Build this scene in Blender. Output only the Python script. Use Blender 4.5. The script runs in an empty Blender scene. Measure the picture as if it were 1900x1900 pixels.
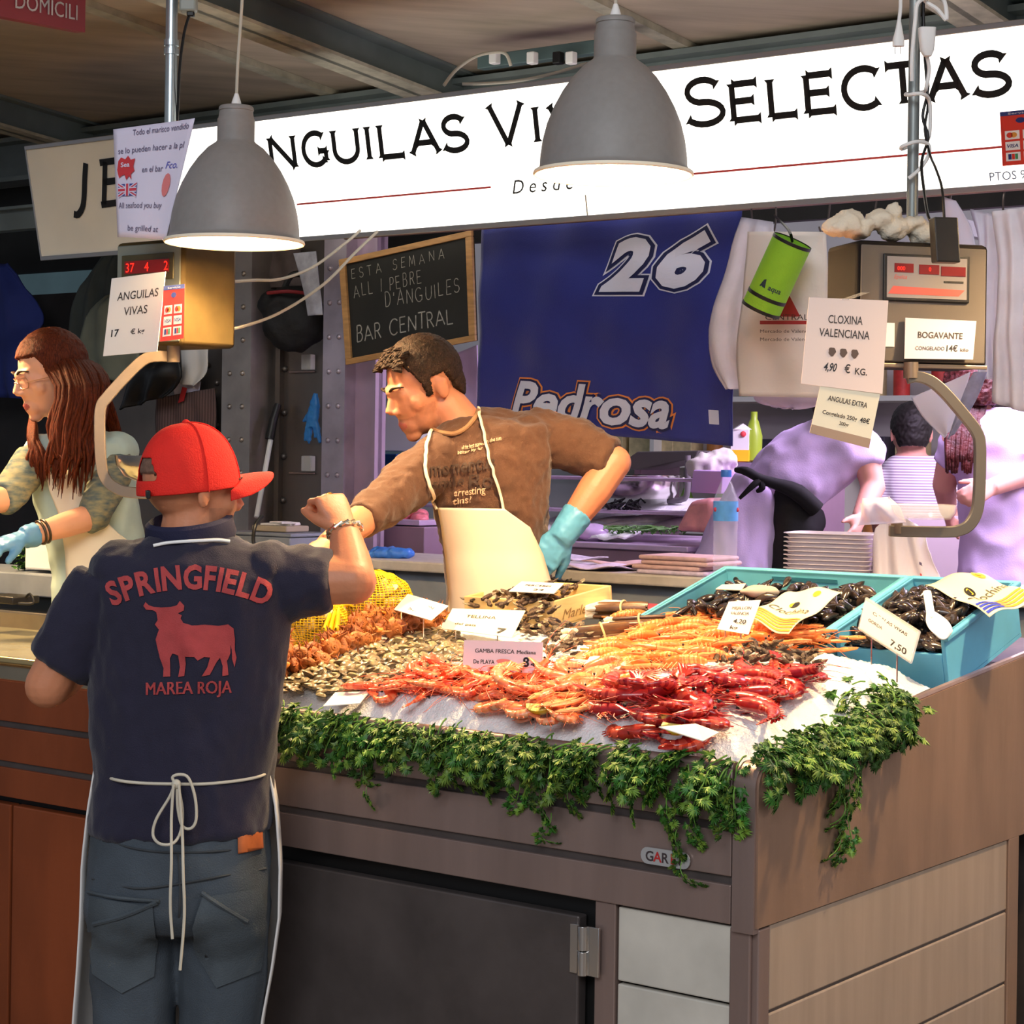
import bpy, bmesh, math, random
from mathutils import Vector as V, Matrix, noise as mnoise
from mathutils.bvhtree import BVHTree

SC = bpy.context.scene
COL = SC.collection
PI = math.pi
random.seed(7)

# ---------------------------------------------------------------- camera
F, CX, HY, ROLL, EYE = 3700.0, 950.0, 848.0, 0.014, 1.60
cam_d = bpy.data.cameras.new('camera'); cam = bpy.data.objects.new('camera', cam_d); COL.objects.link(cam)
cam_d.sensor_width = 36; cam_d.lens = F / 1900 * 36; cam_d.shift_y = (HY - 950) / 1900; cam_d.clip_start = .05
cr, sr = math.cos(ROLL), math.sin(ROLL)
cam.matrix_world = Matrix(((cr, -sr, 0, 0), (0, 0, -1, 0), (sr, cr, 0, EYE), (0, 0, 0, 1)))
SC.camera = cam

# ---------------------------------------------------------------- world, daylight of the hall, exposure
SC.view_settings.view_transform = 'Standard'; SC.view_settings.look = 'None'
SC.view_settings.exposure = 0.0; SC.view_settings.gamma = 1.0; SC.view_settings.use_curve_mapping = False
wd = bpy.data.worlds.new('hall'); SC.world = wd; wd.use_nodes = True
bg = wd.node_tree.nodes['Background']; bg.inputs[0].default_value = (.80, .86, 1.0, 1); bg.inputs[1].default_value = .25

def lamp(name, kind, loc, energy, col, size=.1, size_y=None, aim=None, spread=None, blend=None):
    d = bpy.data.lights.new(name, kind); d.energy = energy; d.color = col
    if kind == 'AREA':
        d.size = size
        if size_y: d.shape = 'RECTANGLE'; d.size_y = size_y
    else: d.shadow_soft_size = size
    if kind == 'SPOT':
        d.spot_size = spread; d.spot_blend = blend
    o = bpy.data.objects.new(name, d); COL.objects.link(o); o.location = loc
    if aim is not None: o.rotation_euler = (V(aim) - V(loc)).to_track_quat('-Z', 'Y').to_euler()
    return o

# ---------------------------------------------------------------- stall frame: s runs left-away along the counter front, t runs away from it
def ray(px, py):
    cx, cy = (px - CX) / F, (HY - py) / F
    return V((cx * cr - cy * sr, 1.0, cx * sr + cy * cr))
EYEP = V((0, 0, EYE))
def PY(px, py, Y): return EYEP + ray(px, py) * Y
U = V((-.798, .6026, 0)).normalized(); W = V((.6026, .798, 0)).normalized(); Z = V((0, 0, 1))
C0 = PY(1405, 1420, 3.6); C0.z = 0
def S(s, t, z=0.0): return C0 + U * s + W * t + Z * z
def ST(p):
    r = V((p.x, p.y, 0)) - C0
    return r.dot(U), r.dot(W)
def PT(px, py, t):
    d = ray(px, py)
    return EYEP + d * ((t + C0.dot(W)) / d.dot(W))
def PS(px, py, s):
    d = ray(px, py)
    return EYEP + d * ((s + C0.dot(U)) / d.dot(U))
def PZ(px, py, z):
    d = ray(px, py)
    return EYEP + d * ((z - EYE) / d.z)
def PP(px, py, o, n):
    d = ray(px, py)
    return EYEP + d * ((o - EYEP).dot(n) / d.dot(n))

# daylight that falls into the hall from high windows behind the visitor, and the lilac tubes of the stall behind
lamp('hall_daylight', 'AREA', (-1.5, -3.5, 5.2), 390, (.92, .95, 1.0), 5, 3, aim=(.2, 5, 1.0))
lamp('hall_daylight', 'AREA', (5.5, 1.0, 4.5), 150, (1, .90, .82), 3, 3, aim=(1.2, 4.5, .9))
lamp('stall_tubes', 'AREA', S(.2, 3.3, 2.75), 150, (.84, .66, 1.0), 2.4, .5, aim=S(.2, 3.4, 0))
lamp('stall_tubes', 'AREA', S(-.6, 5.0, 2.9), 150, (.93, .80, 1.0), 3.0, .8, aim=S(-.4, 5.2, 0))

# ---------------------------------------------------------------- materials
def lin(c):
    return tuple(((x / 255) / 12.92 if x / 255 <= .04045 else ((x / 255 + .055) / 1.055) ** 2.4) for x in c)
MATS = {}
def mat(name, col, rough=.55, metal=0.0, var=0.0, vs=8.0, bump=0.0, bs=60.0, spec=None, coat=0.0, emit=0.0, trans=0.0, ior=1.45,
        alpha=1.0, sss=0.0, rand=0.0, col2=None, stretch=None, aniso=0.0, wave=None, sheen=0.0):
    if name in MATS: return MATS[name]
    m = bpy.data.materials.new(name); m.use_nodes = True; MATS[name] = m
    nt = m.node_tree; nd = nt.nodes; lk = nt.links; b = nd['Principled BSDF']
    c = lin(col)
    b.inputs['Base Color'].default_value = (*c, 1); b.inputs['Roughness'].default_value = rough; b.inputs['Metallic'].default_value = metal
    if spec is not None: b.inputs['Specular IOR Level'].default_value = spec
    if coat: b.inputs['Coat Weight'].default_value = coat; b.inputs['Coat Roughness'].default_value = .08
    if sheen: b.inputs['Sheen Weight'].default_value = sheen
    if trans: b.inputs['Transmission Weight'].default_value = trans
    b.inputs['IOR'].default_value = ior
    if alpha < 1: b.inputs['Alpha'].default_value = alpha
    if sss: b.inputs['Subsurface Weight'].default_value = sss; b.inputs['Subsurface Radius'].default_value = (.012, .005, .003); b.inputs['Subsurface Scale'].default_value = 1
    if emit: b.inputs['Emission Color'].default_value = (*c, 1); b.inputs['Emission Strength'].default_value = emit
    tc = mp = None
    if var or bump or wave:
        tc = nd.new('ShaderNodeTexCoord'); mp = nd.new('ShaderNodeMapping'); lk.new(tc.outputs['Object'], mp.inputs[0])
        if stretch: mp.inputs['Scale'].default_value = stretch
    out = None
    if var:
        n = nd.new('ShaderNodeTexNoise'); n.inputs['Scale'].default_value = vs; n.inputs['Detail'].default_value = 5; lk.new(mp.outputs[0], n.inputs[0])
        r = nd.new('ShaderNodeValToRGB'); r.color_ramp.elements[0].position = .32; r.color_ramp.elements[1].position = .68
        a = lin(col2) if col2 else tuple(max(0, x * (1 - var)) for x in c)
        d = c if col2 else tuple(min(1, x * (1 + var)) for x in c)
        r.color_ramp.elements[0].color = (*a, 1); r.color_ramp.elements[1].color = (*d, 1)
        lk.new(n.outputs[0], r.inputs[0]); out = r.outputs[0]
    if wave:
        w = nd.new('ShaderNodeTexWave'); w.inputs['Scale'].default_value = wave[0]; w.bands_direction = wave[2]; w.inputs['Distortion'].default_value = wave[3]
        lk.new(mp.outputs[0], w.inputs[0])
        r = nd.new('ShaderNodeValToRGB'); r.color_ramp.elements[0].position = .42; r.color_ramp.elements[1].position = .58
        r.color_ramp.elements[0].color = (*c, 1); r.color_ramp.elements[1].color = (*lin(wave[1]), 1)
        lk.new(w.outputs[0], r.inputs[0]); out = r.outputs[0]
    if rand:
        oi = nd.new('ShaderNodeObjectInfo'); h = nd.new('ShaderNodeHueSaturation')
        mr = nd.new('ShaderNodeMapRange'); mr.inputs[3].default_value = 1 - rand; mr.inputs[4].default_value = 1 + rand
        mh = nd.new('ShaderNodeMapRange'); mh.inputs[3].default_value = .5 - rand * .035; mh.inputs[4].default_value = .5 + rand * .035
        lk.new(oi.outputs['Random'], mr.inputs[0]); lk.new(mr.outputs[0], h.inputs['Value'])
        lk.new(oi.outputs['Random'], mh.inputs[0]); lk.new(mh.outputs[0], h.inputs['Hue'])
        if out: lk.new(out, h.inputs['Color'])
        else: h.inputs['Color'].default_value = (*c, 1)
        out = h.outputs[0]
    if out: lk.new(out, b.inputs['Base Color'])
    if bump:
        n = nd.new('ShaderNodeTexNoise'); n.inputs['Scale'].default_value = bs; n.inputs['Detail'].default_value = 4; lk.new(mp.outputs[0], n.inputs[0])
        bp = nd.new('ShaderNodeBump'); bp.inputs['Strength'].default_value = bump; bp.inputs['Distance'].default_value = .01
        lk.new(n.outputs[0], bp.inputs['Height']); lk.new(bp.outputs[0], b.inputs['Normal'])
    return m

# ---------------------------------------------------------------- mesh builder
def frame(d, up=Z):
    d = V(d).normalized()
    x = d.cross(up)
    if x.length < 1e-4: x = d.cross(V((1, 0, 0)))
    x.normalize(); y = x.cross(d).normalized()
    return x, y, d
def smoothpath(pts, k=4):
    pts = [V(p) for p in pts]
    if len(pts) < 3: return pts
    out = []
    for i in range(len(pts) - 1):
        p0 = pts[max(i - 1, 0)]; p1 = pts[i]; p2 = pts[i + 1]; p3 = pts[min(i + 2, len(pts) - 1)]
        for j in range(k):
            t = j / k
            out.append(.5 * ((2 * p1) + (-p0 + p2) * t + (2 * p0 - 5 * p1 + 4 * p2 - p3) * t * t + (-p0 + 3 * p1 - 3 * p2 + p3) * t ** 3))
    out.append(pts[-1]); return out
def lerpl(a, n):
    out = []
    for i in range(n):
        f = i / max(n - 1, 1) * (len(a) - 1); k = min(int(f), len(a) - 2) if len(a) > 1 else 0
        out.append(a[k] + (a[min(k + 1, len(a) - 1)] - a[k]) * (f - k))
    return out
class MB:
    def __init__(s): s.v = []; s.f = []; s.m = []
    def add(s, vs, fs, mi=0):
        n = len(s.v); s.v += [V(v) for v in vs]; s.f += [tuple(i + n for i in f) for f in fs]; s.m += [mi] * len(fs); return s
    def obox(s, o, a, b, c, mi=0):
        o, a, b, c = V(o), V(a), V(b), V(c)
        if a.cross(b).dot(c) < 0: a, b = b, a
        vs = [o, o + a, o + a + b, o + b, o + c, o + a + c, o + a + b + c, o + b + c]
        return s.add(vs, [(3, 2, 1, 0), (4, 5, 6, 7), (0, 1, 5, 4), (1, 2, 6, 5), (2, 3, 7, 6), (3, 0, 4, 7)], mi)
    def cbox(s, c, a, b, d, mi=0):
        a, b, d = V(a), V(b), V(d); return s.obox(V(c) - (a + b + d) / 2, a, b, d, mi)
    def sbox(s, s0, s1, t0, t1, z0, z1, mi=0):
        return s.obox(S(s0, t0, z0), U * (s1 - s0), W * (t1 - t0), Z * (z1 - z0), mi)
    def tube(s, pts, rad, n=8, mi=0, sm=0, flat=1.0, up=Z, closed=False, cap=True):
        if sm:
            pts = smoothpath(pts, sm)
        pts = [V(p) for p in pts]; k = len(pts)
        rad = lerpl(list(rad), k) if isinstance(rad, (list, tuple)) else [rad] * k
        vs = []; x = None
        for i, p in enumerate(pts):
            d = (pts[(i + 1) % k] - pts[i - 1]) if closed else (pts[min(i + 1, k - 1)] - pts[max(i - 1, 0)])
            if d.length < 1e-9: d = V((0, 0, 1))
            d.normalize()
            if x is None: x, y, _ = frame(d, up)
            else:
                x = x - d * x.dot(d)
                if x.length < 1e-6: x = frame(d, up)[0]
                x.normalize(); y = x.cross(d)
            for j in range(n):
                a = 2 * PI * j / n
                vs.append(p + x * (math.cos(a) * rad[i]) + y * (math.sin(a) * rad[i] * flat))
        fs = []
        for i in range(k if closed else k - 1):
            for j in range(n):
                a = i * n + j; b = i * n + (j + 1) % n; i2 = (i + 1) % k
                fs.append((a, b, i2 * n + (j + 1) % n, i2 * n + j))
        if cap and not closed:
            fs.append(tuple(range(n - 1, -1, -1))); fs.append(tuple((k - 1) * n + j for j in range(n)))
        return s.add(vs, fs, mi)
    def loft(s, rings, n=24, mi=0, p=2.4, cap=True):
        # rings: (centre, half-axis vector a, half-axis vector b), superellipse sections
        vs = []
        for c, a, b in rings:
            c, a, b = V(c), V(a), V(b)
            for j in range(n):
                q = 2 * PI * j / n; co, si = math.cos(q), math.sin(q)
                vs.append(c + a * (abs(co) ** (2 / p) * (1 if co >= 0 else -1)) + b * (abs(si) ** (2 / p) * (1 if si >= 0 else -1)))
        fs = [(i * n + j, i * n + (j + 1) % n, (i + 1) * n + (j + 1) % n, (i + 1) * n + j) for i in range(len(rings) - 1) for j in range(n)]
        if cap: fs += [tuple(range(n - 1, -1, -1)), tuple((len(rings) - 1) * n + j for j in range(n))]
        return s.add(vs, fs, mi)
    def lathe(s, prof, n=32, M=None, mi=0, closed=False):
        M = M or Matrix.Identity(4); vs = []
        for r, z in prof:
            for j in range(n):
                a = 2 * PI * j / n; vs.append(M @ V((r * math.cos(a), r * math.sin(a), z)))
        k = len(prof); fs = []
        for i in range(k if closed else k - 1):
            i2 = (i + 1) % k
            for j in range(n): fs.append((i * n + j, i * n + (j + 1) % n, i2 * n + (j + 1) % n, i2 * n + j))
        return s.add(vs, fs, mi)
    def ell(s, c, r, M=None, nu=14, nv=8, mi=0):
        c = V(c); r = (r, r, r) if isinstance(r, (int, float)) else r; vs = [V((0, 0, -r[2]))]
        for i in range(1, nv):
            th = -PI / 2 + PI * i / nv
            for j in range(nu):
                a = 2 * PI * j / nu
                vs.append(V((r[0] * math.cos(th) * math.cos(a), r[1] * math.cos(th) * math.sin(a), r[2] * math.sin(th))))
        vs.append(V((0, 0, r[2])))
        if M: vs = [M @ v for v in vs]
        vs = [v + c for v in vs]; fs = []
        for j in range(nu):
            fs.append((0, 1 + (j + 1) % nu, 1 + j)); L = 1 + (nv - 2) * nu; fs.append((L + j, L + (j + 1) % nu, len(vs) - 1))
        for i in range(nv - 2):
            for j in range(nu): fs.append((1 + i * nu + j, 1 + i * nu + (j + 1) % nu, 1 + (i + 1) * nu + (j + 1) % nu, 1 + (i + 1) * nu + j))
        return s.add(vs, fs, mi)
    def prism(s, poly, vec, mi=0):
        poly = [V(p) for p in poly]; n = len(poly); vec = V(vec)
        vs = poly + [p + vec for p in poly]
        return s.add(vs, [tuple(range(n - 1, -1, -1)), tuple(range(n, 2 * n))] + [(i, (i + 1) % n, n + (i + 1) % n, n + i) for i in range(n)], mi)
    def grid(s, fn, nu, nv, mi=0):
        vs = [V(fn(i / nu, j / nv)) for j in range(nv + 1) for i in range(nu + 1)]
        return s.add(vs, [(j * (nu + 1) + i, j * (nu + 1) + i + 1, (j + 1) * (nu + 1) + i + 1, (j + 1) * (nu + 1) + i) for j in range(nv) for i in range(nu)], mi)
    def build(s, name, mats, parent=None, smooth=True, bevel=0.0, solid=0.0, sub=0, local=False, ang=40):
        me = bpy.data.meshes.new(name); o = bpy.data.objects.new(name, me); COL.objects.link(o)
        off = V((0, 0, 0))
        if parent is not None:
            o.parent = parent
            if not local: off = wloc(parent)
        elif not local and s.v:
            xs = [v.x for v in s.v]; ys = [v.y for v in s.v]
            off = V(((min(xs) + max(xs)) / 2, (min(ys) + max(ys)) / 2, min(v.z for v in s.v))); o.location = off
        me.from_pydata([v - off for v in s.v], [], s.f)
        for m in (mats if isinstance(mats, (list, tuple)) else [mats]): me.materials.append(m)
        me.polygons.foreach_set('material_index', s.m)
        me.update()
        if smooth:
            me.polygons.foreach_set('use_smooth', [True] * len(me.polygons))
            if ang < 180: me.set_sharp_from_angle(angle=math.radians(ang))
        if solid: md = o.modifiers.new('solid', 'SOLIDIFY'); md.thickness = abs(solid); md.offset = 1 if solid > 0 else -1
        if bevel: md = o.modifiers.new('bevel', 'BEVEL'); md.width = bevel; md.segments = 2; md.limit_method = 'ANGLE'
        if sub: md = o.modifiers.new('sub', 'SUBSURF'); md.levels = sub; md.render_levels = sub
        return o
def wloc(o):
    r = V((0, 0, 0))
    while o is not None: r += o.location; o = o.parent
    return r
def tag(o, label=None, cat=None, group=None, kind=None):
    if label: o['label'] = label
    if cat: o['category'] = cat
    if group: o['group'] = group
    if kind: o['kind'] = kind
    return o
def thing(name, label, cat, loc=(0, 0, 0), group=None):
    o = bpy.data.objects.new(name, None); COL.objects.link(o); o.location = loc; o.empty_display_size = .05
    return tag(o, label, cat, group)
def struct(o): o['kind'] = 'structure'; return o
def kids(o): return [c for c in COL.objects if c.parent == o]
def dup(o, M, label=None, group=None):
    ks = KID.setdefault(o.name, kids(o))
    c = o.copy(); COL.objects.link(c); c.matrix_world = M
    if label: c['label'] = label
    if group: c['group'] = group
    for k in ks:
        d = k.copy(); COL.objects.link(d); d.parent = c; d.matrix_parent_inverse = k.matrix_parent_inverse.copy()
    return c
KID = {}
def TRS(loc, rot=(0, 0, 0), sc=1.0):
    from mathutils import Euler
    s3 = (sc, sc, sc) if isinstance(sc, (int, float)) else sc
    return Matrix.Translation(loc) @ Euler(rot).to_matrix().to_4x4() @ Matrix.Diagonal((*s3, 1))

# ---------------------------------------------------------------- lettering
_tc = {}
def text2d(txt, bold=0.0, shear=0.0, align='CENTER', res=3):
    k = (txt, bold, shear, align)
    if k in _tc: return _tc[k]
    if bold and 'M' in txt:      # thicken by shifted copies: a widened M folds over itself
        vs, fs = text2d(txt, 0.0, shear, align); n = len(vs); d = (-bold * .8, 0, bold * .8)
        r = ([(a + q, b) for q in d for a, b in vs], [tuple(i + n * j for i in f) for j in range(3) for f in fs]); _tc[k] = r; return r
    c = bpy.data.curves.new('lettering', 'FONT'); c.body = txt; c.size = 1; c.offset = bold; c.shear = shear; c.align_x = align; c.resolution_u = res
    o = bpy.data.objects.new('lettering', c); COL.objects.link(o)
    bpy.context.view_layer.update()
    dg = bpy.context.evaluated_depsgraph_get(); me = bpy.data.meshes.new_from_object(o.evaluated_get(dg))
    r = ([(v.co.x, v.co.y) for v in me.vertices], [tuple(p.vertices) for p in me.polygons])
    bpy.data.objects.remove(o); bpy.data.curves.remove(c); bpy.data.meshes.remove(me)
    _tc[k] = r; return r
def put_text(mb, txt, fn, h=None, w=None, bold=0.0, shear=0.0, x=0.0, y=0.0, align='CENTER', mi=0):
    """h: letter size; w: fit to this total width; fn(x, y) -> point"""
    vs, fs = text2d(txt, bold, shear, align)
    xs = [v[0] for v in vs]; wd_ = max(xs) - min(xs)
    sx = (w / wd_) if w else h
    sy = h if h else sx
    x0 = (min(xs) + max(xs)) / 2 if align == 'CENTER' else 0
    mb.add([fn(x + (a - x0) * sx, y + b * sy) for a, b in vs], fs, mi)
def fine2d(vs, fs, step):
    bm = bmesh.new(); bv = [bm.verts.new((a, b, 0)) for a, b in vs]
    for f in fs:
        try: bm.faces.new([bv[i] for i in f])
        except ValueError: pass
    for ax in (0, 1):
        lo = min(v[ax] for v in vs); hi = max(v[ax] for v in vs); q = lo + step
        while q < hi:
            n = [0, 0, 0]; n[ax] = 1; co = [0, 0, 0]; co[ax] = q
            bmesh.ops.bisect_plane(bm, geom=bm.verts[:] + bm.edges[:] + bm.faces[:], plane_co=co, plane_no=n, dist=1e-6); q += step
    bmesh.ops.triangulate(bm, faces=bm.faces[:]); bm.verts.index_update()
    r = ([(v.co.x, v.co.y) for v in bm.verts], [tuple(v.index for v in f.verts) for f in bm.faces]); bm.free(); return r
def poly2d(pts):
    from mathutils.geometry import tessellate_polygon
    t = tessellate_polygon([[V((a, b, 0)) for a, b in pts]]); return pts, [tuple(f) for f in t]
def arc(cx, cy, rx, ry, a0, a1, n=14):
    return [(cx + rx * math.cos(math.radians(a0 + (a1 - a0) * i / n)), cy + ry * math.sin(math.radians(a0 + (a1 - a0) * i / n))) for i in range(n + 1)]
STROKES = {   # strokes in a unit-high box, and the width
 'A': ([[(0, 0), (.42, 1)], [(.42, 1), (.84, 0)], [(.15, .33), (.69, .33)]], .84), 'N': ([[(.04, 0), (.04, 1)], [(.04, 1), (.76, 0)], [(.76, 0), (.76, 1)]], .8),
 'G': ([arc(.47, .5, .45, .5, 48, 318, 22), [(.84, .1), (.84, .42)], [(.55, .42), (.9, .42)]], .9), 'U': ([[(.03, 1), (.03, .38)] + arc(.39, .38, .36, .38, 180, 360, 12) + [(.75, 1)]], .78),
 'I': ([[(.05, 0), (.05, 1)]], .1), 'L': ([[(.04, 1), (.04, 0)], [(.04, .02), (.6, .02)]], .62), 'S': ([arc(.32, .745, .27, .255, 25, 270, 14)[:-1] + arc(.32, .25, .32, .25, 90, -155, 14)], .64),
 'V': ([[(0, 1), (.42, 0)], [(.42, 0), (.84, 1)]], .84), 'E': ([[(.04, 0), (.04, 1)], [(.04, .98), (.58, .98)], [(.04, .52), (.5, .52)], [(.04, .02), (.62, .02)]], .62),
 'C': ([arc(.47, .5, .45, .5, 45, 315, 22)], .85), 'T': ([[(.36, 0), (.36, 1)], [(0, .98), (.72, .98)]], .72), 'M': ([[(.03, 0), (.12, 1)], [(.12, 1), (.44, .2)], [(.44, .2), (.76, 1)], [(.76, 1), (.85, 0)]], .88),
 'P': ([[(.04, 0), (.04, 1)], [(.04, 1), (.3, 1)] + arc(.3, .73, .25, .27, 90, -90, 8) + [(.04, .46)]], .58), 'B': ([[(.04, 0), (.04, 1)], [(.04, 1), (.28, 1)] + arc(.28, .77, .22, .23, 90, -90, 8) + [(.04, .54)], [(.28, .54)] + arc(.3, .27, .28, .27, 90, -90, 8) + [(.04, 0)]], .62),
 'R': ([[(.04, 0), (.04, 1)], [(.04, 1), (.3, 1)] + arc(.3, .75, .24, .25, 90, -90, 8) + [(.04, .5)], [(.28, .5), (.62, 0)]], .64), 'D': ([[(.04, 0), (.04, 1)], [(.04, 1), (.25, 1)] + arc(.25, .5, .42, .5, 90, -90, 12) + [(.04, 0)]], .7),
 "'": ([[(.05, 1), (.02, .75)]], .1), ' ': ([], .45), 'J': ([[(.4, 1), (.4, .2)] + arc(.2, .2, .2, .2, 0, -130, 8)], .45), 'H': ([[(.04, 0), (.04, 1)], [(.72, 0), (.72, 1)], [(.04, .5), (.72, .5)]], .76), 'O': ([arc(.45, .5, .43, .5, 0, 360, 24)], .9),
 'e': ([[(.08, .3), (.45, .36)] + arc(.28, .3, .2, .28, 10, 300, 12)], .5)}
def stroke(mb, pts, w, fn, flare=0.0, mi=0, k=1.0):
    pts = [V((p[0], p[1], 0)) for p in pts]
    L = [0]
    for a, b in zip(pts, pts[1:]): L.append(L[-1] + (b - a).length)
    T = max(L[-1], 1e-6)
    if flare:
        ext = []
        for q in (.0, flare * .9, T - flare * .9, T):
            for i in range(len(pts) - 1):
                if L[i] - 1e-6 <= q <= L[i + 1] + 1e-6: ext.append((q, pts[i].lerp(pts[i + 1], (q - L[i]) / max(L[i + 1] - L[i], 1e-6)))); break
        al = sorted([(l, p) for l, p in zip(L, pts)] + ext, key=lambda e: e[0])
        cl = [al[0]]
        for e in al[1:]:
            if e[0] - cl[-1][0] > 1e-4: cl.append(e)
        pts = [p for _, p in cl]; L = [l for l, _ in cl]
    vs = []
    for i, p in enumerate(pts):
        d = (pts[min(i + 1, len(pts) - 1)] - pts[max(i - 1, 0)]).normalized(); n = V((-d.y, d.x, 0))
        ww = w * (1 + (.8 if flare and (i == 0 or i == len(pts) - 1) else 0)) / 2
        vs += [fn(*(p + n * ww).xy), fn(*(p - n * ww).xy)]
    mb.add(vs, [(2 * i, 2 * i + 1, 2 * i + 3, 2 * i + 2) for i in range(len(pts) - 1)], mi)
def put_strokes(mb, txt, fn, h, x=0.0, y=0.0, w=.1, flare=.0, gap=.2, sx=1.0, jit=0.0, mi=0):
    for ch in txt:
        st, wd_ = STROKES[ch]
        jy = random.uniform(-jit, jit); jh = 1 + random.uniform(-jit, jit); js = random.uniform(-jit, jit)
        for p in st: stroke(mb, [(x + (a * sx + b * js) * h, y + (b * jh + jy) * h) for a, b in p], w * h, fn, flare * h, mi)
        x += (wd_ * sx + gap) * h
    return x
def plane_fn(o, ex, ey, off=0.0):
    o, ex, ey = V(o), V(ex).normalized(), V(ey).normalized(); n = ex.cross(ey) * off
    return lambda x, y: o + ex * x + ey * y + n
def quad_fn(tl, tr, br, bl, off):
    """unit square (x right 0..1, y up 0..1) onto a quad, lifted along its normal"""
    tl, tr, br, bl = V(tl), V(tr), V(br), V(bl); n = (tr - bl).cross(tl - br); n.normalize()
    if n.dot(EYEP - tl) < 0: n = -n
    return lambda x, y: (bl * (1 - x) + br * x) * (1 - y) + (tl * (1 - x) + tr * x) * y + n * off
def remeshed(mb, voxel, smooth=6, fac=.5):
    """union of closed shapes as one continuous skin: returns an MB"""
    me = bpy.data.meshes.new('tmp'); me.from_pydata([tuple(v) for v in mb.v], [], mb.f); me.update()
    bm = bmesh.new(); bm.from_mesh(me); bmesh.ops.recalc_face_normals(bm, faces=bm.faces); bm.to_mesh(me); bm.free()
    o = bpy.data.objects.new('tmp', me); COL.objects.link(o)
    r = o.modifiers.new('r', 'REMESH'); r.mode = 'VOXEL'; r.voxel_size = voxel; r.adaptivity = 0
    if smooth: k = o.modifiers.new('k', 'SMOOTH'); k.iterations = smooth; k.factor = fac
    bpy.context.view_layer.update(); dg = bpy.context.evaluated_depsgraph_get()
    m2 = bpy.data.meshes.new_from_object(o.evaluated_get(dg))
    out = MB(); out.add([v.co.copy() for v in m2.vertices], [tuple(p.vertices) for p in m2.polygons])
    bpy.data.objects.remove(o); bpy.data.meshes.remove(me); bpy.data.meshes.remove(m2)
    return out
def wrinkle(mb, amp, freq, stretch=(1, 1, 1), seed=0.0):
    me = bpy.data.meshes.new('tmp'); me.from_pydata([tuple(v) for v in mb.v], [], mb.f); me.update()
    for i, v in enumerate(me.vertices):
        q = V((v.co.x * stretch[0], v.co.y * stretch[1], v.co.z * stretch[2])) * freq + V((seed, seed * 1.7, -seed))
        mb.v[i] = mb.v[i] + v.normal * (amp * (1 - 2 * abs(mnoise.noise(q))) * 1.0 + amp * .6 * mnoise.noise(q * 2.3))
    bpy.data.meshes.remove(me); return mb
def bvh(mb): return BVHTree.FromPolygons([tuple(v) for v in mb.v], mb.f)
# ================================================================ THE SETTING
m_floor = mat('floor_tiles', (120, 112, 104), .35, var=.25, vs=3)
m_plat = mat('wet_boards', (90, 80, 70), .5, var=.2, vs=5)
m_ceil = mat('ceiling_boards', (184, 168, 148), .65, var=.16, vs=2.2, stretch=(1, 6, 1))
m_beam = mat('painted_beam', (112, 122, 120), .5, var=.15, vs=6)
m_beamb = mat('painted_flange', (176, 170, 150), .5, var=.2, vs=20)
m_dark = mat('dark_panel', (38, 40, 40), .7, var=.3, vs=4)
m_steel = mat('brushed_steel', (150, 128, 120), .40, .55, var=.10, vs=14, stretch=(1, 1, .12), bump=.04, bs=90)
m_steelp = mat('brushed_steel_panel', (152, 122, 102), .46, .5, var=.16, vs=9, stretch=(1, 1, .25), bump=.06, bs=50)
m_steeld = mat('dull_steel', (92, 84, 82), .42, .55, var=.22, vs=6, bump=.05, bs=40)
m_bright = mat('bright_steel', (215, 212, 208), .16, 1.0)
m_warmref = mat('steel_warm_reflection', (142, 72, 40), .40, .45, var=.25, vs=5, stretch=(1, 1, .3), bump=.04, bs=60)  # steel whose warm reflection is put into the base colour
m_marble = mat('white_marble', (196, 190, 178), .4, var=.12, vs=7)
m_marbleb = mat('stained_marble', (152, 134, 118), .5, var=.09, vs=7, stretch=(4, 4, .35))
m_black = mat('black', (14, 13, 13), .5)
m_blackp = mat('black_plastic', (22, 21, 21), .4)
m_rivet = mat('rivet_steel', (170, 160, 152), .38, .8, var=.18, vs=7, bump=.08, bs=30)
m_lilac = mat('lilac_steel', (176, 152, 172), .4, .35, var=.12, vs=5)
m_stone = mat('grey_stone', (128, 134, 142), .5, var=.15, vs=9)
m_stonee = mat('stone_edge', (190, 182, 172), .45, var=.12, vs=20)
m_wallb = mat('pale_wall', (206, 200, 204), .7, var=.1, vs=2)
m_white = mat('white_paint', (238, 236, 232), .5)

mb = MB(); mb.obox((-14, -8, -.05), (28, 0, 0), (0, 30, 0), (0, 0, .05)); struct(mb.build('floor', m_floor, smooth=False))
mb = MB(); mb.sbox(-1.2, 6.5, .86, 7.4, 0.002, .2); struct(mb.build('floor_platform', m_plat, smooth=False))
zc = lambda t: 3.0 + .09 * (2.7 - t)
mb = MB(); a = S(-2.5, 2.9, zc(2.9)); mb.obox(a, U * 10, S(-2.5, -.2, zc(-.2)) - a, Z * .04); struct(mb.build('ceiling', m_ceil, smooth=False))
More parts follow.
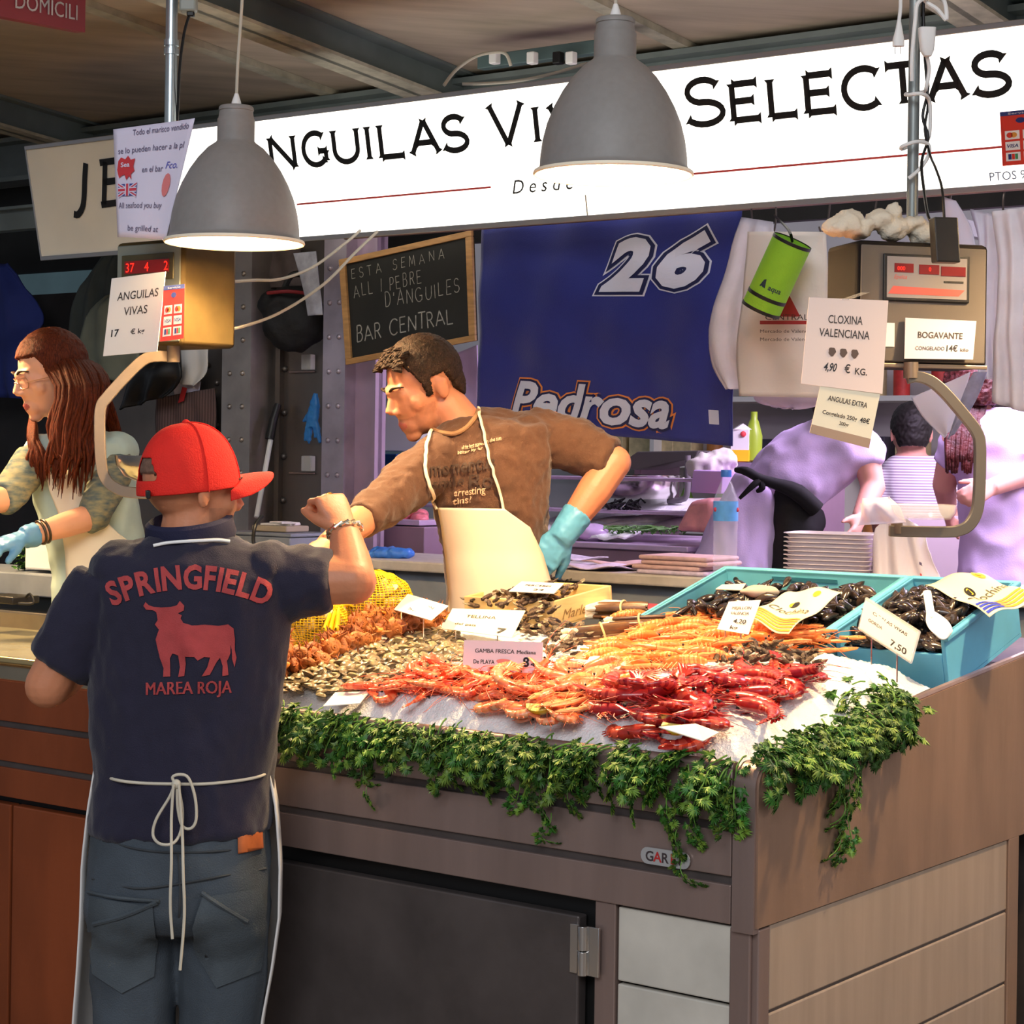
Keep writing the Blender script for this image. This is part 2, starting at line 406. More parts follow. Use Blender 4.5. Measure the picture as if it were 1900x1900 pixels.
# sloping roof beams with a paler lower flange, and board joints
def s_at(px, py, t): return ST(PT(px, py, t))[0]
k = 0
for px, py, w_, h_ in ((880, 170, .075, .13), (196, 240, .06, .13), (1900, -60, .075, .13)):
    s_ = s_at(px, py, 2.7); mb = MB()
    p0, p1 = S(s_, 2.75, zc(2.75)), S(s_, -.2, zc(-.2)); d = p1 - p0; up = Z * h_
    mb.obox(p0 - U * .012 - up, U * .024, d, up, 0); mb.obox(p0 - U * w_ - up, U * w_ * 2, d, Z * .012, 1)
    mb.obox(p0 - U * w_ - Z * .012, U * w_ * 2, d, Z * .011, 0)
    k += 1; struct(mb.build('trim_%d' % k, [m_beam, m_beamb], smooth=False))
for px, py in ((630, 150), (1290, 62), (-30, 190)):
    s_ = s_at(px, py, 2.6); mb = MB(); p0, p1 = S(s_, 2.75, zc(2.75) - .025), S(s_, -.2, zc(-.2) - .025)
    mb.obox(p0, U * .06, p1 - p0, Z * .024); k += 1; struct(mb.build('trim_%d' % k, m_beamb, smooth=False))
mb = MB(); mb.sbox(-2.5, 7, 2.62, 2.66, 2.80, 2.98, 0); mb.sbox(-2.5, 7, 2.55, 2.70, 2.79, 2.81, 0); mb.sbox(-2.5, 7, 2.55, 2.7, 2.965, 2.985, 0)
k += 1; struct(mb.build('trim_%d' % k, m_beam, smooth=False))
mb = MB(); mb.sbox(-2.5, 7, 2.24, 2.30, 2.52, 2.60, 0); mb.sbox(-2.5, 7, 2.2, 2.34, 2.6, 2.612, 0)
k += 1; struct(mb.build('trim_%d' % k, m_beam, smooth=False))
mb = MB(); mb.sbox(-2.5, 7, 2.86, 2.9, 2.42, 3.2); struct(mb.build('wall_back_upper', m_dark, smooth=False))
mb = MB(); mb.sbox(-8, 9, 7.6, 7.7, 0, 4.5); struct(mb.build('wall_back', m_wallb, smooth=False))
sL = s_at(205, 700, 2.6)
mb = MB(); mb.sbox(sL - .1, 8, 2.62, 2.66, .2, PT(100, 545, 2.62).z); struct(mb.build('wall_left', mat('stall_side_dark', (30, 28, 30), .8, var=.3, vs=5), smooth=False))
mb = MB(); mb.sbox(sL - .2, 9, 4.4, 4.45, .2, 2.9); struct(mb.build('wall_left_teal', mat('teal_sheet', (138, 176, 178), .5, var=.2, vs=2), smooth=False))

# steel partition with riveted pillars
TP = 2.36
def column(px0, px1, name, m, ncol=2, t=TP, ys=None):
    s1 = s_at(px0, 600, t); s0 = s_at(px1, 600, t); mb = MB()
    mb.sbox(s0, s1, t, t + .012, .2, 2.78, 0); mb.sbox(s0, s0 + .012, t + .012, t + .16, .2, 2.78, 0); mb.sbox(s1 - .012, s1, t + .012, t + .16, .2, 2.78, 0)
    nrm = -W; M = Matrix((U, Z, nrm)).transposed()
    z = .5
    while z < 2.6:
        for q in range(ncol):
            sq = s0 + (s1 - s0) * (.28 + .44 * q) if ncol == 2 else (s0 + s1) / 2
            mb.ell(S(sq, t, z), (.011, .011, .009), M, 10, 6, 0)
        z += .128
    return struct(mb.build(name, m))
column(413, 466, 'pillar_left', m_rivet); column(600, 641, 'pillar_right', mat('pale_rivet_steel', (186, 174, 184), .38, .7, var=.18, vs=9, bump=.08, bs=30))
mb = MB(); mb.sbox(s_at(600, 600, 2.5), s_at(200, 600, 2.5), 2.5, 2.515, .2, 2.5)
for px in (482, 520):
    s_ = s_at(px, 700, 2.49); mb.sbox(s_ - .012, s_ + .012, 2.475, 2.5, .2, 2.5)
for px, z0 in ((505, 1.0), (530, 1.08), (385, 1.1), (404, 1.03)):
    z = z0
    while z < 2.0:
        mb.ell(S(s_at(px, 700, 2.5), 2.497, z), (.013, .013, .013), None, 10, 6); z += .17
struct(mb.build('wall_partition', mat('grey_sheet_steel', (112, 104, 98), .4, .75, var=.22, vs=4, stretch=(1, 1, .3), bump=.08, bs=20)))
mb = MB(); mb.sbox(s_at(702, 800, 2.42), s_at(641, 800, 2.42), 2.42, 2.44, .2, 2.45); mb.sbox(s_at(702, 800, 2.42), s_at(700, 800, 2.42) + .012, 2.40, 2.46, .2, 2.45)
struct(mb.build('wall_partition_lilac', m_lilac, smooth=False))

# ================================================================ FISH COUNTER
ztop = PY(1405, 1420, 3.6).z
zg1 = PT(1259, 1526, 0).z; zg2 = PT(1293, 1629, 0).z; zlo = PT(1362, 1717, 0).z
zd0 = 1.02
def zdeck(t): return zd0 + .115 * t
sB = 1.52
def front_unit(s0, s1, m_f, root, skip_top=False):
    # three bands with folded seams
    g = .012
    mb = MB(); mb.sbox(s0, s1, 0, .02, zg1 + g, ztop - .012, 0)
    mb.tube([S(s0, .013, ztop - .012), S(s1, .013, ztop - .012)], .013, 12, 0); mb.build('front_band', m_f, root, bevel=.002)
    mb = MB(); mb.sbox(s0, s1, 0, .02, zg2 + g, zg1 - g * .3); mb.build('front_band', m_f, root, bevel=.002, smooth=False)
    mb = MB(); mb.sbox(s0, s1, 0, .02, zlo, zg2 - g * .3); mb.build('front_band', m_f, root, bevel=.002, smooth=False)
    mb = MB()
    for z in (zg1, zg2): mb.sbox(s0, s1, .008, .02, z - g * .4, z + g * 1.1)
    mb.build('seam', m_steeld, root, smooth=False)

fc = thing('fish_counter', 'stainless steel fish counter with sloping side panel, heaped with ice and seafood', 'fish counter', S(.4, .5, 0))
sC = s_at(1360, 1600, 0)           # front width of the corner post
front_unit(sC + .004, sB, m_steel, fc)
# corner post: a folded steel strip with a rounded top
mb = MB(); r = .045
prof = [S(0, 0, zlo - .01), S(0, 0, ztop - r)] + [S(0, r - r * math.cos(a), ztop - r + r * math.sin(a)) for a in [PI / 2 * i / 6 for i in range(1, 7)]] + [S(0, .10, ztop), S(0, .10, ztop - .02), S(0, .02, ztop - .05), S(0, .02, zlo - .01)]
mb.prism([p - W * .006 for p in prof], U * (sC - .002)); mb.build('corner_post', m_steel, fc, smooth=True, ang=30)
# the sloping side panel
def zside(t): return ztop + .093 * t
T1 = 2.0
mb = MB()
pts = [S(0, .0, zlo)] + [S(0, 0, ztop - r)] + [S(0, r - r * math.cos(a), ztop - r + r * math.sin(a)) for a in [PI / 2 * i / 6 for i in range(1, 7)]] + [S(0, T1, zside(T1)), S(0, T1, zlo)]
mb.prism([p - U * .004 for p in pts], U * .02); mb.build('side_panel', m_steelp, fc, smooth=True, ang=30)
mb = MB(); mb.obox(S(-.006, r, ztop - .002), W * (T1 - r), S(0, T1, zside(T1)) - S(0, T1, ztop) + Z * 0 if False else U * .024, Z * .004)
mb = MB(); mb.tube([S(.006, .06, zside(.06)), S(.006, T1, zside(T1))], .008, 8); mb.build('side_rail', m_steel, fc)
# lower carcass
tE = ST(PS(1868, 1700, 0))[1]
zs2 = PS(1412, 1885, 0).z; zs1 = PS(1867, 1690, 0).z
rows = [zlo, (zs1 + zs2) / 2]; dz = rows[0] - rows[1]
mb = MB(); z = zlo
mb.sbox(.004, .05, .06, tE, .05, zlo - .003, 0)
mb.build('carcass', m_steeld, fc, smooth=False)
z = zlo - .003
while z > .1:
    mb = MB(); mb.sbox(.0, .03, .055, tE - .003, max(z - dz + .006, .05), z); mb.build('side_slab', m_marbleb, fc, smooth=False, bevel=.003); z -= dz
mb = MB(); mb.sbox(-.004, .05, tE, tE + .055, .02, zlo); mb.build('side_post', m_steelp, fc, smooth=False, bevel=.002)
mb = MB(); mb.sbox(.012, .055, .004, .05, .02, zlo - .005); mb.sbox(-.002, .014, .012, .052, .02, zlo - .004); mb.build('front_post', m_steel, fc, smooth=False, bevel=.003)
# marble slabs right of the door, the framed steel door and its hinge
sM0, sM1 = s_at(1356, 1800, .01), s_at(1145, 1800, .01)
zm = PT(1250, 1845, .01).z; z = zlo - .004; dm = (z - zm)
while z > .1:
    mb = MB(); mb.sbox(sM0, sM1, .012, .03, max(z - dm + .004, .04), z - .002); mb.build('front_slab', m_marble, fc, smooth=False, bevel=.003); z -= dm
mb = MB(); mb.sbox(sM0 - .01, sB, .032, .05, .03, zlo); mb.build('backing', m_black, fc, smooth=False)
sF = s_at(1105, 1800, .01)
mb = MB(); mb.sbox(sM1 + .003, sF, .006, .03, .03, zlo - .001); mb.build('door_frame', m_steel, fc, smooth=False, bevel=.002)
sD0, sD1 = s_at(1075, 1800, .0), sB - .02; zdt = PT(1064, 1697, 0).z
mb = MB(); mb.sbox(sD0, sD1, -.004, .025, .08, zdt); dr = mb.build('door', m_steeld, fc, smooth=False, bevel=.004)
mb = MB(); zh0, zh1 = PT(1085, 1810, -.01).z, PT(1085, 1718, -.01).z; sh = (sD0 + sF) / 2
mb.tube([S(sh, -.012, zh0), S(sh, -.012, (zh0 + zh1) / 2 - .001)], .011, 12); mb.tube([S(sh, -.012, (zh0 + zh1) / 2 + .001), S(sh, -.012, zh1)], .011, 12)
mb.sbox(sh - .035, sh - .008, -.01, -.003, zh0, zh1); mb.sbox(sh + .008, sh + .032, -.01, -.003, zh0, zh1); mb.build('hinge', m_bright, fc, bevel=.001)
# maker's badge, half under the parsley
b0 = PT(1192, 1585, -.004); bz = .017; mb = MB()
q = [b0 - U * (.02 + .012 * 0)]
poly = [S(0, 0, 0)]
bl = .092
ba = [b0 - U * (bl * f) + Z * h for f, h in ((0, -.010), (0, .010))]
pl = []
for i in range(9): a = PI / 2 + PI * i / 8; pl.append(b0 + (-U) * (.014 * math.cos(a) * 1.0 + .012) + Z * (.0155 * math.sin(a)))
for i in range(9): a = -PI / 2 + PI * i / 8; pl.append(b0 + (-U) * (.014 * math.cos(a) + bl) + Z * (.0155 * math.sin(a)))
mb.prism(pl, -W * .003, 0)
fn = plane_fn(b0 - W * .0035, -U, Z, 0)
for i, ch in enumerate('GAREF'): put_text(mb, ch, fn, h=.026, bold=.02, x=.018 + i * .0175, y=-.009, mi=1 if i % 2 == 0 else 2)
mb.build('badge', [mat('badge_silver', (205, 205, 205), .3, .6), mat('badge_dark', (60, 50, 52), .5), mat('badge_red', (178, 40, 40), .5)], fc, smooth=False)
# the tilted deck, with a deeper wing on the right for the crates
mb = MB()
def deck(s0, s1, t0, t1, th=.02):
    mb.add([S(s, t, zdeck(t) - d) for d in (0, th) for s, t in ((s0, t0), (s1, t0), (s1, t1), (s0, t1))], [(0, 3, 2, 1), (4, 5, 6, 7), (0, 1, 5, 4), (1, 2, 6, 5), (2, 3, 7, 6), (3, 0, 4, 7)])
deck(.02, sB, .02, .80); deck(.02, .72, .80, 1.42)
mb.build('deck', m_steeld, fc, smooth=False)
mb = MB(); mb.sbox(.72, sB, .79, .81, .05, zdeck(.8) + .03); mb.sbox(.70, .72, .81, 1.42, .6, zdeck(.8) - .02); mb.sbox(.05, .72, 1.40, 1.42, .05, zdeck(1.4) - .01)
mb.build('back_panel', m_steeld, fc, smooth=False)

# left unit, warm reflection painted into its steel colour, with the eel basin
lc = thing('refrigerated_cabinet', 'steel cabinet left of the customer, warm reflection painted copper-brown, with shallow water basin on top', 'cabinet', S(2.3, .4, 0))
s1 = 4.2
front_unit(sB + .004, s1, m_warmref, lc)
mb = MB(); mb.sbox(sB + .004, s1, .03, .06, .03, zlo); mb.build('backing', m_black, lc, smooth=False)
zl = PT(60, 1500, 0).z
sd = s_at(20, 1700, 0)
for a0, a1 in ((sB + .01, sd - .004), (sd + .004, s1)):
    mb = MB(); mb.sbox(a0, a1, -.002, .028, .08, zl); mb.build('door', m_warmref, lc, smooth=False, bevel=.004)
mb = MB(); mb.sbox(sB + .004, s1, .01, .05, .02, zl) if False else None
# basin
zb = ztop + .0
m_basin = mat('basin_steel', (178, 164, 140), .28, .9, var=.12, vs=8)
mb = MB()
mb.sbox(sB + .004, s1, .02, .80, ztop - .12, ztop - .10)
mb.sbox(sB + .004, s1, .0, .03, ztop - .012, ztop + .035); mb.sbox(sB + .004, s1, .77, .8, ztop - .10, ztop + .06); mb.sbox(sB + .004, sB + .03, .03, .77, ztop - .10, ztop + .04); mb.sbox(s1 - .03, s1, .03, .77, ztop - .1, ztop + .04)
mb.build('basin', m_basin, lc, smooth=False, bevel=.004)
mb = MB(); mb.tube([S(sB + .01, -.002, ztop + .035), S(s1, -.002, ztop + .035)], .012, 10); mb.build('front_rail', mat('brass_rail', (220, 190, 130), .2, 1.0), lc)
mb = MB(); mb.grid(lambda u, v: S(sB + .03 + u * (s1 - sB - .06), .03 + v * .74, ztop + .012), 2, 2); mb.build('water', mat('basin_water', (170, 160, 120), .05, 0, bump=.15, bs=9, spec=.8), lc)

# ================================================================ WORKTOP BEHIND THE SELLERS
tW = 1.9; zW = PT(950, 1052, tW).z
wt = thing('stone_worktop', 'long pale stone worktop on grey slabs behind the sellers', 'worktop', S(1.3, 2.1, .2))
mb = MB(); sWl = s_at(180, 1000, tW); mb.sbox(-1.3, sWl, tW, 2.36, zW - .034, zW); mb.build('slab', m_stonee, wt, smooth=False, bevel=.006)
s_ = -1.25; i = 0
while s_ < sWl - .05:
    e = min(s_ + .42, sWl - .04); mb = MB(); mb.sbox(s_, e - .006, tW + .05, tW + .08, .2, zW - .036); mb.build('front_panel', m_stone, wt, smooth=False, bevel=.003); s_ += .42
mb = MB(); mb.sbox(-1.26, sWl - .05, tW + .09, 2.34, .2, zW - .06); mb.build('carcass', m_dark, wt, smooth=False)

# ================================================================ SIGNS
m_lit = mat('lit_sign', (255, 252, 242), .5, emit=1.75)
m_unlit = mat('unlit_sign', (244, 236, 218), .4, var=.05, vs=3)
m_alu = mat('aluminium', (176, 176, 178), .35, .7)
m_ink = mat('sign_ink', (22, 20, 18), .5)
m_redline = mat('sign_red', (206, 74, 70), .5)
m_blueink = mat('sign_blue_ink', (106, 116, 140), .5)
TS = 1.75; lean = .20
sgO = PT(1900, 338, TS); ex = -U; ey = (Z * math.cos(lean) - W * math.sin(lean)).normalized(); en = ex.cross(ey).normalized()
if en.dot(W) > 0: en = -en
def sg(px, py):
    p = PP(px, py, sgO, en) - sgO
    return p.dot(ex), p.dot(ey)
H = sg(1900, 47)[1]; xL = sg(52, 300)[0]; xM = sg(283, 300)[0]; xR = sg(1900, 200)[0] + .25
sfn = lambda x, y: sgO + ex * x + ey * y + en * .003
def board(x0, x1, name, label, mface):
    root = thing(name, label, 'sign', sgO + ex * (x0 + x1) / 2)
    mb = MB(); mb.obox(sgO + ex * x0 - en * .11, ex * (x1 - x0), ey * H, en * .11); mb.build('face', mface, root, smooth=False)
    mb = MB(); f = .016
    mb.obox(sgO + ex * x0 - ey * f - en * .12, ex * (x1 - x0), ey * f, en * .128); mb.obox(sgO + ex * x0 + ey * H - en * .12, ex * (x1 - x0), ey * f, en * .128)
    if x1 > 0: mb.obox(sgO + ex * x1 - ey * f - en * .12, ex * f, ey * (H + 2 * f), en * .128)
    else: mb.obox(sgO + ex * (x0 - .006) - ey * f - en * .12, ex * .006, ey * (H + 2 * f), en * .124)
    mb.build('frame', m_alu, root, smooth=False, bevel=.002)
    return root
lb = board(xM + .003, xR, 'lightbox_sign', 'long glowing white shop sign reading ANGUILAS VIVAS SELECTAS', m_lit)
jb = board(xL, xM - .003, 'shop_sign', 'unlit cream sign panel starting with JE at the end of the lit sign', m_unlit)
base = (sg(521, 304)[1] + sg(1385, 227)[1] + sg(1760, 190)[1]) / 3
mb = MB(); hs = sg(1385, 157)[1] - sg(1385, 227)[1]; hb = hs * 1.2
for ch, x0, x1, big in (('A', 428, 492, 1), ('N', 499, 546, 0), ('G', 561, 606, 0), ('U', 618, 665, 0), ('I', 678, 689, 0), ('L', 704, 751, 0), ('A', 764, 814, 0), ('S', 823, 868, 0),
                        ('V', 914, 974, 1), ('I', 994, 1004, 0), ('V', 1020, 1075, 0), ('A', 1090, 1142, 0), ('S', 1158, 1205, 0),
                        ('S', 1273, 1342, 1), ('E', 1358, 1412, 0), ('L', 1429, 1482, 0), ('E', 1497, 1553, 0), ('C', 1568, 1638, 0), ('T', 1648, 1712, 0), ('A', 1728, 1794, 0), ('S', 1809, 1876, 0)):
    y_ = 260 if x0 < 1000 else 200
    a, b = sg(x0, y_)[0], sg(x1, y_)[0]; h_ = hb if big else hs; st, wd_ = STROKES[ch]
    for p in st: stroke(mb, [(a + (q[0] / wd_) * (b - a), base + q[1] * h_) for q in p], .0185, sfn, .010)
mb.build('lettering', m_ink, lb, smooth=False)
for (xa, ya), (xb, yb) in (((552, 378), (912, 352)), ((1288, 322), (1862, 277))):
    mb = MB(); A, B = sg(xa, ya), sg(xb, yb); yl = (A[1] + B[1]) / 2; mb.obox(sgO + ex * A[0] + ey * yl + en * .0015, ex * (B[0] - A[0]), ey * .006, en * .002)
    mb.build('red_line', m_redline, lb, smooth=False)
mb = MB(); x_, y_ = sg(950, 360); put_text(mb, 'D e s d e', sfn, h=.060, w=sg(1064, 360)[0] - x_, shear=.3, x=x_, y=y_, align='LEFT'); x_, y_ = sg(1836, 336)
put_text(mb, 'PTOS 97-98', sfn, h=.032, x=x_, y=y_, align='LEFT', mi=1); mb.build('small_lettering', [m_ink, m_blueink], lb, smooth=False)
x_, y_ = sg(1088, 380); mb = MB(); mb.obox(sgO + ex * x_ + ey * .0 + en * .0015, ex * .004, ey * .06, en * .002); mb.build('joint', mat('joint_grey', (190, 180, 160), .5), lb, smooth=False)
# JE
mb = MB()
Jp = [(160, 303), (158, 335), (157, 365), (154, 385), (146, 398), (138, 397)]
stroke(mb, [sg(*p) for p in smoothpath([V((a, b, 0)) for a, b in Jp], 3) and [(v.x, v.y) for v in smoothpath([V((a, b, 0)) for a, b in Jp], 3)]], .026, sfn)
for P_ in ([(196, 300), (194, 380)], [(186, 302), (222, 297)], [(193, 338), (216, 335)], [(189, 380), (224, 375)]): stroke(mb, [sg(*p) for p in P_], .024, sfn)
mb.build('lettering', m_ink, jb, smooth=False)
# card-payment sticker on the sign
def cards(mb, fn, m0=1):
    """a red sticker with a blue head and rows of small payment marks: fn on the unit square"""
    R = lambda x0, y0, x1, y1, mi: mb.add([fn(x0, y0), fn(x1, y0), fn(x1, y1), fn(x0, y1)], [(0, 1, 2, 3)], mi)
    return R
CM = [mat('sticker_red', (214, 58, 42), .4), mat('sticker_blue', (52, 64, 120), .4), mat('sticker_white', (236, 230, 224), .4), mat('mark_orange', (226, 150, 60), .4), mat('mark_green', (70, 140, 90), .4), mat('mark_navy', (40, 50, 110), .4)]
def sticker(name, label, tl, tr, br, bl, thick=.002):
    f0 = quad_fn(tl, tr, br, bl, thick + .0006); f1 = quad_fn(tl, tr, br, bl, thick); fb = quad_fn(tl, tr, br, bl, 0); f2 = quad_fn(tl, tr, br, bl, thick + .0012); f3 = quad_fn(tl, tr, br, bl, thick + .0018)
    mb = MB(); n = fb(0, 0) - f1(0, 0); mb.prism([f1(0, 0), f1(1, 0), f1(1, 1), f1(0, 1)], n, 0)
    R = lambda f, x0, y0, x1, y1, mi: mb.add([f(x0, y0), f(x1, y0), f(x1, y1), f(x0, y1)], [(0, 1, 2, 3)], mi)
    R(f0, 0, .92, 1, 1, 1); put_text(mb, 'Servicio', f2, w=.6, h=.05, x=.5, y=.94, mi=2)
    for a in arc(.62, .82, .08, .05, 0, 360, 1)[:1]: mb.add([f0(*q) for q in arc(.5, .82, .12, .05, 0, 342, 18)], [tuple(range(19))], 5)
    for r_ in range(3):
        for c_ in range(2):
            x0, y0 = .1 + c_ * .44, .48 - r_ * .2; R(f0, x0, y0, x0 + .36, y0 + .16, 2)
            kx = (r_ + c_) % 3 if c_ else r_
            if r_ == 1: put_text(mb, 'VISA', f2, w=.28, h=.09, x=x0 + .18, y=y0 + .05, bold=.02, shear=.2, mi=5)
            elif r_ == 0:
                for cx_, mi in ((.12, 0), (.22, 3)): mb.add([f2(x0 + cx_ + .08 * math.cos(a * PI / 8), y0 + .08 + .05 * math.sin(a * PI / 8)) for a in range(16)], [tuple(range(16))], mi)
            else:
                R(f2, x0 + .06, y0 + .03, x0 + .14, y0 + .13, 5); R(f2, x0 + .15, y0 + .03, x0 + .22, y0 + .13, 0); R(f2, x0 + .23, y0 + .03, x0 + .3, y0 + .13, 4)
    o = mb.build(name, CM, smooth=False); return tag(o, label, 'sticker')
q = [sgO + ex * a + ey * b + en * .001 for a, b in (sg(1856, 208), (sg(1856, 208)[0] + .11, sg(1856, 208)[1]), (sg(1861, 308)[0] + .11, sg(1861, 308)[1]), sg(1861, 308))]
sticker('payment_sticker', 'red payment-card sticker on the right end of the glowing sign', *q)

# dark red hanging sign in the hall
p0, p1 = PY(-60, 16, 5.0), PY(158, 60, 5.4); d = (p1 - p0); d.z = 0; d.normalize()
zz = p1.z; o0 = V((p1.x, p1.y, zz)); d = W * .5 - U * 0 + V((0, .0, 0)); d = (PY(158, 60, 5.4) - PY(0, 30, 5.0)); d.normalize()
hs_ = thing('hanging_sign', 'dark red hanging sign with white serif capitals ending in OMICILI', 'sign', o0)
up_ = Z; nn = d.cross(up_).normalized(); nn = nn if nn.dot(EYEP - o0) > 0 else -nn
mb = MB(); mb.obox(o0 - d * 1.3 - nn * .03, d * 1.3, Z * .34, nn * .03); mb.build('panel', mat('sign_maroon', (134, 36, 48), .5), hs_, smooth=False)
mb = MB(); fn = lambda x, y: o0 - d * 1.3 + d * x + Z * y + nn * .002
put_text(mb, 'DOMICILI', fn, h=.058, w=.31, bold=.004, x=1.3 - .045 - .155, y=.028)
mb.build('lettering', m_white, hs_, smooth=False)
for q in (.2, 1.15):
    mb = MB(); mb.tube([o0 - d * q + Z * .34 - nn * .015, o0 - d * q + Z * .74 - nn * .015], .004, 6); mb.build('wire', m_black, hs_)

# ================================================================ PENDANT LAMPS
m_shade = mat('lamp_grey', (140, 136, 132), .5, var=.04, vs=60)
m_shadein = mat('lamp_inside', (250, 240, 215), .5)
m_bulb = mat('lamp_bulb', (255, 226, 176), .4, emit=22)
m_cord = mat('cord', (196, 188, 170), .6)
def pendant(cx, cy_top, cy_rim, Y, label, hid=False, pos=None, bend=.0):
    top = PY(cx, cy_top, Y); k = 1.0
    if pos is not None: base_ = V(pos)
    else: base_ = PY(cx, cy_rim, Y)
    h = (top - PY(cx, cy_rim, Y)).z if pos is None else .345
    sc_ = h / 291.0
    root = thing('pendant_lamp', label, 'lamp', base_, group='grey pendant lamps over the counter')
    pr = [(2, 291), (34, 291), (37, 288), (37.5, 281), (35.5, 280), (38, 265), (40, 262), (40, 216), (43, 212), (60, 200), (80, 178), (98, 152), (114, 122), (126, 92), (134, 60), (138, 30), (139, 12), (141, 7), (150, 2), (151.5, -3), (149, -6), (146, -4), (140, 2), (136, 10), (134, 30), (130, 60), (122, 92), (110, 122), (94, 150), (76, 175), (56, 196), (38, 206)]
    outer = [(r_ * sc_, z_ * sc_) for r_, z_ in pr[:19]]; inner = [(r_ * sc_, z_ * sc_) for r_, z_ in pr[18:]] + [(2 * sc_, 207 * sc_)]
    mb = MB(); mb.lathe(outer, 48, None, 0); mb.lathe(inner, 48, None, 1); mb.build('lamp_shade', [m_shade, m_shadein], root, local=True, ang=50)
    mb = MB(); mb.ell((0, 0, 165 * sc_), (.030, .030, .036)); mb.tube([(0, 0, 185 * sc_), (0, 0, 205 * sc_)], .016, 10); mb.build('bulb', m_bulb, root, local=True)
    zt = zc(ST(base_)[1]) - base_.z
    mb = MB(); mb.tube([(0, 0, 290 * sc_), (0, 0, 300 * sc_), (0, 0, 318 * sc_)], [.014, .012, .005], 10); mb.build('cord_grip', m_white, root, local=True)
    mb = MB(); mb.tube([(0, 0, 310 * sc_), (bend * .2, 0, .36 + .1), (bend, 0, .36 + .3), (bend * .4, 0, zt - .2), (0, 0, zt)], .004, 8, sm=5); mb.build('cord', m_cord, root, local=True)
    l = lamp('lamp_light', 'POINT', base_ + Z * 108 * sc_, 125, (1.0, .70, .38), .05)
    return root
pendant(435, 197, 448, 5.1, 'left of two grey bell lamps, in front of the sign above the customer', bend=.012)
pendant(1138, 34, 321, 4.4, 'right of two grey bell lamps, covering the middle of the lit sign', bend=-.004)
pendant(0, 0, 0, 0, 'grey bell lamp hanging outside the view beyond the left end of the counter', pos=S(3.35, .5, 2.12))
pendant(0, 0, 0, 0, 'grey bell lamp hanging outside the view over the crates at the right', pos=S(-.62, .85, 2.30))
# ================================================================ THINGS HANGING IN THE STALL
m_card = mat('card_white', (236, 230, 222), .6); m_cardink = mat('card_ink', (58, 50, 48), .6); m_pen = mat('marker_pen', (24, 24, 30), .5)
m_paper = mat('paper_lilac', (226, 220, 240), .7); m_cream = mat('paper_cream', (240, 226, 196), .65); m_clear = mat('clear_plastic', (240, 236, 228), .12, alpha=.35)
m_plast = mat('bag_white', (228, 222, 232), .42, var=.06, vs=14, bump=.25, bs=22)
m_plast2 = mat('bag_thin', (226, 214, 232), .35, alpha=.72, bump=.3, bs=25)
m_led = mat('led_red', (255, 40, 24), .4, emit=1.6); m_ledoff = mat('led_window', (110, 16, 14), .3, emit=.35)
def card(name, label, cat, tl, tr, br, bl, mats, texts=(), thick=.002, group=None, extra=None, parent=None):
    """flat card; texts: (string, x, y, height, width or None, material index, options)"""
    fn = quad_fn(tl, tr, br, bl, thick + .0007); f1 = quad_fn(tl, tr, br, bl, thick); fb = quad_fn(tl, tr, br, bl, 0)
    mb = MB(); mb.prism([f1(0, 0), f1(1, 0), f1(1, 1), f1(0, 1)], fb(0, 0) - f1(0, 0), 0)
    for t_ in texts:
        op = t_[6] if len(t_) > 6 else {}
        put_text(mb, t_[0], fn, h=t_[3], w=t_[4], x=t_[1], y=t_[2], mi=t_[5], **{'bold': .018, **op})
    if extra: extra(mb, fn)
    o = mb.build(name, mats, parent, smooth=False)
    if parent is None: tag(o, label, cat, group)
    return o
def R2(mb, fn, x0, y0, x1, y1, mi): mb.add([fn(x0, y0), fn(x1, y0), fn(x1, y1), fn(x0, y1)], [(0, 1, 2, 3)], mi)
def sheet(name, label, cat, left, right, t, m, amp=.01, folds=3, nu=24, nv=24, thick=.003, depth=None, group=None, parent=None, seed=0, mode='t'):
    """cloth or bag hanging between a left and a right outline given on the stall plane t"""
    P_ = (lambda q: PT(q[0], q[1], t)) if mode == 't' else (lambda q: PY(q[0], q[1], t))
    L = [P_(q) for q in left]; Rr = [P_(q) for q in right]
    def at(a, v):
        f = v * (len(a) - 1); k = min(int(f), len(a) - 2); return a[k].lerp(a[k + 1], f - k)
    L, Rr = smoothpath(L, 4), smoothpath(Rr, 4)
    def fn(u, v):
        p = at(L, v).lerp(at(Rr, v), u)
        w = amp * math.sin(u * folds * 2 * PI + seed + 1.3 * math.sin(v * 2.2 + seed)) * (.35 + .65 * v) + amp * 1.2 * mnoise.noise(p * 9 + V((seed, 0, 0)))
        if depth: w -= depth * math.sin(PI * u) * math.sin(PI * min(1, v * 1.1 + .02)) 
        return p + W * w
    mb = MB(); mb.grid(fn, nu, nv); o = mb.build(name, m, parent, solid=thick, ang=180)
    if parent is None: tag(o, label, cat, group)
    return o

# ---- poles that carry the scales
m_galv = mat('galvanised', (176, 188, 192), .3, .8, var=.1, vs=10)
m_pole2 = mat('grey_pole', (136, 142, 140), .4, .4, var=.08, vs=12)
def pole(label, px, py, Y, r_, m, clamps):
    b = PY(px, py, Y); root = thing('pole', label, 'pole', b)
    zt = zc(ST(b)[1])
    mb = MB(); mb.tube([b, V((b.x, b.y, zt))], r_, 16); mb.build('tube', m, root)
    for q in clamps:
        z = PY(px, q, Y).z; mb = MB(); mb.tube([V((b.x, b.y, z - .008)), V((b.x, b.y, z + .008))], r_ * 1.25, 16); mb.build('collar', m, root)
    return root, b
pl, pb = pole('bright steel pole rising from the left scale behind a lilac notice', 313, 444, 5.42, .0165, m_galv, (80, 96))
pr, prb = pole('dull grey pole wrapped in white cord above the right scale', 1692, 436, 4.3, .0125, m_pole2, ())
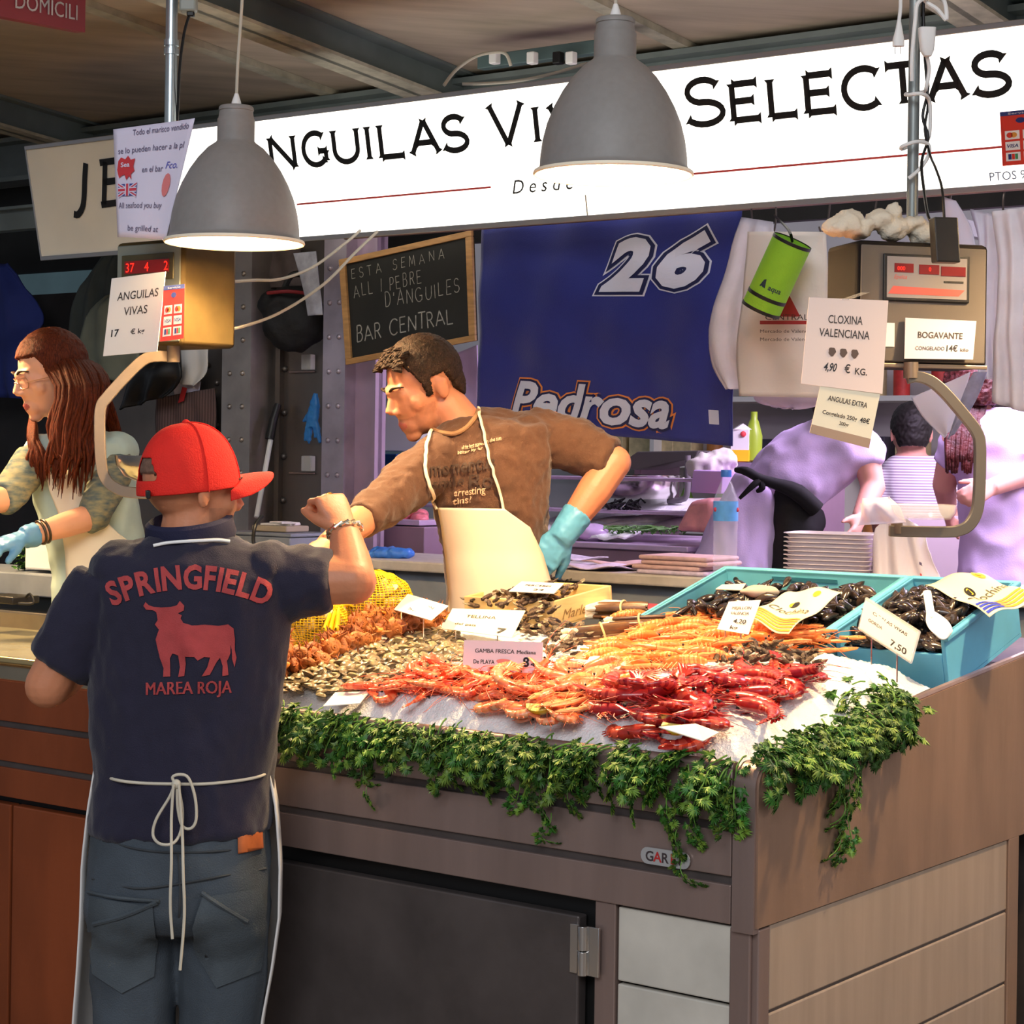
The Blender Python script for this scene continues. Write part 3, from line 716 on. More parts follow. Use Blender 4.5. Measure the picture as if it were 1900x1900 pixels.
jb_ = thing('junction_box', 'small grey junction box high on the left steel pole', 'junction box', PY(350, 22, 5.4))
mb = MB(); mb.cbox(PY(350, 2, 5.4), (.045, 0, 0), (0, .04, 0), (0, 0, .06)); mb.build('box', mat('box_grey', (150, 158, 152), .5), jb_, bevel=.006)
mb = MB(); mb.cbox(PY(354, 26, 5.4), (.02, 0, 0), (0, .02, 0), (0, 0, .015)); mb.build('plug', m_black, jb_, bevel=.003)
mb = MB(); mb.tube([PY(352, 26, 5.4), PY(342, 60, 5.4), PY(334, 120, 5.4), PY(330, 200, 5.42), PY(326, 300, 5.44)], .004, 6, sm=4); mb.build('cable', m_black, jb_)

# ---- left scale
def scale_box(root, K, dF, dS, wf, ds, zt, zb, m_f, m_s):
    mb = MB(); mb.obox(K + Z * 0, dF * wf, dS * ds, Z * (zt - zb)); mb.build('housing', m_s, root, bevel=.012, smooth=True)
    n = dF.cross(Z).normalized(); n = n if n.dot(dS) < 0 else -n
    mb = MB(); mb.obox(K + dF * .008 + n * .003 + Z * .01, dF * (wf - .016), -n * .006, Z * (zt - zb - .02)); mb.build('front_plate', m_f, root, bevel=.003)
    return lambda x, y, o=.0045: K + dF * x + Z * y + n * o
kx = PY(337, 640, 5.36); zt_ = PY(337, 441, 5.36).z; kb = kx.z
sl = thing('hanging_scale', 'red-digit hanging scale on the left pole behind the customer, lamp reflection painted on its sides', 'scale', kx)
wf = .265
f0 = scale_box(sl, kx, U, W, wf, .205, zt_, kb, mat('scale_front', (122, 128, 120), .45), mat('scale_lamp_warm', (78, 64, 36), .6, .2, spec=.2, var=.2, vs=9))  # lamp's warm reflection on the sides painted in as brass-brown
hh = zt_ - kb
fl = lambda x, y, o=.0045: f0(wf - x, y, o)
mb = MB(); mb.obox(fl(.03, hh * .62, .003), -U * .205, -W * .004, Z * hh * .25); mb.build('display_frame', mat('display_olive', (72, 66, 40), .4), sl, smooth=False, bevel=.002)
mb = MB(); mb.obox(fl(.045, hh * .69, .007), -U * .175, -W * .002, Z * hh * .12, 0)
for i, ch in enumerate('37  4   2'):
    if ch != ' ': put_text(mb, ch, lambda x, y: fl(x, y, .0102), h=.036, x=.058 + i * .019, y=hh * .705, mi=1)
mb.build('display', [m_ledoff, m_led], sl, smooth=False)
m_bar = mat('scale_bar', (138, 122, 106), .4, .55, var=.08, vs=20)
def bar(root, pts, wd_, th, m, Y, dn):
    mb = MB(); P_ = smoothpath([PY(a, b, Y) for a, b in pts], 5)
    n = V(dn).normalized(); vs = []
    for i, p in enumerate(P_):
        d = (P_[min(i + 1, len(P_) - 1)] - P_[max(i - 1, 0)]).normalized(); s_ = d.cross(n).normalized()
        vs += [p + s_ * wd_ / 2 + n * th / 2, p - s_ * wd_ / 2 + n * th / 2, p - s_ * wd_ / 2 - n * th / 2, p + s_ * wd_ / 2 - n * th / 2]
    k = len(P_); fs = [(4 * i + j, 4 * i + (j + 1) % 4, 4 * i + 4 + (j + 1) % 4, 4 * i + 4 + j) for i in range(k - 1) for j in range(4)] + [(3, 2, 1, 0), (4 * k - 4, 4 * k - 3, 4 * k - 2, 4 * k - 1)]
    mb.add(vs, fs); return mb.build('bracket', m, root, bevel=.002, ang=50)
bar(sl, [(322, 662), (296, 661), (270, 666), (240, 692), (200, 736), (187, 757), (185, 800), (188, 860), (196, 888), (214, 905), (245, 914), (330, 917)], .030, .012, m_bar, 5.42, (0, 1, 0))
mb = MB(); mb.tube([PY(322, 672, 5.42), PY(322, 636, 5.42)], .018, 12); mb.build('neck', m_bar, sl)
pc = PY(295, 846, 5.42); q = .118; mb = MB()
mb.lathe([(q, 0), (q * .97, -.025), (q * .8, -.055), (q * .5, -.072), (.002, -.076), (.002, -.072), (q * .48, -.068), (q * .78, -.05), (q * .94, -.023), (q * .975, 0)], 32, Matrix.Translation(pc), 0, True)
mb.build('pan', m_bright, sl)
mb = MB(); mb.tube([PY(295, 916, 5.42), pc - Z * .072], .012, 10); mb.build('pan_post', m_bar, sl)
card('price_card', 'white card ANGUILAS VIVAS hung on the front of the left scale', 'card', PY(208, 517, 5.2), PY(308, 504, 5.14), PY(292, 652, 5.14), PY(192, 661, 5.2), [m_card, m_cardink, m_pen],
     [('ANGUILAS', .53, .70, .15, .76, 1, dict(bold=.01)), ('VIVAS', .52, .50, .15, .44, 1, dict(bold=.01)), ('17', .18, .24, .13, .14, 2, {}), ('€ kg', .6, .25, .09, .26, 1, {})])
sticker('payment_sticker', 'red payment-card sticker beside the ANGUILAS VIVAS card', PY(304, 531, 5.10), PY(343, 527, 5.10), PY(341, 628, 5.10), PY(297, 634, 5.10))
# lilac notice
def notice():
    tl, tr, br, bl = PY(210, 240, 5.2), PY(362, 220, 5.05), PY(306, 444, 5.12), PY(218, 440, 5.2)
    def g(x, y, o=0.0):
        p = (bl * (1 - x) + br * x) * (1 - y) + (tl * (1 - x) + tr * x) * y
        return p + V((0, -1, 0)) * (.010 * math.sin(x * 5) * (1 - y) + .03 * max(0, x - .8) * y + o)
    root = thing('notice', 'lilac paper notice in Spanish and English hanging left of the left bell lamp', 'notice', bl)
    mb = MB(); mb.grid(lambda u, v: g(u, 1 - v), 16, 16); mb.build('paper', m_paper, root, solid=.0012)
    mb = MB(); h = lambda x, y: g(x, y, .003)
    L = [('Todo el marisco vendido', .60, .92, .7), ('se lo pueden hacer a la pl', .50, .765, .88), ('en el bar', .56, .58, .3), ('All seafood you buy', .42, .265, .74), ('be grilled at', .52, .06, .58)]
    for s_, x, y, w_ in L: put_text(mb, s_, h, h=.075, w=w_, x=x, y=y, mi=0)
    put_text(mb, 'Fco.', h, h=.085, w=.17, x=.83, y=.60, mi=1, shear=.2)
    mb.build('lettering', [mat('notice_ink', (96, 88, 120), .6), mat('notice_blue', (92, 96, 190), .6)], root, smooth=False)
    mb = MB(); k = lambda x, y: g(x, y, .004)
    blob = [(.04, .62), (.06, .70), (.1, .73), (.16, .71), (.2, .74), (.24, .70), (.30, .71), (.28, .64), (.30, .60), (.25, .57), (.26, .52), (.22, .555), (.18, .52), (.15, .57), (.1, .56), (.07, .54), (.05, .58)]
    mb.add([k(*p) for p in blob], [tuple(range(len(blob)))], 0)
    put_text(mb, 'Sea', lambda x, y: g(x, y, .0048), h=.06, w=.13, x=.16, y=.64, mi=1, bold=.02)
    mb.build('lobster_mark', [mat('mark_red', (206, 60, 66), .6), m_paper], root, smooth=False)
    mb = MB(); x0, x1, y0, y1 = .05, .35, .375, .485; R2(mb, k, x0, y0, x1, y1, 0); xm, ym = (x0 + x1) / 2, (y0 + y1) / 2
    k2 = lambda x, y: g(x, y, .0046); k3 = lambda x, y: g(x, y, .0052)
    for a, b in (((x0, y0), (x1, y1)), ((x0, y1), (x1, y0))):
        for w_, mi, kk in ((.018, 1, k2), (.007, 2, k3)):
            mb.add([kk(a[0], a[1] - w_), kk(a[0], a[1] + w_), kk(b[0], b[1] + w_), kk(b[0], b[1] - w_)], [(0, 1, 2, 3)], mi)
    k4 = lambda x, y: g(x, y, .0058); k5 = lambda x, y: g(x, y, .0064)
    R2(mb, k4, xm - .035, y0, xm + .035, y1, 1); R2(mb, k4, x0, ym - .022, x1, ym + .022, 1); R2(mb, k5, xm - .018, y0, xm + .018, y1, 2); R2(mb, k5, x0, ym - .012, x1, ym + .012, 2)
    mb.build('flag_mark', [mat('flag_navy', (70, 74, 150), .6), m_paper, mat('flag_red', (206, 66, 86), .6)], root, smooth=False)
    mb = MB(); mb.add([k(.80 + .06 * math.cos(a), .46 + .10 * math.sin(a)) for a in [i * PI / 6 for i in range(12)]], [tuple(range(12))]); mb.build('shell_mark', mat('mark_pink', (226, 130, 130), .6), root, smooth=False)
notice()

# ---- right scale
dF = V((.972, .236, 0)).normalized(); dS = V((-.236, .972, 0))
K = PY(1588, 678, 4.18); zt_ = PY(1588, 444, 4.18).z; hh = zt_ - K.z; wf = .302
srt = thing('hanging_scale', 'grey hanging scale with three red readouts and a folded rag on top', 'scale', K)
f1 = scale_box(srt, K, dF, dS, wf, .17, zt_, K.z, mat('scale_grey', (104, 96, 88), .6, spec=.2, var=.06, vs=6), mat('scale_dark', (26, 23, 22), .75, spec=.08))
sx = lambda px: (px - 1592) / 258 * wf
sy = lambda py: (682 - py) / 238 * hh
nF = dF.cross(Z); nF = nF if nF.dot(dS) < 0 else -nF
def fbox(x0, y0, x1, y1, o, th, m, name, **k):
    mb = MB(); mb.obox(f1(sx(x0), sy(y1), o), dF * (sx(x1) - sx(x0)), nF * th, Z * (sy(y0) - sy(y1))); return mb.build(name, m, srt, smooth=False, **k)
fbox(1640, 469, 1808, 558, .003, .006, m_blackp, 'display_frame', bevel=.002)
fbox(1646, 474, 1802, 552, .009, .001, mat('display_grey', (150, 142, 138), .4), 'display_panel')
mb = MB()
for x0, y0, x1, y1 in ((1660, 487, 1697, 504), (1708, 488, 1747, 506), (1751, 490, 1799, 508)):
    mb.obox(f1(sx(x0), sy(y1), .0101), dF * (sx(x1) - sx(x0)), nF * .001, Z * (sy(y0) - sy(y1)), 0)
for x, ch in ((1666, '000'), (1722, '0')): put_text(mb, ch, lambda a, b: f1(a, b, .0115), h=.012, x=sx(x) + .008, y=sy(500), mi=1)
mb.build('display', [m_ledoff, m_led], srt, smooth=False)
mb = MB()
A = [(1648, 545), (1658, 530), (1798, 534), (1786, 546)]
mb.add([f1(sx(a), sy(b), .0105) for a, b in A], [(0, 1, 2, 3)], 0); put_text(mb, 'Epelsa', lambda a, b: f1(a, b, .0105), h=.012, x=sx(1672), y=sy(516), mi=0, shear=.3)
mb.obox(f1(sx(1757), sy(521), .0102), dF * (sx(1795) - sx(1757)), nF * .001, Z * .004, 1); mb.build('display_print', [mat('print_red', (216, 96, 84), .5), m_black], srt, smooth=False)
fbox(1596, 676, 1846, 684, .002, .006, m_bar, 'trim_strip', bevel=.002)
fbox(1642, 600, 1664, 645, .001, .004, m_card, 'label_sticker')
mb = MB(); mb.tube([PY(1690, 702, 4.2), PY(1690, 672, 4.2)], .016, 12); mb.build('neck', m_bar, srt)
bar(srt, [(1682, 703), (1700, 699), (1725, 706), (1752, 728), (1790, 772), (1812, 802), (1818, 830), (1817, 900), (1813, 945), (1800, 972), (1780, 984), (1750, 987), (1650, 985)], .0235, .02, mat('scale_bar_grey', (118, 110, 100), .4, .5), 4.2, (0, 1, 0))
mb = MB(); mb.tube([PY(1664, 990, 4.2), PY(1664, 962, 4.2)], .0125, 12); mb.build('pan_post', m_bar, srt)
pc = PY(1684, 962, 4.2); q = .098; mb = MB()
mb.lathe([(.002, 0), (q * .9, 0), (q, .012), (q * 1.03, .03), (q * 1.01, .03), (q * .97, .014), (q * .88, .004), (.002, .004)], 32, Matrix.Translation(pc), 0, True); mb.build('pan', mat('pan_glassy', (225, 222, 224), .08, alpha=.28), srt)
# rag
mb = MB(); c = PY(1634, 426, 4.24)
for i in range(9):
    u_ = i / 8; mb.ell(c + dF * (u_ - .5) * .20 + Z * (.012 * math.sin(i * 2.1) + .012 - .02 * abs(u_ - .55)), (.028, .034, .016 + .006 * math.sin(i * 1.7)), Matrix.Rotation(.5 * math.sin(i * 1.9), 3, 'Z'), 12, 8)
mb.ell(c + dF * .03 + Z * .034, (.016, .016, .022)); mb.ell(c - dF * .075 + Z * .002, (.035, .035, .016))
rag = wrinkle(remeshed(mb, .006, 3), .006, 38, seed=3).build('rag', mat('rag_cream', (224, 212, 190), .9, bump=.3, bs=200), ang=180); tag(rag, 'crumpled cream rag lying on top of the right scale', 'rag')
# cards on the right scale
cx_card = card('price_card', 'pinkish card CLOXINA VALENCIANA with three little shells and a price per kilo', 'card', PY(1501, 552, 3.98), PY(1648, 558, 3.98), PY(1637, 731, 3.96), PY(1486, 712, 3.96), [mat('card_pink', (240, 214, 200), .6), m_cardink, m_pen, mat('shell_brown', (100, 78, 66), .6)],
     [('CLOXINA', .48, .72, .13, .43, 1, dict(bold=.008)), ('VALENCIANA', .48, .565, .13, .63, 1, dict(bold=.008)), ('4,90', .34, .18, .13, .16, 2, dict(shear=.3)), ('€', .55, .18, .13, .07, 1, {}), ('KG.', .72, .175, .1, .15, 1, {})],
     extra=lambda mb, fn: [mb.add([fn(cx_ + .045 * math.cos(a) * (1 + .12 * math.cos(5 * a)), .40 + .05 * math.sin(a) * (1 + .15 * math.sin(3 * a))) for a in [i * PI / 8 for i in range(16)]], [tuple(range(16))], 3) for cx_ in (.345, .485, .625)])
mb = MB(); a = PY(1568, 556, 3.976); b = f1(.02, hh * .58, .0); mb.obox(a - V((.006, 0, 0)), V((.014, 0, 0)), b - a, V((0, 0, .0015))); mb.build('tape', m_clear, cx_card, smooth=False)
card('price_card', 'small cream card ANGULAS EXTRA taped below the pink card', 'card', PY(1524, 706, 3.9625), PY(1634, 725, 3.9625), PY(1612, 832, 3.95), PY(1502, 803, 3.95), [m_cream, m_cardink, m_pen, mat('card_edge', (170, 140, 116), .6)],
     [('ANGULAS EXTRA', .5, .66, .13, .66, 1, {}), ('Congelado 250g', .42, .40, .1, .58, 1, {}), ('48€', .84, .40, .12, .16, 2, dict(bold=.02)), ('200gr', .52, .27, .09, .16, 1, {})], extra=lambda mb, fn: R2(mb, fn, 0, 0, 1, .16, 3))
card('price_card', 'lilac card BOGAVANTE CONGELADO on the front of the grey scale', 'card', f1(sx(1682), sy(590), .010), f1(sx(1821), sy(592), .010), f1(sx(1812), sy(666), .018), f1(sx(1678), sy(668), .018), [mat('card_lilac', (218, 206, 208), .6), m_cardink, m_pen],
     [('BOGAVANTE', .5, .52, .22, .64, 1, dict(bold=.02)), ('CONGELADO', .36, .22, .13, .42, 1, dict(bold=.01)), ('14€', .68, .2, .22, .16, 2, dict(bold=.02)), ('kilo', .86, .2, .12, .12, 1, {})])
# adapter, plug and cords by the right pole
ad = thing('power_adapter', 'black power adapter dangling on its wire in front of the grey scale', 'adapter', PY(1760, 488, 4.02))
mb = MB(); a = PY(1738, 486, 4.02); mb.obox(a, V((.050, .005, .0)), V((-.004, .035, 0)), PY(1733, 402, 4.02) - a); mb.build('block', m_blackp, ad, bevel=.003, smooth=False)
mb = MB(); mb.tube([PY(1752, 404, 4.03), PY(1748, 350, 4.06), PY(1736, 312, 4.15), PY(1726, 288, 4.25), PY(1716, 240, 4.28), PY(1722, 190, 4.28), PY(1716, 110, 4.28), PY(1712, 40, 4.3), PY(1712, -120, 4.3)], .0028, 6, sm=4); mb.build('wire', m_black, ad)
mb = MB(); mb.tube([PY(1734, 420, 4.06), PY(1722, 400, 4.08), PY(1714, 350, 4.2), PY(1710, 300, 4.26), PY(1722, 255, 4.28), PY(1712, 215, 4.28), PY(1722, 160, 4.28), PY(1714, 60, 4.29), PY(1714, -120, 4.3)], .0032, 6, sm=4); mb.build('wire', m_black, ad)
wc = thing('extension_cord', 'white cord coiled loosely around the grey pole, its socket at the top', 'cord', PY(1720, 104, 4.24))
mb = MB(); mb.tube([PY(1692, -150, 4.28), PY(1704, -20, 4.27), PY(1740, 18, 4.26), PY(1756, 36, 4.26), PY(1748, -4, 4.26), PY(1706, 2, 4.25), PY(1698, 40, 4.25), PY(1692, 110, 4.25), PY(1692, 150, 4.26)], .0045, 8, sm=5); mb.build('cord', m_white, wc)
pts = [(1720, 104, 4.25), (1724, 130, 4.26), (1718, 165, 4.27), (1716, 170, 4.33), (1684, 174, 4.31), (1684, 176, 4.26), (1710, 174, 4.245), (1724, 186, 4.27), (1726, 220, 4.28), (1722, 258, 4.29), (1700, 262, 4.33), (1676, 276, 4.29), (1674, 272, 4.26), (1700, 263, 4.255), (1722, 268, 4.27), (1722, 290, 4.27), (1706, 314, 4.265), (1686, 331, 4.27)]
mb = MB(); mb.tube([PY(*p) for p in pts], .0042, 8, sm=5); mb.build('cord', m_white, wc)
mb = MB(); a = PY(1704, 102, 4.24)
mb.loft([(PY(1721, 104, 4.24), V((.008, 0, 0)), V((0, .008, 0))), (PY(1720, 94, 4.24), V((.014, 0, 0)), V((0, .012, 0))), (PY(1720, 68, 4.24), V((.017, 0, 0)), V((0, .014, 0))), (PY(1720, 52, 4.24), V((.018, 0, 0)), V((0, .015, 0)))], 20, p=4); mb.build('socket', m_white, wc)
pg = thing('plug', 'white two-pin plug dangling in front of the sign left of the grey pole', 'plug', PY(1666, 100, 4.24))
mb = MB(); mb.loft([(PY(1667, 86, 4.24), V((.0125, 0, 0)), V((0, .009, 0))), (PY(1667, 74, 4.24), V((.0125, 0, 0)), V((0, .009, 0))), (PY(1668, 52, 4.24), V((.007, 0, 0)), V((0, .006, 0))), (PY(1668, 38, 4.24), V((.004, 0, 0)), V((0, .004, 0)))], 16); mb.build('plug_body', m_white, pg)
for x in (1662, 1672): mb = MB(); mb.tube([PY(x, 86, 4.24), PY(x, 100, 4.24)], .0022, 8); mb.build('pin', m_bright, pg)
mb = MB(); mb.tube([PY(1668, 40, 4.24), PY(1671, 0, 4.24), PY(1664, -60, 4.25), PY(1672, -150, 4.3)], .004, 8, sm=4); mb.build('cord', m_white, pg)

# ---- chalkboard
ch = thing('chalkboard', 'black chalkboard in a wooden frame announcing the week\'s eel dish', 'chalkboard', PT(760, 655, 2.25))
q = [PT(634, 482, 2.24), PT(880, 427, 2.24), PT(887, 632, 2.27), PT(647, 677, 2.27)]
fb = quad_fn(*q, 0); fq = quad_fn(*q, .012); nn = (fq(0, 0) - fb(0, 0))
mb = MB(); mb.prism([fb(0, 0), fb(1, 0), fb(1, 1), fb(0, 1)], nn * .6); mb.build('slate', mat('slate', (30, 29, 25), .75, var=.25, vs=6), ch, smooth=False)
for a, b, c_, d_ in ((0, 0, 1, .055), (0, .945, 1, 1), (0, .055, .045, .945), (.955, .055, 1, .945)):
    mb = MB(); mb.prism([fb(a, b), fb(c_, b), fb(c_, d_), fb(a, d_)], nn * 1.5); mb.build('frame_rail', mat('frame_wood', (176, 132, 80), .5, var=.2, vs=14, stretch=(1, 1, 6)), ch, smooth=False, bevel=.002)
sw_ = (q[1] - q[0]).length; sh_ = (q[0] - q[3]).length
fz = quad_fn(*q, .0085); ff = lambda x, y: fz(x / sw_, y / sh_)
mb = MB(); u1 = sh_
def chalk(txt, x, y, h, w_, k, wd_=.075):
    L = sum(STROKES[c][1] for c in txt) + .2 * (len(txt) - 1)
    put_strokes(mb, txt, ff, h * u1, x * sw_, y * sh_, wd_, 0, (w_ * sw_ / (h * u1) - sum(STROKES[c][1] for c in txt) * k) / max(len(txt), 1), k, .07)
chalk('ESTA SEMANA', .08, .80, .095, .74, .8, .06); chalk('ALL I PEBRE', .09, .62, .12, .54, .7, .06); chalk("D'ANGUILES", .33, .465, .13, .58, .72, .06); chalk('BAR CENTRAL', .09, .20, .145, .76, .85, .085)
mb.build('chalk_lettering', mat('chalk', (150, 146, 136), .9, var=.35, vs=60), ch, smooth=False)

# ---- blue flag
fg = thing('flag', 'royal blue cloth flag printed 26 and Pedrosa hanging under the lit sign', 'flag', PT(1120, 800, 1.98))
q = [PT(896, 404, 1.98), PT(1374, 384, 1.98), PT(1361, 828, 1.98), PT(880, 788, 1.98)]
def flagp(x, y, o=0.0):
    p = (q[3] * (1 - x) + q[2] * x) * (1 - y) + (q[0] * (1 - x) + q[1] * x) * y
    w = .010 * math.sin(x * 11 + y * 3) * (1.2 - y) + .008 * math.sin(x * 23 - y * 5) + .012 * math.sin(y * 6 + x * 2) + .004 * math.sin(14 * (x + y * 1.3))
    return p + W * (w - o)
mb = MB(); mb.grid(lambda u, v: flagp(u, 1 - v), 60, 44); mb.build('cloth', mat('flag_blue', (20, 32, 116), .75, var=.08, vs=5, bump=.15, bs=300, sheen=.3), fg, solid=-.002, ang=180)
fu = lambda px, py: ((px - (880 + (893 - 880) * (1 - (py - 410) / 380.))) / 481.0, 1 - (py - (412 - 14 * (px - 893) / 480)) / (378 + 38 * (px - 880) / 480))
def flag_text(txt, x0, x1, yb, h, layers, shear, part, bold0=0.0):
    (a, b), (c, d) = fu(x0, yb), fu(x1, yb); vs, fs = text2d(txt, bold0, shear, 'LEFT')
    w_ = max(v[0] for v in vs) - min(v[0] for v in vs); mn = min(v[0] for v in vs)
    for i, (bo, mi) in enumerate(layers):
        mb = MB(); vs2, fs2 = fine2d(*text2d(txt, bold0 + bo, shear, 'LEFT'), .09)
        mb.add([flagp(a + (v[0] - mn) / w_ * (c - a), b + v[1] * h, .0035 + .0022 * i) for v in vs2], fs2, 0)
        mb.build(part, mi, fg, smooth=False)
mwf, mnv, mor = mat('flag_white', (206, 206, 222), .7), mat('flag_navy_print', (16, 22, 70), .7), mat('flag_orange', (222, 130, 62), .7)
flag_text('2', 1128, 1216, 541, .305, [(.085, mwf), (.065, mnv), (.02, mwf)], .30, 'number_print', .03)
flag_text('6', 1234, 1318, 534, .305, [(.085, mwf), (.065, mnv), (.02, mwf)], .30, 'number_print', .03)
flag_text('Pedrosa', 950, 1248, 772, .235, [(.085, mor), (.055, mnv), (.012, mwf)], .25, 'name_print', .02)
mb = MB(); a, b = fu(1326, 765); R2(mb, lambda x, y: flagp(a + x * .02, b + y * .03, .003), -1, -1, 1, 1, 0); mb.build('care_label', mwf, fg, smooth=False)
# rail and hooks below the sign
mb = MB(); a, b = PT(640, 432, 1.93), PT(1990, 352, 1.93); zr = (a.z + b.z) / 2; a.z = b.z = zr; mb.tube([a, b], .008, 8); rl = tag(mb.build('hanging_rail', m_steel), 'thin steel rail running below the back of the lit sign', 'rail')
m_hook = mat('hook_steel', (120, 112, 108), .3, .9)
hk = None
HL = ['just right of the flag', 'over the green cooler', 'left of the crumpled rag', 'above the grey scale', 'behind the black adapter', 'at the far right of the rail']
for i, px in enumerate((1395, 1436, 1532, 1618, 1758, 1862)):
    p = PT(px, 380, 1.93); p.z = zr
    if hk is None:
        mb = MB(); mb.tube([(0, 0, -.004), (.006, .008, .012), (0, .0, .016), (-.004, -.012, .004), (0, -.010, -.03), (0, -.004, -.07), (0, .012, -.085), (0, .018, -.07)], .003, 6, sm=4)
        hk = mb.build('hook', m_hook, local=True); hk.location = p; tag(hk, 'steel hook on the sign rail, ' + HL[i], 'hook', 'hooks on the rail')
    else: dup(hk, TRS(p, (0, 0, i * .6)), 'steel hook on the sign rail, ' + HL[i])
# ---- bags, cooler
sheet('plastic_bag', 'plain white carrier bag hanging against the right edge of the flag', 'bag', [(1372, 402), (1340, 520), (1312, 610), (1318, 680), (1342, 722)], [(1436, 412), (1448, 520), (1442, 600), (1432, 680), (1398, 722)], 1.80, m_plast, .012, 2.3, depth=.05, seed=1)
bg_ = sheet('plastic_bag', 'white carrier bag printed CENTRAL behind the green cooler', 'bag', [(1388, 430), (1380, 520), (1366, 640), (1372, 735)], [(1532, 430), (1536, 540), (1532, 640), (1528, 738)], 1.70, mat('bag_warm', (224, 214, 208), .45, bump=.25, bs=20), .008, 1.7, depth=.04, seed=4)
mb = MB(); B_ = lambda x, y: PT(1430 + x * 100, 700 - y * 150, 1.625)
mb.add([B_(-.05, .75), B_(.55, .75), B_(.28, 1.1)], [(0, 1, 2)], 0); R2(mb, B_, -.2, .655, .72, .70, 0); put_text(mb, 'CENTRAL', B_, h=.1, w=.8, x=.3, y=.71, mi=1)
for i in range(2): put_text(mb, 'Mercado de Valencia', B_, h=.06, w=.95, x=.28, y=.55 - i * .1, mi=1)
mb.build('print', [mat('print_maroon', (150, 40, 44), .5), m_cardink], bg_, smooth=False)
sheet('plastic_bag', 'lilac-lit carrier bag hanging lowest, below the CENTRAL bag', 'bag', [(1392, 690), (1394, 722), (1402, 746), (1440, 756)], [(1535, 690), (1530, 725), (1515, 752), (1480, 760)], 1.86, m_plast2, .008, 2, depth=.03, seed=2)
for i, (l, r_, lab, sd_) in enumerate((([(1838, 392), (1850, 500), (1842, 620), (1838, 745)], [(1905, 385), (1915, 500), (1910, 640), (1915, 770)], 'white bag hanging at the right edge beside the grey scale', 3), ([(1800, 388), (1815, 470), (1800, 600), (1812, 700)], [(1856, 400), (1860, 480), (1850, 600), (1846, 705)], 'thin crumpled bag hanging directly behind the grey scale', 7))):
    sheet('plastic_bag', lab, 'bag', l, r_, 1.72 + i * .12, m_plast, .012, 2.4, depth=.03, seed=sd_)
sheet('paper_sheet', 'lilac sheet of paper hanging above the black adapter', 'paper', [(1750, 365), (1752, 420), (1756, 470)], [(1772, 372), (1800, 420), (1812, 470)], 1.78, m_paper, .004, 1, seed=1)
sheet('paper_sheet', 'tilted lilac sheet of paper hanging below the grey scale', 'paper', [(1690, 738), (1716, 780), (1750, 812)], [(1800, 690), (1785, 740), (1764, 800)], 1.80, m_paper, .006, 1, seed=2)
sheet('paper_sheet', 'narrow folded newspaper hanging under the grey scale by the bracket', 'paper', [(1806, 690), (1790, 720), (1756, 815)], [(1830, 690), (1808, 745), (1768, 806)], 1.76, mat('newsprint', (150, 150, 180), .8, var=.2, vs=30), .004, 1, seed=3)
gc = thing('bottle_cooler', 'lime green neoprene bottle cooler hanging tilted from the sign rail', 'cooler', PT(1440, 590, 1.5))
a, b = PT(1470, 448, 1.52), PT(1412, 574, 1.52); x_, y_, d_ = frame(b - a); M = Matrix((x_, y_, d_)).transposed().to_4x4(); M.translation = a; L = (b - a).length; r_ = 37 / 690
mb = MB(); mb.lathe([(r_ * .96, .0), (r_, .0), (r_, L), (r_ * .2, L), (r_ * .2, L - .01), (r_ * .96, L - .01)], 36, M, 0, True); mb.build('sleeve', mat('neoprene_lime', (134, 190, 44), .8, bump=.2, bs=250), gc)
for z0, z1 in ((-.003, .006), (L - .006, L + .003), (L * .78, L * .83)): mb = MB(); mb.lathe([(r_ * .98, z0), (r_ * 1.015, z0), (r_ * 1.015, z1), (r_ * .98, z1)], 36, M, 0, True); mb.build('band', m_black, gc)
mb = MB(); mb.tube([a, a + V((-.01, 0, .03)), PT(1437, 400, 1.9)], .004, 6, sm=3); mb.build('cord', m_black, gc)
mb = MB(); c = a.lerp(b, .62); nrm = (EYEP - c); nrm = (nrm - d_ * nrm.dot(d_)).normalized(); tx = nrm.cross(d_).normalized(); tx = tx if tx.x > 0 else -tx
fnx = lambda x, y: c + tx * math.sin(x / r_) * r_ * 1.01 + nrm * math.cos(x / r_) * r_ * 1.01 - d_ * y
put_text(mb, 'aqua', fnx, h=.02, x=.012, y=-.012, bold=.02); mb.add([fnx(-.02 + q_[0], q_[1]) for q_ in ((-.012, -.012), (.006, -.012), (0, .012), (-.006, .008))], [(0, 1, 2, 3)]); mb.build('logo', mat('logo_navy', (20, 40, 60), .6), gc, smooth=False)

# ---- cables
def cable(label, pts, r_, m=m_cord):
    mb = MB(); mb.tube([PY(*p) for p in pts], r_, 8, sm=6); return tag(mb.build('cable', m), label, 'cable')
cable('upper beige cable looping from the left scale to the sign', [(416, 524, 5.5), (470, 520, 5.7), (520, 518, 5.8), (580, 496, 5.95), (640, 452, 6.1), (668, 428, 6.2)], .0045)
cable('lower beige cable running from the left scale past the chalkboard corner', [(416, 612, 5.5), (450, 606, 5.6), (520, 580, 5.75), (600, 528, 5.9), (660, 468, 6.05), (700, 430, 6.15)], .0045)
cable('white cable arching above the sign to a plug', [(824, 158, 6.35), (846, 130, 6.4), (880, 106, 6.4), (915, 97, 6.4), (938, 100, 6.4), (948, 122, 6.4)], .0055)
cable('white cable lying along the top edge of the sign', [(858, 156, 6.3), (900, 155, 6.28), (960, 150, 6.2), (1020, 138, 6.1), (1088, 118, 6.0)], .005)
pg2 = thing('power_strip', 'row of sockets and plugs on the beam above the sign', 'power strip', PT(990, 128, 2.15))
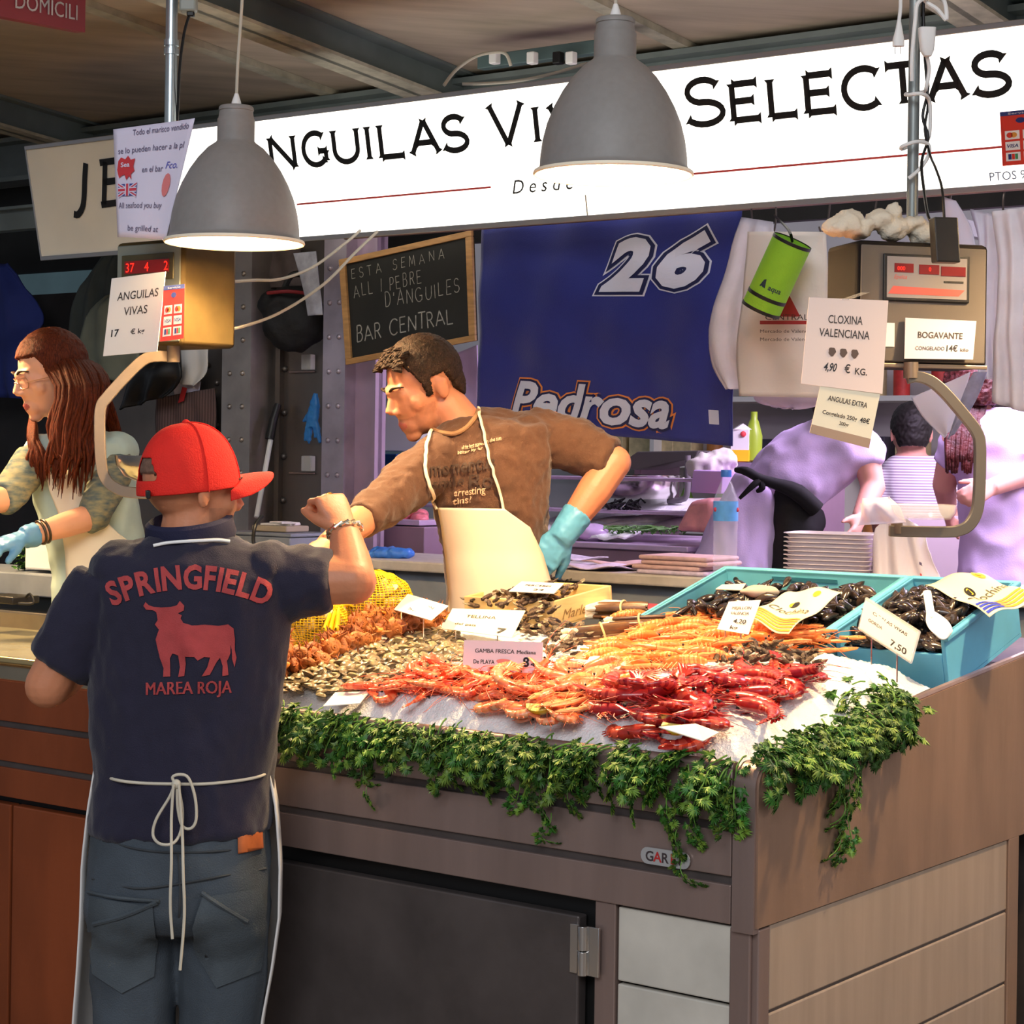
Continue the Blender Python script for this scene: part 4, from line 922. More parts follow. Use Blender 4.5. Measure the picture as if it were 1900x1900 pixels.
mb = MB(); mb.obox(PT(885, 128, 2.2), -U * .62, W * .04, Z * .045); mb.build('strip', mat('strip_teal', (84, 104, 104), .5), pg2, smooth=False, bevel=.003)
for px, m in ((918, m_white), (988, m_white), (1036, m_black), (1060, m_white)): mb = MB(); mb.cbox(PT(px, 108, 2.16), -U * .03, W * .03, Z * .04); mb.build('plug', m, pg2, smooth=False, bevel=.004)

# ---- left background: jackets, bags
m_navy = mat('jacket_navy', (30, 44, 110), .85, var=.15, vs=6); m_sage = mat('jacket_sage', (120, 124, 108), .85, var=.15, vs=6); m_char = mat('jacket_charcoal', (62, 68, 66), .85, var=.2, vs=6)
sheet('jacket', 'navy blue jacket hanging at the far left edge', 'jacket', [(-20, 488), (-46, 600), (-46, 735)], [(14, 490), (66, 560), (78, 600), (58, 640), (50, 740)], 2.4, m_navy, .02, 2.2, depth=.06, seed=1, thick=.01)
sheet('jacket', 'charcoal jacket hanging behind the pale green one', 'jacket', [(196, 470), (140, 560), (104, 700)], [(224, 470), (218, 560), (204, 720)], 2.5, m_char, .02, 2.6, depth=.06, seed=2, thick=.01)
sheet('jacket', 'pale green-grey jacket hanging left of the ANGUILAS VIVAS card', 'jacket', [(196, 548), (160, 590), (150, 690)], [(240, 540), (256, 600), (268, 720)], 2.35, m_sage, .016, 1.8, depth=.06, seed=5, thick=.01)
sheet('jacket', 'black jacket hanging below the left scale', 'jacket', [(262, 672), (240, 700), (224, 760)], [(330, 660), (336, 700), (306, 735)], 2.3, m_black, .014, 2, depth=.04, seed=4, thick=.008)
sheet('cloth', 'brown ribbed cloth hanging behind the red cap', 'cloth', [(288, 738), (286, 780), (288, 830)], [(396, 720), (398, 780), (396, 840)], 2.42, mat('cloth_brown', (104, 82, 78), .9, wave=(26, (80, 62, 60), 'X', 1)), .010, 3, seed=3, thick=.006)
sheet('paper_sheet', 'white crumpled paper pinned under the left scale', 'paper', [(334, 640), (336, 680), (330, 712)], [(388, 636), (384, 690), (362, 716)], 2.40, m_card, .010, 1.5, seed=1)
sheet('paper_sheet', 'long white sheet with a red corner pinned below the crumpled paper', 'paper', [(318, 700), (322, 730), (326, 750)], [(372, 708), (366, 736), (356, 752)], 2.44, m_paper, .008, 1.5, seed=6)
mb = MB(); mb.prism([PT(330, 748, 2.4), PT(338, 718, 2.4), PT(346, 720, 2.4), PT(340, 744, 2.4)], W * .004); tag(mb.build('tag', mat('tag_red', (180, 40, 40), .6), smooth=False), 'small red tag hanging by the papers behind the red cap', 'tag')
bp = thing('backpack', 'black backpack hanging on the steel partition between the pillars', 'backpack', PT(545, 655, 2.36))
mb = MB(); c = PT(548, 596, 2.36); mb.ell(c, (.125, .07, .115), None, 24, 16); mb.ell(c + V((-.02, -.0, .06)), (.12, .06, .07), None, 20, 12); wrinkle(remeshed(mb, .012, 4), .008, 14).build('body', mat('backpack_black', (16, 15, 16), .7, bump=.2, bs=80), bp, ang=180)
mb = MB(); mb.tube([c + V((-.10, -.055, .10)), c + V((-.02, -.085, .105)), c + V((.05, -.07, .10))], .007, 8, sm=3); mb.build('red_piping', mat('piping_red', (120, 24, 34), .6), bp)
mb = MB(); mb.tube([c + V((-.05, -.0, .10)), c + V((-.02, .0, .17)), c + V((.03, 0, .17)), c + V((.05, 0, .1))], .012, 8, sm=4); mb.build('strap', m_black, bp)
sheet('paper_sheet', 'grey printed sheet slanting across the backpack', 'paper', [(544, 470), (560, 530), (570, 586)], [(586, 466), (592, 530), (598, 584)], 2.24, mat('grey_sheet', (150, 150, 160), .7, var=.2, vs=30), .004, 1, seed=2)
sheet('cloth', 'dim maroon-grey cloth hanging above the backpack', 'cloth', [(470, 462), (478, 500), (484, 535)], [(556, 458), (560, 500), (566, 530)], 2.46, mat('cloth_dim', (92, 80, 78), .9, var=.3, vs=12), .010, 2, seed=2)
gl = thing('glove', 'blue rubber glove hanging by its cuff on the steel partition', 'glove', PT(582, 830, 2.44))
mb = MB(); A = lambda x, y: PT(x, y, 2.44)
mb.loft([(A(586, 730), U * .012, W * .008), (A(584, 750), U * .022, W * .012), (A(580, 775), U * .026, W * .013), (A(580, 792), U * .022, W * .012)], 14)
for a_, b_ in (((588, 785), (594, 822)), ((584, 788), (586, 812)), ((577, 788), (573, 824)), ((572, 784), (566, 818)), ((573, 768), (563, 782))): mb.tube([A(*a_), A(*b_)], [.009, .006], 8)
wrinkle(remeshed(mb, .005, 2), .003, 40).build('body', mat('glove_blue', (44, 120, 190), .45), gl, ang=180)
sq = thing('squeegee', 'white stick with a black handle leaning on the steel partition', 'squeegee', PT(476, 962, 2.33))
mb = MB(); mb.tube([PT(476, 960, 2.30), PT(503, 812, 2.42)], .010, 10); mb.build('stick', m_white, sq)
mb = MB(); mb.tube([PT(500, 815, 2.41), PT(507, 780, 2.43), PT(516, 750, 2.45)], [.018, .017, .014], 10); mb.build('handle', m_blackp, sq)
for y_, lab in ((672, 'upper clear plastic holder screwed to the steel partition'), (860, 'lower clear plastic holder screwed to the steel partition')):
    h_ = thing('wall_holder', lab, 'holder', PT(572, y_ + 20, 2.47)); mb = MB(); mb.cbox(PT(572, y_, 2.48), U * .05, W * .03, Z * .06); mb.build('box', m_clear, h_, bevel=.004)
    mb = MB(); mb.cbox(PT(560, y_ + 18, 2.49), U * .13, W * .008, Z * .006); mb.build('ledge', m_steel, h_, bevel=.001)
# ================================================================ PEOPLE
m_skin = mat('skin', (214, 148, 112), .5, var=.06, vs=14, sss=.12, bump=.08, bs=140)
m_skin2 = mat('skin_tan', (196, 128, 92), .5, var=.07, vs=14, sss=.10, bump=.08, bs=140)
m_skinf = mat('skin_fair', (226, 164, 128), .5, var=.05, vs=14, sss=.12)
m_lip = mat('lips', (176, 88, 76), .4, sss=.1); m_stub = mat('stubble', (180, 118, 86), .6, var=.1, vs=80, sss=.08)
m_eye = mat('eye_white', (150, 128, 112), .3); m_iris = mat('iris', (50, 34, 24), .2)
m_hair = mat('hair_dark', (40, 26, 17), .6, var=.5, vs=90, bump=.5, bs=220, spec=.2)
def Mcols(r_, f_, u_): return Matrix((r_, f_, u_)).transposed()
def headframe(d, roll=0.0):
    f_ = V(d).normalized(); r_ = f_.cross(Z).normalized(); u_ = r_.cross(f_).normalized()
    if roll: q = Matrix.Rotation(roll, 3, f_); r_ = q @ r_; u_ = q @ u_
    return Mcols(r_, f_, u_)
def head_prims(mb, c, M, k=1.0, fem=0.0):
    c = V(c); P = lambda x, y, z: c + M @ (V((x, y, z)) * k)
    def E(x, y, z, a, b, d, R=None): mb.ell(P(x, y, z), (a * k, b * k, d * k), M if R is None else M @ R, 20, 14)
    E(0, -.012, .035, .076, .096, .094); E(0, .028, -.01, .064, .07, .085); E(0, .030, -.055, .055 - .006 * fem, .055, .052)
    E(0, .070, -.097, .022 - .004 * fem, .020, .017); E(0, .072, -.066, .034, .022, .030)
    for s_ in (-1, 1): E(s_ * .031, .0745, .0165, .0150, .0135, .0085)
    mb.tube([P(-.04, .074, .030), P(0, .091, .027), P(.04, .074, .030)], [.010 * k, .013 * k, .010 * k], 10)
    mb.tube([P(0, .088, .022), P(0, .102, .0), P(0, .114 - .004 * fem, -.022)], [.007 * k, .0085 * k, .0115 * k], 10)
    for s_ in (-1, 1):
        E(s_ * .011, .100, -.024, .0085, .011, .008); E(s_ * .042, .054, -.016, .025, .022, .026); E(s_ * .03, .079, .010, .015, .010, .008)
        R = Matrix.Rotation(s_ * .35, 3, 'Z'); E(s_ * .078, -.012, -.002, .008, .017, .030, R); E(s_ * .082, -.018, .012, .006, .012, .014, R)
    E(0, .089, -.059, .020, .010, .0055); E(0, .087, -.069, .017, .010, .0065)
    return P
def face_paint(o, c, M, k, stub=False, base=0):
    """lip and stubble zones by position on the face"""
    inv = M.transposed(); off = wloc(o)
    for p in o.data.polygons:
        q = inv @ (V(p.center) + off - V(c)) / k
        if (q.x / .021) ** 2 + ((q.z + .064) / .0105) ** 2 < 1 and q.y > .075: p.material_index = 1
        elif stub and q.y > -.0 and -.125 < q.z < -.028 + .25 * max(0, .05 - q.y) * 0 and (q.z < -.046 or q.y < .068) and (q.y > .012) and abs(q.x) < .09: p.material_index = 2
def eyes(root, c, M, k, down=.25):
    for s_ in (-1, 1):
        P = V(c) + M @ (V((s_ * .031, .0735, .009)) * k); mb = MB(); mb.ell(P, .0125 * k, None, 14, 10, 0)
        g = M @ V((0, 1, -down)).normalized(); mb.ell(P + g * .0088 * k, (.0062 * k, .0062 * k, .005 * k), Mcols(*[frame(g)[0], frame(g)[1], g]), 12, 8, 1); mb.build('eye', [m_eye, m_iris], root)
        mb = MB(); mb.tube([V(c) + M @ (V((s_ * a, y_, z_)) * k) for a, y_, z_ in ((.012, .0965, .031), (.030, .0945, .038), (.052, .076, .034))], [.0035 * k, .0048 * k, .002 * k], 8, sm=3, flat=.7); mb.build('eyebrow', m_hair, root)
def hair_shell(c, M, k, hl, grow=1.07, seed=0, amp=.006, freq=45):
    mb = MB(); P = lambda x, y, z: V(c) + M @ (V((x, y, z)) * k)
    mb.ell(P(0, -.014, .037), (.079 * k * grow, .098 * k * grow, .096 * k * grow), M, 40, 28); mb.ell(P(0, -.05, .0), (.066 * k * grow, .058 * k * grow, .075 * k * grow), M, 30, 20)
    mb = remeshed(mb, .005, 3); mb = wrinkle(mb, amp, freq, seed=seed); inv = M.transposed()
    for i, v in enumerate(mb.v):
        q = inv @ (v - V(c)) / k; h = hl(q.x, q.y)
        if q.z < h: mb.v[i] = V(c) + M @ ((V((q.x, q.y, q.z)) - V((0, -.0, .02))) * .62 + V((0, -.0, .02))) * k
    return mb
def hand(mb, wrist, f_, b_, s_, curls=((40, 50, 30),) * 4, k=1.0, r=1.0, thumb=(.55, .75, -.35), tcurl=.4, pal=.088, spread=0.0):
    w = V(wrist); f_ = V(f_).normalized(); b_ = V(b_); b_ = (b_ - f_ * b_.dot(f_)).normalized(); x_ = f_.cross(b_); s_ = x_ if x_.dot(V(s_)) > 0 else -x_
    mb.loft([(w - f_ * .015 * k, s_ * .027 * k * r, b_ * .020 * k * r), (w + f_ * .02 * k, s_ * .033 * k * r, b_ * .019 * k * r), (w + f_ * .06 * k, s_ * .041 * k * r, b_ * .017 * k * r), (w + f_ * (pal + .004) * k, s_ * .040 * k * r, b_ * .013 * k * r)], 20)
    knu = []
    for i, (of, L) in enumerate(((.030, .072), (.0105, .080), (-.0095, .074), (-.029, .058))):
        K_ = w + f_ * (pal - (.004 if i in (0, 2) else 0) - (.012 if i == 3 else 0)) * k + s_ * of * k; knu.append(K_)
        d = (f_ + s_ * of * spread * 10).normalized(); pts = [K_ - d * .02 * k, K_]; ang = 0; p = K_
        for c_, fr in zip(curls[i], (.45, .31, .24)):
            ang += math.radians(c_); e = d * math.cos(ang) - b_ * math.sin(ang); p = p + e * L * fr * k; pts.append(p)
        mb.tube(pts, [.0098 * k * r, .0102 * k * r, .0094 * k * r, .0086 * k * r, .0066 * k * r], 12)
        mb.ell(p, .0068 * k * r, None, 10, 8); mb.ell(K_ + b_ * .002 * k, .0112 * k * r, None, 10, 8)
    T = w + f_ * .022 * k + s_ * .026 * k; e = (s_ * thumb[0] + f_ * thumb[1] + b_ * thumb[2]).normalized()
    e2 = (e + (-s_ * .6 + f_ * .3 - b_ * .2) * tcurl).normalized()
    mb.tube([T - e * .012 * k, T + e * .036 * k, T + e * .036 * k + e2 * .030 * k, T + e * .036 * k + e2 * .052 * k], [.014 * k * r, .0125 * k * r, .0108 * k * r, .0078 * k * r], 12)
    mb.ell(T + e * .036 * k + e2 * .052 * k, .0078 * k * r, None, 10, 8)
    return knu
def ringpx(Y, y, xl, xr, dep, tilt=0.0, dz=0.0):
    a, b = PY(xl, y - tilt, Y), PY(xr, y + tilt, Y); c = (a + b) / 2
    return (c + V((0, dz, 0)), (b - a) / 2, V((0, dep, 0)))
def hitter(tree):
    def h(px, py, off=.002):
        d = ray(px, py).normalized(); loc, n, i, dist = tree.ray_cast(EYEP, d)
        if loc is None: return None
        n = n if n.dot(d) < 0 else -n
        return loc + n * off
    return h
def drape(root, name, m, tree, vs, fs, topx, off, fine=None, solid=0):
    """lay a flat shape (mapped to sight lines) onto a garment"""
    if fine: vs, fs = fine2d(vs, fs, fine)
    h = hitter(tree); ps = [h(*topx(a, b), off) for a, b in vs]
    fs = [f for f in fs if all(ps[i] is not None for i in f)]
    mb = MB(); mb.add([p if p is not None else V((0, 0, 0)) for p in ps], fs)
    used = sorted({i for f in fs for i in f}); ix = {u: n for n, u in enumerate(used)}
    mb.v = [mb.v[u] for u in used]; mb.f = [tuple(ix[i] for i in f) for f in mb.f]
    return mb.build(name, m, root, smooth=True, ang=180, solid=solid)

# ---------------------------------------------------------------- the customer in the red cap
def customer():
    Y = 4.1; J = lambda x, y, dy=0.0: PY(x, y, Y + dy)
    root = thing('person', 'person seen from behind in red cap, navy polo, white apron and faded jeans, fist raised', 'person', V((J(335, 1900).x, Y, 0)))
    M = headframe((.80, .58, -.06)); hc = J(356, 915)
    torso = [ringpx(Y, 990, 300, 410, .06), ringpx(Y, 1015, 245, 470, .085), ringpx(Y, 1045, 196, 530, .11), ringpx(Y, 1090, 172, 548, .125), ringpx(Y, 1160, 172, 536, .13), ringpx(Y, 1260, 176, 522, .13), ringpx(Y, 1350, 174, 512, .125), ringpx(Y, 1435, 181, 499, .125), ringpx(Y, 1490, 176, 500, .13), ringpx(Y, 1538, 172, 500, .135)]
    LS, LE, LW = J(196, 1085), J(88, 1272, -.02), J(165, 1225, .30)
    RS, RE, RW = J(528, 1075), J(655, 1078, -.02), J(640, 988, .06)
    mb = MB(); P = head_prims(mb, hc, M)
    mb.tube([J(352, 1010, .0), J(356, 960, .0), hc + Z * .0], [.066, .060, .058], 16)
    mb.loft([(c, a * .93, b * .93) for c, a, b in torso], 28)
    mb.tube([LS, LS.lerp(LE, .5), LE], [.062, .054, .047], 14); mb.ell(LE, .047); mb.tube([LE, LE.lerp(LW, .35), LW], [.047, .046, .030], 14)
    hand(mb, LW, LW - LE, Z, V((.8, .5, 0)), ((15, 20, 10),) * 4)
    mb.tube([RS, RS.lerp(RE, .55), RE], [.060, .052, .048], 14); mb.ell(RE, .049); mb.tube([RE, RE.lerp(RW, .4), RW], [.048, .0445, .0315], 14)
    f_ = J(607, 915, .09) - RW
    knu = hand(mb, RW, f_, V((.55, -.72, .35)), V((-.5, -.6, -.35)), ((62, 80, 55), (68, 82, 55), (72, 85, 55), (74, 85, 60)), k=.96, thumb=(.35, .75, -.55), tcurl=.5)
    hipL, hipR = J(258, 1620), J(415, 1620)
    legL = [hipL, J(250, 1800), J(247, 1990), V((J(247, 1900).x, Y, .08))]; legR = [hipR, J(413, 1800), J(405, 1990), V((J(400, 1900).x, Y + .03, .08))]
    for L in (legL, legR): mb.tube(L, [.085, .08, .055, .042], 14)
    for L in (legL, legR): mb.ell(L[-1] + V((0, .06, -.03)), (.045, .12, .045))
    mb.loft([ringpx(Y, 1530, 180, 492, .12), ringpx(Y, 1640, 178, 492, .125)], 24)
    body = remeshed(mb, .0045, 3); o = body.build('body', [m_skin2, m_lip, m_stub], root, ang=180); face_paint(o, hc, M, 1, True)
    eyes(root, hc, M, 1, .0)
    # short hair under the cap
    hb = hair_shell(hc, M, 1, lambda x, y: (.04 if y > .02 else .03), 1.0, amp=.001, freq=80); hb.build('hair', mat('hair_cropped', (110, 80, 64), .7, var=.3, vs=120), root, ang=180)
    # polo shirt
    mb = MB(); mb.loft(torso, 32)
    def sleeve(S0, E0, fr, r0, r1):
        e = S0.lerp(E0, fr); mb.tube([S0, S0.lerp(e, .5), e], [r0, (r0 + r1) / 2 + .004, r1], 18)
    sleeve(J(205, 1092), LE, .80, .078, .064); sleeve(J(515, 1082), RE, .70, .074, .062)
    mb.ell(J(228, 1055), (.06, .09, .05)); mb.ell(J(498, 1052), (.06, .09, .05))
    sh = wrinkle(wrinkle(remeshed(mb, .007, 5), .0075, 8, (1.3, 1, .55), seed=2), .0028, 26, (1, 1, .6), seed=5)
    # a fold fan between the shoulder blade and the raised arm, and sag towards the hem
    sh.build('polo_shirt', mat('polo_navy', (27, 24, 46), .85, var=.12, vs=7, bump=.25, bs=420, sheen=.15), root, ang=180)
    tree = bvh(sh)
    mb = MB(); a = J(352, 978, .0)
    mb.lathe([(.070, -.034), (.080, -.026), (.084, -.016), (.080, .012), (.072, .018), (.068, .012), (.064, -.03)], 40, Matrix.Translation(a) @ Matrix.Rotation(.22, 4, 'X') @ Matrix.Rotation(-.10, 4, 'Y') @ Matrix.Diagonal((1.12, 1.05, 1.15, 1)), 0, True)
    mb.build('collar', mat('collar_navy', (28, 28, 56), .85, bump=.2, bs=300), root)
    h = hitter(tree)
    pts = [h(x, y, .006) for x, y in ((286, 1016), (310, 1011), (340, 1008), (375, 1006), (405, 1006), (425, 1009))]; mb = MB(); mb.tube([p for p in pts if p], .0034, 8, sm=3); mb.build('collar_piping', m_white, root)
    # back print
    m_pr = mat('print_red_cloth', (168, 62, 62), .8, var=.12, vs=30, bump=.2, bs=420)
    Rr, cx_, cy_ = 330, 352, 1092 + 330; word = 'SPRINGFIELD'
    wds = [max(v[0] for v in text2d(c, .035)[0]) - min(v[0] for v in text2d(c, .035)[0]) for c in word]; tot = sum(wds); gap = .10 * tot / len(word); L = tot + gap * (len(word) - 1); sc_ = 2 * math.radians(25.5) / L; x = -L / 2
    for c, wd_ in zip(word, wds):
        th = (x + wd_ / 2) * sc_; vs, fs = text2d(c, .035); x0 = (max(v[0] for v in vs) + min(v[0] for v in vs)) / 2; ks = Rr * sc_
        tp = lambda a, b, th=th, x0=x0: (cx_ + (Rr + b * 60) * math.sin(th) + (a - x0) * ks * math.cos(th), cy_ - (Rr + b * 60) * math.cos(th) + (a - x0) * ks * math.sin(th))
        drape(root, 'print_letter', m_pr, tree, vs, fs, tp, .0030, .16)
        x += wd_ + gap
    bull = [(291, 1136), (284, 1132), (272, 1131), (267, 1124), (271, 1117), (277, 1123), (286, 1126), (300, 1127), (318, 1126), (329, 1123), (334, 1115), (342, 1124), (341, 1133), (331, 1138), (338, 1142), (336, 1148), (341, 1156), (356, 1161), (380, 1159), (405, 1161), (424, 1158), (434, 1166), (437, 1186), (436, 1205), (439, 1220), (435, 1238), (430, 1222), (430, 1205),
            (428, 1196), (427, 1212), (421, 1226), (423, 1252), (412, 1254), (413, 1236), (408, 1220), (402, 1228), (389, 1252), (374, 1254), (384, 1238), (389, 1220), (378, 1219), (367, 1226), (360, 1219), (345, 1218), (346, 1232), (343, 1254), (331, 1256), (334, 1238), (331, 1216), (321, 1212), (316, 1222), (316, 1255), (304, 1256), (305, 1240), (297, 1220), (294, 1204), (290, 1186), (296, 1168), (288, 1158), (293, 1150)]
    drape(root, 'bull_print', m_pr, tree, *poly2d(bull), lambda a, b: (a, b), .0030, 9)
    vs, fs = text2d('MAREA ROJA', .03); xs = [v[0] for v in vs]; w_ = max(xs) - min(xs)
    drape(root, 'slogan_print', m_pr, tree, vs, fs, lambda a, b: (271 + (a - min(xs)) / w_ * 159, 1289 - b * 33 - 4 * (a - min(xs)) / w_), .0030, .2)
    # cap
    cM = M @ Matrix.Rotation(.12, 3, 'X'); cc = hc + M @ V((0, -.012, .040)); CP = lambda v: cc + cM @ V(v)
    rx, ry, rz = .090, .110, .104; nu, nv = 60, 14; mb = MB(); vs = []; fs = []
    for j in range(nv + 1):
        e = (j / nv) * PI / 2
        for i in range(nu):
            a = 2 * PI * i / nu; k_ = math.cos(e) ** .8 if j else 1
            seam = 1 + .0 * math.cos(6 * a)
            vs.append(CP((rx * k_ * math.sin(a), ry * k_ * math.cos(a), rz * math.sin(e) ** 1.05 - (.03 + .012 * (1 - math.cos(a)) / 2) * (1 - j / nv) ** 2)))
    for j in range(nv):
        for i in range(nu):
            a = 2 * PI * (i + .5) / nu; da = abs(a - PI)
            if da < .50 and 2 <= j <= 4 and (j - 2) < 3.0 * math.cos(da / .50 * PI / 2) + .2: continue
            fs.append((j * nu + i, j * nu + (i + 1) % nu, (j + 1) * nu + (i + 1) % nu, (j + 1) * nu + i))
    mb.add(vs, fs); mr = mat('cap_red', (222, 34, 22), .8, var=.07, vs=20, bump=.3, bs=300)
    cap = mb.build('cap', mr, root, solid=.003, sub=1, ang=180)
    mb = MB()
    def vis(u, v):
        a = (u - .5) * 2.1; r_ = v * .080 * max(0, 1 - abs(2 * (u - .5)) ** 3.2) ** .5
        p = V((rx * 1.0 * math.sin(a), ry * 1.0 * math.cos(a) + r_, -.016 - .010 * v * v - .048 * (2 * (u - .5)) ** 2 * (.45 + .55 * v) + .016 * v))
        return CP(p)
    mb.grid(vis, 24, 10); mb.build('visor', mr, cap, solid=.004, ang=180)
    mb = MB(); mb.ell(CP((0, 0, rz + .001)), (.008, .008, .006), cM); mb.build('cap_button', mr, cap)
    mb = MB()
    for i in range(6):
        a0 = PI / 6 + i * PI / 3; p = []
        for j in range(12):
            e = j / 11 * PI / 2 * .98; k_ = math.cos(e) ** .8 if j else 1
            p.append(CP((rx * 1.012 * k_ * math.sin(a0), ry * 1.012 * k_ * math.cos(a0), 1.012 * rz * math.sin(e) ** 1.05 - (.03 + .012 * (1 - math.cos(a0)) / 2) * (1 - j / 11) ** 2)))
        if i not in (2, 3): mb.tube(p, .0012, 6)
    mb.build('cap_seam', mr, cap)
    mb = MB(); mb.cbox(CP((.035, -.108, -.036)), cM @ V((.030, -.012, 0)), cM @ V((.003, .008, 0)), cM @ V((0, 0, .017))); mb.build('cap_buckle', m_blackp, cap, bevel=.002)
    # jeans
    mb = MB(); mb.loft([ringpx(Y, 1522, 178, 494, .125), ringpx(Y, 1600, 170, 498, .135), ringpx(Y, 1680, 164, 500, .14), ringpx(Y, 1712, 168, 496, .12)], 30, p=2.6)
    mb.ell(J(250, 1690, -.03), (.085, .09, .11)); mb.ell(J(415, 1690, -.03), (.085, .09, .11))
    for L, w_ in ((legL, 1), (legR, 1)): mb.tube([L[0] + Z * -.02, L[1], L[2], L[3]], [.096, .087, .078, .074], 20)
    jn = wrinkle(remeshed(mb, .008, 5), .006, 8, (1, 1, .8), seed=6)
    m_jean = mat('jeans_denim', (62, 70, 78), .85, var=.35, vs=4.5, bump=.3, bs=350)
    jn.build('jeans', m_jean, root, ang=180); jt = bvh(jn); jh = hitter(jt)
    m_st = mat('denim_stitch', (52, 56, 60), .85)
    def line(pts, r_=.0022, m=m_st, name='seam', off=.002):
        p = [jh(x, y, off) for x, y in pts]; p = [q for q in p if q]
        if len(p) > 1: mb = MB(); mb.tube(p, r_, 6, sm=4); mb.build(name, m, root)
    m_pk = mat('denim_pocket', (68, 76, 82), .85, var=.3, vs=7, bump=.3, bs=350)
    for poly in ([(170, 1664), (284, 1682), (290, 1740), (284, 1810), (228, 1842), (176, 1806), (166, 1720)], [(376, 1664), (480, 1648), (492, 1720), (480, 1800), (402, 1832), (366, 1770), (356, 1720)]): drape(root, 'pocket', m_pk, jt, *poly2d(poly), lambda a, b: (a, b), .006, 9)
    line([(168, 1655), (220, 1665), (296, 1672)], .004, m_pk, 'pocket_hem', .006); line([(178, 1712), (230, 1700), (292, 1674)], .005, m_pk, 'pocket_flap', .007); line([(374, 1655), (410, 1680), (455, 1708)], .005, m_pk, 'pocket_flap', .007)
    line([(176, 1548), (240, 1572), (320, 1582), (420, 1578), (486, 1566)]); line([(172, 1630), (250, 1648), (330, 1640), (420, 1624), (492, 1612)]); line([(330, 1584), (334, 1640), (332, 1700), (330, 1740)])
    drape(root, 'leather_patch', mat('patch_tan', (176, 92, 44), .6, var=.15, vs=40), jt, *poly2d([(440, 1550), (484, 1540), (486, 1574), (441, 1584)]), lambda a, b: (a, b), .004, 8, solid=.002)
    # apron: wraps the front, its edges showing on both sides, tied with a cord behind
    EL = [(1428, 180), (1500, 168), (1600, 157), (1700, 154), (1800, 148), (1900, 140), (2050, 134)]; ER = [(1428, 499), (1500, 512), (1600, 519), (1700, 517), (1800, 503), (1900, 484), (2050, 474)]
    def edge(T, v):
        f = v * (len(T) - 1); k = min(int(f), len(T) - 2); y = T[k][0] + (T[k + 1][0] - T[k][0]) * (f - k); x = T[k][1] + (T[k + 1][1] - T[k][1]) * (f - k); return x, y
    def ap(u, v):
        (xl, y), (xr, _) = edge(EL, v), edge(ER, v); a, b = J(xl, y), J(xr, y); q = PI * u; c = (a + b) / 2; hw = (b - a) / 2
        return c - hw * (abs(math.cos(q)) ** .8 * (1 if math.cos(q) >= 0 else -1)) + V((0, .215 * math.sin(q) ** .7 + .006 * math.sin(9 * q) * v - .02, 0))
    mb = MB(); mb.grid(ap, 40, 20); m_ap = mat('apron_white', (222, 218, 214), .6, var=.05, vs=5)
    apo = mb.build('apron', m_ap, root, solid=.004, ang=180)
    mb = MB()
    pts = [J(181, 1434, -.02)] + [p for p in (h(x, y, .004) for x, y in ((215, 1446), (260, 1452), (322, 1455), (380, 1454), (440, 1448), (480, 1440))) if p] + [J(498, 1432, -.02)]
    mb.tube(pts, .0032, 8, sm=4); mb.build('apron_string', m_cord, apo)
    def cord(pts, off=-.165):
        mb = MB(); mb.tube([J(x, y, off - (.02 if y > 1560 else 0)) for x, y in pts], .0030, 8, sm=5); mb.build('apron_string', m_cord, apo)
    cord([(326, 1455), (320, 1442), (334, 1437), (350, 1444), (362, 1480), (364, 1520), (354, 1537), (338, 1532), (330, 1500), (328, 1458)]); cord([(324, 1456), (314, 1480), (290, 1520), (284, 1550), (298, 1566), (322, 1564), (336, 1540), (338, 1500), (330, 1456)])
    cord([(322, 1455), (318, 1520), (318, 1600), (316, 1680), (320, 1742)], -.175); cord([(332, 1456), (338, 1540), (340, 1620), (342, 1700), (334, 1800)], -.175)
    mb = MB(); mb.ell(J(327, 1455, -.165), (.010, .008, .010)); mb.build('knot', m_cord, apo)
    # bracelet and ring
    ax = (RW - RE).normalized(); x_, y_, d_ = frame(f_.normalized().lerp(ax, .5)); mb = MB(); c0 = RW + ax * .004
    for i in range(16):
        a = 2 * PI * i / 16; p = c0 + x_ * math.cos(a) * .036 + y_ * math.sin(a) * .034; t_ = (-x_ * math.sin(a) + y_ * math.cos(a))
        mb.tube([p - t_ * .009 + d_ * .003, p + t_ * .009 - d_ * .003], .0042, 8); mb.tube([p - t_ * .007 - d_ * .005, p + t_ * .007 + d_ * .003], .0034, 8)
    mb.build('bracelet', mat('silver_chain', (226, 216, 190), .25, 1.0), root)
    # ring on the ring finger
    K_ = knu[2]; e = (f_.normalized() * math.cos(math.radians(62)) - V((.55, -.72, .35)).normalized() * math.sin(math.radians(62))); x_, y_, d_ = frame(e); c0 = K_ + e * .014
    mb = MB(); mb.tube([c0 + (x_ * math.cos(a) + y_ * math.sin(a)) * .0105 for a in [2 * PI * i / 20 for i in range(20)]], .0022, 8, closed=True); mb.build('ring', mat('gold', (240, 200, 110), .2, 1.0), root)
    # shoes
    for L in (legL, legR):
        mb = MB(); p = L[-1]; mb.ell(V((p.x, p.y - .03, .05)), (.045, .06, .05)); mb.ell(V((p.x, p.y + .09, .038)), (.047, .11, .038)); remeshed(mb, .008, 4).build('shoe', m_blackp, root, ang=180)
customer()

